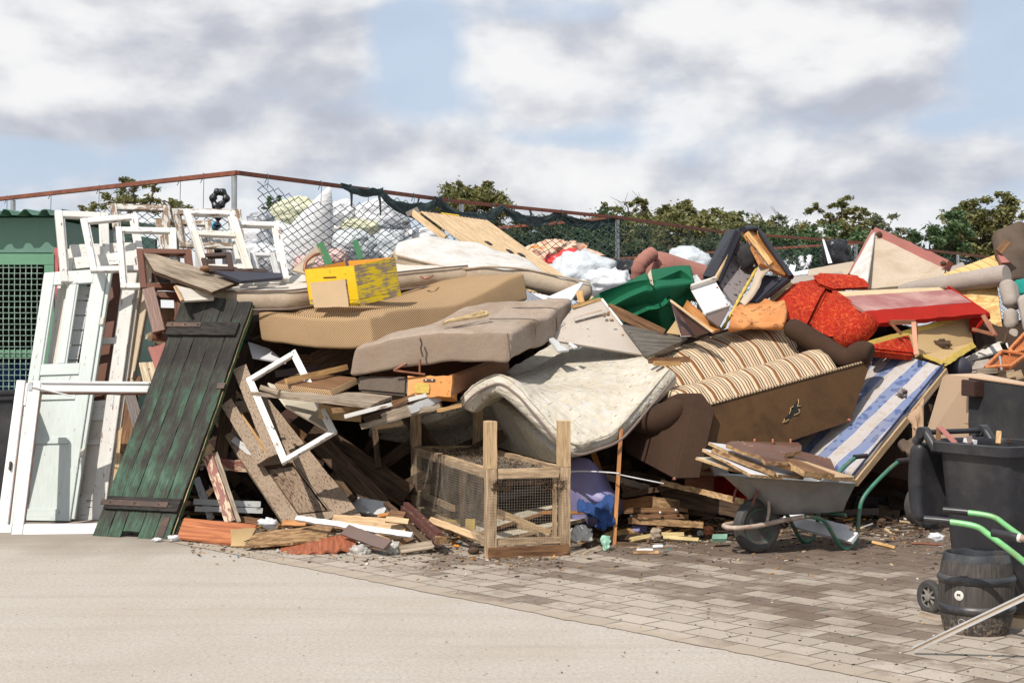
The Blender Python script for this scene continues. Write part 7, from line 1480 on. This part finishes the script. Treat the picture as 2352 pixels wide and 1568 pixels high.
    v, f = join_geo(g); o = mk('offcuts', v, f, 'darkwood', None, recalc=False); tag(o, 'jumbled dark offcuts filling the wheelie bin', 'offcuts', None, 'stuff')
add('galvdark', plain('dirty_grey_wheel', (.22, .20, .18), .7, 0, .2, 15))
bin_()
def keg():
    T = Thing('beer_keg', 'dark streaked plastic coated keg with two rubber bands', 'keg'); c = V(((2242.5 - CX) / FPX * 8.82, 8.82, 0)); s_ = .98
    pr = [(.165, 0), (.178, .004), (.187, .02), (.196, .052), (.1965, .056), (.208, .11), (.214, .17), (.217, .235), (.214, .30), (.205, .37), (.197, .415), (.1965, .418), (.188, .445), (.184, .458), (.178, .461), (.168, .458), (.163, .44), (.160, .40), (.120, .395), (.06, .405), (.045, .43), (.040, .43), (.04, .41), (.001, .41)]
    mats = lathe('body', c, UP, [(r_ * s_, h) for r_, h in pr[:11]], 'keg', T, 72, auto=30); lathe('top_chime', c, UP, [(r_ * s_, h) for r_, h in pr[10:]], 'kegband', T, 72, auto=35)
    for z0, rb in ((.315, .2125), (.150, .2125)): lathe('rubber_band', c, UP, [(rb * s_ - .006, z0 - .026), (rb * s_ + .006, z0 - .02), (rb * s_ + .013, z0 - .004), (rb * s_ + .012, z0 + .006), (rb * s_ + .004, z0 + .022), (rb * s_ - .008, z0 + .026)], 'kegband', T, 72, auto=60)
    def on(u, z, r_): a = math.radians(u); return c + V((math.sin(a) * r_, -math.cos(a) * r_, z)), V((math.sin(a), -math.cos(a), 0))
    p, n_ = on(-43, .235, .211); o = lathe('sticker', p, n_, [(.028, 0), (.028, .004), (.025, .006), (.001, .006)], 'label', T, 24); 
    tq = n_.cross(UP); ms = [p + n_ * .0075 + tq * a + UP * b for a, b in ((-.012, .010), (.012, .012), (.010, -.004), (.002, .002), (-.008, -.004))]; mk('sticker_mark', ms, [[0, 1, 2, 3, 4]], 'kegband', o, p, tq, UP, recalc=False)
    p, n_ = on(-40, .082, .199); lathe('bung_ring', p, n_, [(.020, -.004), (.022, .004), (.017, .005), (.015, -.003), (.001, -.003)], 'galv', T, 20); 
    p, n_ = on(22, .186, .2085); lathe('stain', p, n_, [(.010, .0005), (.001, .0012)], 'darkwood', T, 14)
keg()
T = Thing('aluminium_profile', 'long bright aluminium strip propped up from the pavement in front of the keg', 'metal strip')
A = P(10, 715, 1362, 8.17); B = P(0, 2560, 1278, 7.6); A.z = max(A.z, .02); d = (B - A).normalized()
Qa = [(-.000, .030, .020, 'alu'), (.017, .026, .010, 'lambeige'), (.030, .018, .026, 'alu')]
u_ = (UP - d * UP.dot(d)).normalized()
for off, wd, th, m in Qa:
    beam('web' if m != 'alu' else 'flange', A + u_ * off * .8, B + u_ * off * .8, th, .009, m, T, u_, 0.0, 4)
beam('flange', A + u_ * .012, B + u_ * .012, .004, .034, 'alu', T, u_, 0, 4)
# ---- boards and rubbish along the front edge ----
board('orange_board', 2, ((1312, 1266, 12.95), (1832, 1312, 12.75), (1740, 1462, 12.35), (1262, 1402, 12.7)), .02, 'sapele', 'orange red grained laminate board lying at the foot of the plank door', 'board', n=(20, 6, 1), rough=.003)
board('board_end', 2, ((1645, 1345, 12.42), (1830, 1335, 12.6), (1752, 1465, 12.30), (1645, 1470, 12.30)), .015, 'cardboard', 'torn tan backing at the right end of the orange board', 'backing', n=(6, 6, 1), rough=.012)
board('chip_board', 4, ((100, 1372, 12.55), (678, 1303, 12.75), (602, 1422, 12.28), (28, 1468, 12.12)), .018, 'rotchip', 'delaminating brown chipboard on the ground below the beige door', 'board', n=(24, 8, 1), rough=.012)
def corr():
    T = Thing('terracotta_board', 'terracotta veneer board with a wavy broken lower edge', 'board'); tl, tr, br, bl = P(4, 290, 1462, 12.30), P(4, 815, 1368, 12.35), P(4, 830, 1486, 11.95), P(4, 288, 1545, 11.88)
    Q = Quad(None, tl, tr, br, bl); tl.z = max(tl.z, .02)
    def f(a, b, c):
        p = Q.pt(a, b, -.015 * c)
        if b < .01: p = p + Q.Vv.normalized() * (.022 * abs(math.sin(a * 17)) + .01 * nz(p, 20, 4)) + V((0, 0, .008 * math.sin(a * 34)))
        return p
    vs, fs, _ = gbox(f, 60, 5, 1); mk('veneer', vs, fs, 'terracotta', T, None, Q.Vv, Q.U)
corr()
G2 = 'loose boards on the ground at the foot of the pile'
for (a, b, wd, th, m, lb) in (((4, 398, 1262, 12.55), (4, 1222, 1385, 11.95), .045, .03, 'white_clean', 'long white strip lying across the loose boards'), ((4, 650, 1285, 12.9), (4, 1185, 1330, 12.5), .13, .03, 'palewood', 'wide pale plank behind the long white strip'), ((4, 790, 1160, 13.6), (4, 1040, 1200, 13.3), .14, .05, 'greypaint', 'grey painted block in the shade behind the pale plank'),
    ((4, 745, 1345, 12.2), (4, 1050, 1455, 11.8), .10, .02, 'mauve', 'mauve brown slab lying right of the terracotta board'), ((4, 1040, 1150, 13.0), (4, 1330, 1440, 12.0), .05, .03, 'darkwood', 'dark weathered plank running under the red brown beam'), ((4, 1120, 1460, 12.0), (4, 1230, 1400, 12.2), .045, .03, 'brownwood', 'short brown offcut beside the mauve slab'), ((4, 1140, 1490, 11.9), (4, 1375, 1450, 12.0), .07, .02, 'oldwood', 'grey board end below the red brown beam'),
    ((4, 1060, 1225, 12.6), (4, 1170, 1245, 12.5), .06, .02, 'brownwood', 'brown block on top of the pale plank end'), ((4, 1040, 1270, 12.5), (4, 1200, 1290, 12.45), .05, .02, 'palewood', 'pale scrap beside the brown block'), ((4, 980, 1250, 12.9), (4, 1060, 1235, 12.8), .03, .02, 'orangewood', 'orange splinter left of the brown block'), ((4, 960, 1400, 12.1), (4, 1150, 1395, 12.1), .05, .012, 'palewood', 'flat pale splinter in front of the white strip end'), ((5, 330, 1210, 12.6), (5, 700, 1340, 12.0), .06, .03, 'palewood', 'pale plank on the ground inside the cage'),
    ((4, 300, 1300, 12.9), (4, 470, 1300, 12.8), .05, .02, 'orangewood', 'orange strip behind the delaminating chipboard'), ((2, 1700, 1275, 13.2), (2, 1850, 1290, 13.1), .06, .03, 'brownwood', 'brown offcut behind the orange board'), ((5, 0, 1230, 12.9), (5, 160, 1250, 12.7), .10, .03, 'palewood', 'broken pale board left of the red brown beam'), ((5, 130, 1400, 12.2), (5, 340, 1370, 12.2), .08, .02, 'oldwood', 'flat weathered board under the red brown beam')):
    A, B = P(*a), P(*b); A.z = max(A.z, .025); B.z = max(B.z, .02); stick('loose_board', A, B, wd, th, m, lb, 'board', G2, rough=.006, roll=-.5)
def redbeam():
    T = Thing('moulded_beam', 'red brown moulded beam with a torn end lying against the cage', 'beam'); A = P(5, 175, 1135, 12.9); B = P(5, 405, 1345, 11.95)
    beam('lower_rail', A, B, .09, .05, 'redbeam', T, UP, .002); beam('upper_moulding', A + V((.0, .0, .038)), B + V((0, 0, .038)), .045, .03, 'redbeam', T, UP, .002); beam('torn_end', B, B + (B - A).normalized() * .035, .088, .055, 'rotchip', T, UP, .012)
add('redbeam', paint('worn_dark_red_brown_paint', (.115, .045, .038), (.25, .18, .13), .2, .5, (.06, .03, .025), .4)); redbeam()
# inside and behind the cage, right up to the orange post
board('cupboard_board', 5, ((640, 1230, 13.8), (1440, 1040, 13.9), (1250, 1110, 13.2), (560, 1330, 12.9)), .03, 'lamcream', 'cream cupboard door lying behind the cage, upper one', 'cupboard door', edge='brownwood')
board('cupboard_board', 5, ((420, 1360, 13.0), (1500, 1170, 13.2), (1250, 1235, 12.6), (560, 1400, 12.4)), .03, 'lamcream', 'lower cream cupboard door passing under the cage', 'cupboard door', edge='cagewood')
stick('orange_strip', P(5, 1090, 1165, 12.7), P(5, 1515, 1163, 12.9), .03, .02, 'orangewood', 'thin orange strip lying on the lower cream door', 'strip')
stick('card_scrap', P(5, 430, 1250, 13.0), P(5, 640, 1245, 12.9), .09, .02, 'foam', 'yellow foam scrap inside the cage bottom', 'foam scrap', rough=.01)
o = sheet('plastic_barrel', [PS(5, ((1280, 790, 13.2), (1400, 800, 13.0), (1480, 860, 13.0), (1520, 900, 13.3))), PS(5, ((1270, 950, 13.1), (1400, 960, 12.9), (1520, 980, 12.9), (1570, 1000, 13.3))), PS(5, ((1280, 1080, 13.1), (1420, 1090, 12.8), (1590, 1080, 12.8), (1640, 1090, 13.2))), PS(5, ((1300, 1250, 13.1), (1450, 1260, 12.9), (1560, 1230, 12.9), (1640, 1170, 13.2)))], .03, 'lavender', None, 6, 6, 3, 0, 5, 1); tag(o, 'lavender plastic tub curving into the shade behind the orange post', 'tub')
o = sheet('blue_cloth', [PS(5, ((1335, 1110, 12.75), (1400, 1095, 12.8), (1470, 1110, 12.7), (1560, 1090, 12.8))), PS(5, ((1340, 1140, 12.65), (1410, 1150, 12.6), (1480, 1130, 12.55), (1575, 1130, 12.6))), PS(5, ((1400, 1170, 12.6), (1450, 1180, 12.5), (1500, 1180, 12.5), (1575, 1180, 12.55))), PS(5, ((1470, 1230, 12.55), (1490, 1240, 12.45), (1530, 1250, 12.45), (1570, 1220, 12.5))), PS(5, ((1480, 1270, 12.5), (1500, 1275, 12.42), (1530, 1272, 12.42), (1560, 1250, 12.5)))], .02, 'bluecloth', None, 9, 8, 3, .09, 11, 3); tag(o, 'crumpled blue cloth left of the orange post', 'cloth')
T = Thing('orange_post', 'upright orange varnished post holding up the mattress corner', 'post'); beam('shaft', P(11, 920, 838, 12.5), P(8, 142, 600, 12.7), .062, .03, 'orangewood', T, V((1, 0, 0)), .001)
stick('brown_stick', P(5, 1440, 760, 13.6), P(5, 1500, 920, 13.4), .05, .03, 'orangewood', 'short brown stick slanting behind the orange post', 'stick')
t_ = tube('white_cable', [P(5, 1270, 888, 12.9), P(5, 1400, 885, 12.7), P(5, 1600, 898, 12.45), P(8, 150, 912, 12.45), P(8, 430, 968, 12.5)], .006, 'cable', None, 6, 6); tag(t_, 'thin white cable arching past the orange post', 'cable')
o = sheet('clear_wrap', [PS(5, ((1280, 1290, 12.3), (1330, 1262, 12.35), (1400, 1262, 12.35), (1430, 1290, 12.3))), PS(5, ((1275, 1320, 12.2), (1330, 1300, 12.15), (1390, 1300, 12.15), (1440, 1310, 12.2))), PS(5, ((1265, 1365, 12.15), (1330, 1350, 12.05), (1380, 1350, 12.1), (1440, 1345, 12.15)))], .012, 'scrap', None, 9, 9, 3, .07, 14, 4); tag(o, 'crumpled clear plastic wrap right of the cage', 'plastic wrap')
o = sheet('mint_scrap', [PS(11, ((800, 745, 12.2), (840, 742, 12.2), (885, 745, 12.2))), PS(11, ((790, 800, 12.15), (840, 820, 12.1), (880, 800, 12.15))), PS(11, ((820, 880, 12.1), (850, 880, 12.1), (870, 840, 12.1)))], .01, 'mint_plastic', None, 6, 6, 3, .03, 14, 4); tag(o, 'pale green plastic scrap at the foot of the orange post', 'plastic scrap')
o = board('mint_tray', 11, ((1890, 722, 12.4), (2030, 720, 12.45), (2025, 768, 12.35), (1885, 765, 12.3)), .03, 'mint_plastic', 'pale green plastic tray on the ground left of the barrow wheel', 'tray', n=(6, 3, 1), rough=.003)
for (a, b, wd, th, m, lb) in (((11, 490, 950, 11.9), (11, 650, 885, 12.1), .04, .02, 'oldwood', 'pale splintered offcut right of the cage foot'), ((11, 620, 960, 11.85), (11, 800, 850, 12.2), .05, .03, 'oldwood', 'weathered block offcut leaning by the green scrap'), ((11, 650, 850, 12.3), (11, 800, 790, 12.6), .07, .03, 'darkwood', 'dark board behind the weathered offcut'), ((11, 850, 750, 12.8), (11, 1130, 690, 13.0), .09, .03, 'freshwood', 'orange brown board behind the foot of the orange post'), ((11, 960, 760, 12.6), (11, 1180, 730, 12.7), .05, .02, 'darkwood', 'dark slat right of the orange post foot'),
    ((11, 950, 820, 12.4), (11, 1150, 830, 12.4), .04, .015, 'darkwood', 'black flat slat at the foot of the orange post'), ((11, 1085, 775, 12.6), (11, 1285, 735, 12.7), .04, .025, 'freshyellow', 'bare yellow branch, left one'), ((11, 1360, 720, 12.9), (11, 1610, 720, 12.9), .035, .025, 'freshyellow', 'bare yellow branch, right rear one'), ((11, 1400, 750, 12.7), (11, 1750, 775, 12.6), .035, .025, 'freshyellow', 'longest bare yellow branch in front'), ((11, 1330, 660, 13.1), (11, 1475, 690, 13.0), .05, .03, 'brownwood', 'short brown batten behind the yellow branches'),
    ((11, 1105, 665, 13.0), (11, 1240, 672, 13.0), .06, .01, 'lavender', 'flat lavender grey scrap behind the branches'), ((11, 1140, 885, 12.05), (11, 1300, 895, 12.05), .03, .02, 'lamwhite', 'small white polystyrene piece on the pavement'), ((11, 1110, 925, 11.95), (11, 1360, 925, 11.95), .03, .025, 'rotchip', 'rusty brown crumbling piece on the pavement'), ((11, 1300, 850, 12.3), (11, 1395, 860, 12.3), .025, .008, 'lamwhite', 'flat white scrap right of the orange post'), ((9, 375, 1420, 11.9), (9, 555, 1465, 11.8), .022, .02, 'freshwood', 'broken branch piece on the pavement right of the barrow'), ((9, 690, 1432, 11.6), (9, 920, 1440, 11.6), .012, .012, 'rust', 'thin rusty rod on the pavement by the bin'),
    ((10, 750, 1145, 9.3), (10, 935, 1188, 9.1), .05, .012, 'oldwood', 'grey thin strip on the pavement left of the keg'), ((8, 1250, 1180, 13.0), (8, 1660, 1280, 12.5), .10, .03, 'lamwhite', 'white board under the wheelbarrow tray, upper one'), ((8, 1300, 1220, 12.6), (8, 1720, 1330, 12.1), .10, .03, 'lamwhite', 'white board under the wheelbarrow tray, lower one'), ((10, 1440, 1150, 9.1), (10, 1600, 1110, 9.2), .10, .03, 'palewood', 'pale offcut right of the keg, upper one'), ((10, 1440, 1190, 8.95), (10, 1620, 1220, 8.9), .09, .02, 'lambeige', 'beige offcut right of the keg, lower one'), ((10, 1480, 1080, 9.2), (10, 1640, 1020, 9.3), .08, .04, 'oldwood', 'split log right of the keg'), ((8, 760, 870, 13.5), (8, 860, 870, 13.6), .12, .02, 'lamwhite', 'white board corner showing left of the barrow tray')):
    A, B = P(*a), P(*b); A.z = max(A.z, .02); B.z = max(B.z, .02); stick('offcut', A, B, wd, th, m, lb, 'offcut', 'offcuts scattered along the foot of the pile', rough=.005, roll=-.6)
add('freshyellow', wood('peeled_branch', (.62, .50, .26), (.48, .36, .16), .7, 1, .2)) if False else None
# boards stacked in the dark under the striped sofa
for (a, b, wd, th, m, lb) in (((11, 1380, 215, 12.9), (11, 2195, 410, 12.2), .045, .03, 'chip', 'long chipboard edged board running from the sofa corner to the barrow wheel'), ((11, 1000, 350, 13.1), (11, 1480, 255, 13.0), .05, .04, 'darkwood', 'curved dark branch like board under the sofa corner'), ((11, 1000, 440, 13.2), (11, 1330, 395, 13.1), .09, .03, 'orangewood', 'reddish board on the dark stack left of the barrow'), ((11, 1300, 420, 13.0), (11, 1650, 450, 13.0), .10, .05, 'rotchip', 'rotten crumbling board on the dark stack'),
    ((11, 1020, 492, 12.9), (11, 1560, 492, 12.9), .045, .03, 'brownwood', 'brown rail with metal fittings in the stack'), ((11, 1100, 548, 12.85), (11, 1645, 548, 12.85), .035, .03, 'brownwood', 'thin brown rail lower in the stack'), ((11, 1060, 590, 12.75), (11, 1798, 632, 12.7), .055, .04, 'rotchip', 'lowest rotten chipboard plank of the stack'), ((11, 1380, 310, 13.3), (11, 2120, 520, 12.9), .05, .03, 'brownwood', 'brown board parallel below the long chipboard edged board'), ((11, 1400, 330, 13.1), (11, 2150, 470, 12.7), .16, .02, 'darkwood', 'wide dark panel under the long board'),
    ((11, 800, 150, 13.4), (11, 1260, 270, 13.2), .05, .03, 'oldwood', 'grey batten in the shade right of the orange post'), ((11, 1010, 130, 13.6), (11, 1400, 210, 13.4), .08, .03, 'darkwood', 'dark board in the shade above the grey batten'), ((11, 1000, 280, 13.3), (11, 1130, 240, 13.3), .10, .03, 'brownwood', 'brown block end behind the orange post'), ((11, 1650, 490, 13.2), (11, 1920, 520, 13.2), .07, .04, 'darkwood', 'dark board end deep behind the stack'), ((11, 1700, 130, 13.6), (11, 1950, 135, 13.6), .03, .03, 'palewood', 'pale batten over the red cloth'), ((11, 1620, 210, 13.7), (11, 1950, 230, 13.7), .35, .02, 'sapele', 'orange red board beside the red cloth'), ((11, 440, 745, 12.9), (11, 500, 745, 12.9), .05, .03, 'redbrown', 'red strip at the foot of the cage')):
    stick('stacked_board', P(*a), P(*b), wd, th, m, lb, 'board', 'boards stacked in the dark under the striped sofa', rough=.009, edge=None)
for i, (x, y) in enumerate(((1530, 492), (1375, 515), (1090, 548))): o = lathe('metal_fitting', P(11, x, y, 12.82), V((0, -1, 0)), [(.012, 0), (.014, .006), (.005, .012)], 'galv', None, 10); tag(o, ('cross shaped metal fitting on the brown rail', 'middle metal fitting below the brown rail', 'left metal fitting on the thin brown rail')[i], 'fitting')
o = sheet('red_cloth', [PS(11, ((1950, 130, 13.7), (2080, 190, 13.5), (2230, 290, 13.3))), PS(11, ((1900, 220, 13.7), (2060, 270, 13.5), (2230, 350, 13.3))), PS(11, ((1860, 330, 13.7), (2050, 350, 13.5), (2200, 400, 13.3)))], .04, 'redplain', None, 6, 6, 3, .04, 8, 2); tag(o, 'dark red cloth hanging behind the wheelbarrow wheel', 'cloth')
for i, (r_, x, y, D, ax, m, lb) in enumerate(((4, 850, 1510, 11.95, (.10, .06, .07), 'scrap', 'grey plastic scrap in front of the mauve slab, left one'), (4, 1090, 1480, 11.95, (.06, .05, .07), 'scrap', 'grey plastic scrap right of the mauve slab'), (4, 270, 1500, 12.0, (.015, .015, .02), 'scrap', 'small plastic twist left of the terracotta board'), (2, 1240, 1410, 12.7, (.06, .05, .03), 'bagwhite', 'white torn paper at the foot of the plank door'), (2, 1120, 1420, 12.7, (.05, .04, .02), 'bagwhite', 'small white scrap under the plank door'), (4, 200, 1300, 12.9, (.10, .06, .05), 'bagwhite', 'white crumpled scrap between the orange board and the beige door'),
    (9, 455, 1275, 12.6, (.045, .04, .045), 'darkwood', 'small dark clod on the pavement behind the barrow'), (9, 880, 1385, 11.9, (.07, .05, .04), 'bagwhite', 'crumpled white paper beside the bin'), (11, 1330, 725, 12.6, (.06, .05, .06), 'oldwood', 'grey brown lump between the yellow branches'), (11, 1840, 690, 12.9, (.055, .05, .055), 'sapele', 'reddish fibre tuft near the barrow wheel'), (11, 1770, 715, 12.9, (.035, .03, .03), 'scrap', 'pale plastic lump left of the reddish tuft'), (9, 590, 1120, 14.5, (.10, .05, .14), 'redbrown', 'torn brown pot standing in the shade right of the barrow'), (5, 385, 1385, 12.1, (.05, .04, .02), 'bagpink', 'pink and white wrapper at the end of the red brown beam'), (5, 515, 1388, 12.3, (.035, .03, .012), 'orangein', 'small orange cap by the cage rail'))):
    blob('scrap', P(r_, x, y, D), ax, m, None, 3, .35, 2.5, .35, 5, 70 + i, lb, 'scrap', 'small scraps on the ground')
# ---------------- the heap under everything, and litter ----------------
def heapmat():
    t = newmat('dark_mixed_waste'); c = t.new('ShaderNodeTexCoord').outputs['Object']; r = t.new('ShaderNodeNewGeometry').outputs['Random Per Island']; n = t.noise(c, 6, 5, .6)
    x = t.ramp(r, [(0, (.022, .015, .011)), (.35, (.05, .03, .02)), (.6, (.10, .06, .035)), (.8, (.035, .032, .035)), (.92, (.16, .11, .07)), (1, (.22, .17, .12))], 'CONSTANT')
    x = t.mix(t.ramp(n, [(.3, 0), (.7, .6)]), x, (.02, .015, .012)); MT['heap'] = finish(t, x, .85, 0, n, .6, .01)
heapmat()
rnd = random.Random(11)
TOP = [(-200, 640), (330, 660), (480, 690), (620, 730), (900, 700), (1100, 690), (1340, 740), (1500, 730), (1700, 780), (1760, 745), (1900, 745), (2000, 750), (2200, 760), (2352, 740), (2700, 740)]
def ztop(fx, D):
    for (x0, y0), (x1, y1) in zip(TOP, TOP[1:]):
        if x0 <= fx <= x1: y = y0 + (y1 - y0) * (fx - x0) / (x1 - x0); break
    else: y = 700
    return CH + (HY - y) / FPX * D
vs = []; fs = []; nx, ny = 150, 40; x0, x1 = -3.75, 7.2
for j in range(ny + 1):
    for i in range(nx + 1):
        x = x0 + (x1 - x0) * i / nx; D = 14.35 + (20.0 - 14.35) * (j / ny) ** 1.6; off = .75 if -1.75 < x < .35 else 0; fr_ = max(0, min(1, (D - 14.35 - off) / .9)); fx = CX + x / D * FPX; z = ztop(fx, min(D, 15.6)) * (fr_ ** .55) * (1 if D < 17.2 else max(0, 1 - (D - 17.2) / 2.6)); z *= min(1, (x - x0) / .5 + .0)
        p = V((x, D, 0)); z += (nz(p, 2.2, 1) * .12 + nz(p, 6, 2) * .07) * fr_; vs.append(V((x, D + .1 * nz(p, 5, 5), max(z, -.02))))
for j in range(ny):
    for i in range(nx): a = j * (nx + 1) + i; fs.append([a, a + 1, a + nx + 2, a + nx + 1])
g = []
for k in range(1500):
    x = rnd.uniform(x0 + .3, x1); D = 14.2 + rnd.random() ** 1.8 * 2.8; D = D + (.85 if -1.8 < x < .4 else 0); fx = CX + x / D * FPX; zt_ = ztop(fx, min(D, 15.6)) * min(1, max(.02, (D - 14.2) / .9)) ** .5; z = rnd.uniform(0, .85) * zt_ if D < 15.0 else zt_ - .15 - rnd.random() * .2
    d = V((rnd.uniform(-1, 1), rnd.uniform(-.35, .35), rnd.uniform(-.5, .5))).normalized(); o = d.orthogonal().normalized(); o = Matrix.Rotation(rnd.uniform(0, 6.3), 3, d) @ o; l = rnd.uniform(.15, .8)
    g.append(box_geo(V((x, D, z - .06)), d * l, o * rnd.uniform(.03, .18), d.cross(o) * rnd.uniform(.01, .04)))
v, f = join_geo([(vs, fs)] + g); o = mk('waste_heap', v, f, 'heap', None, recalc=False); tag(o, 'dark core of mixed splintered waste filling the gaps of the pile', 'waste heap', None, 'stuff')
# mound of bagged plastic behind the fence
vs = []; fs = []; nx, ny = 60, 16
for j in range(ny + 1):
    for i in range(nx + 1):
        x = -3.9 + 5.6 * i / nx; D = 17.2 + 3.6 * j / ny; p = V((x, D, 0)); e = math.sin(math.pi * j / ny) ** .5 * min(1, (x + 3.9) / .6) * min(1, max(0, 1.7 - x) / 1.2); z = (2.35 + .12 * nz(p, 1.5, 3) + .12 * nz(p, 4, 4) + .05 * nz(p, 11, 5)) * e; vs.append(V((x, D, z)))
for j in range(ny):
    for i in range(nx): a = j * (nx + 1) + i; fs.append([a, a + 1, a + nx + 2, a + nx + 1])
o = mk('plastic_waste_mound', vs, fs, 'bagwhite', None, smooth=True); tag(o, 'mound of loose plastic film behind the wire fence', 'plastic waste', None, 'stuff')
# named planks buried in the shade
GB = 'dark boards buried in the shaded hollows of the pile'
for i in range(30):
    fx = rnd.choice((rnd.uniform(560, 960), rnd.uniform(760, 1000), rnd.uniform(1300, 1760), rnd.uniform(1950, 2120), rnd.uniform(600, 1300))); y = rnd.uniform(820, 1180) if fx < 1300 else rnd.uniform(1060, 1190); D = rnd.uniform(14.0, 14.7)
    a = P(0, fx, y, D); a.z = max(a.z, .1); l = rnd.uniform(.5, 1.3); d = V((rnd.uniform(.5, 1) * rnd.choice((-1, 1)), rnd.uniform(-.1, .3), rnd.uniform(-.9, .6))).normalized() * l
    b = a + d; b.z = max(b.z, .05)
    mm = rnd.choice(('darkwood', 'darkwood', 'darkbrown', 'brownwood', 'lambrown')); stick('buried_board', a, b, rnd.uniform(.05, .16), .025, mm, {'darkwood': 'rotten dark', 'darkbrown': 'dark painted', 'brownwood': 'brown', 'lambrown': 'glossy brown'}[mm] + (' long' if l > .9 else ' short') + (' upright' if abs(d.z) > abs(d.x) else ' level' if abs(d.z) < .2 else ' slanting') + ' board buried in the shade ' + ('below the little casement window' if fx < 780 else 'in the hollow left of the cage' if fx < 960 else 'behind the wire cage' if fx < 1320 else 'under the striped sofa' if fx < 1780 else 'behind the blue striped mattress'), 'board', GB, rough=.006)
seen_ = {}
for o in list(bpy.data.objects):
    if o.get('group') == GB:
        k_ = o['label']; m_ = seen_.get(k_, 0); seen_[k_] = m_ + 1
        if m_: bpy.data.objects.remove(o)
for (a, b, wd) in (((4, 560, 720, 13.9), (4, 1010, 1180, 13.6), .18), ((4, 500, 640, 14.1), (4, 1190, 1110, 13.9), .22), ((4, 640, 960, 13.7), (4, 800, 1140, 13.5), .10), ((4, 960, 640, 14.0), (4, 985, 900, 13.8), .05), ((4, 560, 200, 14.2), (4, 820, 60, 14.3), .3)):
    stick('buried_board', P(*a), P(*b), wd, .04, 'darkwood', {.18: 'dark plank slanting down in the hollow left of the cage', .22: 'widest dark plank slanting from the casement window into the hollow', .10: 'short dark plank lowest in the hollow by the beige door', .05: 'thin upright dark post in the hollow left of the cage', .3: 'broad dark board in the shade under the ribbed mattress'}[wd], 'board', GB, rough=.01)
# litter: chips, crumbs and slivers on the ground
def litmat():
    t = newmat('litter_chips'); r = t.new('ShaderNodeNewGeometry').outputs['Random Per Island']
    x = t.ramp(r, [(0, (.10, .06, .035)), (.3, (.05, .035, .025)), (.5, (.30, .20, .11)), (.66, (.45, .33, .2)), (.78, (.16, .10, .06)), (.86, (.60, .56, .5)), (.93, (.50, .22, .04)), (.975, (.08, .2, .22))], 'CONSTANT'); MT['litter'] = finish(t, x, .85)
litmat(); g = []
def chipat(x, D, s_, z=.006):
    a = rnd.uniform(0, 6.3); d = V((math.cos(a), math.sin(a), rnd.uniform(-.15, .25))) * s_; o = V((-math.sin(a), math.cos(a), rnd.uniform(-.2, .2))) * s_ * rnd.uniform(.15, .7); g.append(box_geo(V((x, D, z + s_ * .1)), d, o, V((0, 0, s_ * rnd.uniform(.06, .3)))))
for k in range(5200):
    fx = rnd.uniform(430, 2352); yb = 1215 + 45 * math.sin((fx - 430) / 900 * 1.4); y = yb + rnd.gauss(0, 1) * 22 + 18; 
    if fx > 1300: y = 1200 + abs(rnd.gauss(0, 1)) * 42
    if y < 1150 or y > 1560: continue
    D = 1.7 * FPX / (y - HY); chipat((fx - CX) / FPX * D, D, .008 + .03 * rnd.random() ** 3)
for k in range(1500):
    fx = rnd.uniform(1000, 2352); y = rnd.uniform(1250, 1567); D = 1.7 * FPX / (y - HY)
    if (V(((fx - CX) / FPX * D, D, 0)) - A0).dot(bn) > .1 or rnd.random() < .2: chipat((fx - CX) / FPX * D, D, .004 + .014 * rnd.random() ** 3)
for k in range(500):
    fx = rnd.uniform(0, 2352); y = rnd.uniform(1240, 1567); D = 1.7 * FPX / (y - HY); chipat((fx - CX) / FPX * D, D, .003 + .006 * rnd.random() ** 2, .002)
for k in range(2600):   # rotten crumbs banked up under the sofa and cage
    fx = rnd.choice((rnd.gauss(1560, 150), rnd.gauss(900, 170), rnd.gauss(1380, 60))); y = rnd.uniform(1180, 1250); D = 1.7 * FPX / (y - HY); chipat((fx - CX) / FPX * D, D, .01 + .045 * rnd.random() ** 3, rnd.uniform(0, .03))
for k in range(900):   # longer splinters and slivers piled along the foot
    fx = rnd.choice((rnd.uniform(560, 960), rnd.uniform(620, 1300), rnd.uniform(1290, 1780), rnd.uniform(1780, 2120))); y = rnd.uniform(1185, 1262) if fx < 1300 else rnd.uniform(1175, 1235); D = 1.7 * FPX / (y - HY)
    a = rnd.uniform(0, 6.3); s_ = rnd.uniform(.04, .20); d = V((math.cos(a), math.sin(a) * .6, rnd.uniform(-.25, .25))) * s_; o = d.cross(V((rnd.uniform(-.4, .4), rnd.uniform(-.4, .4), 1))).normalized() * rnd.uniform(.006, .03); g.append(box_geo(V(((fx - CX) / FPX * D, D, rnd.uniform(.01, .06))), d, o, V((0, 0, rnd.uniform(.004, .014)))))
v, f = join_geo(g); o = mk('litter', v, f, 'litter', None, recalc=False); tag(o, 'wood chips, crumbs and leaf bits strewn over the paving', 'litter', None, 'stuff')
finish_things()
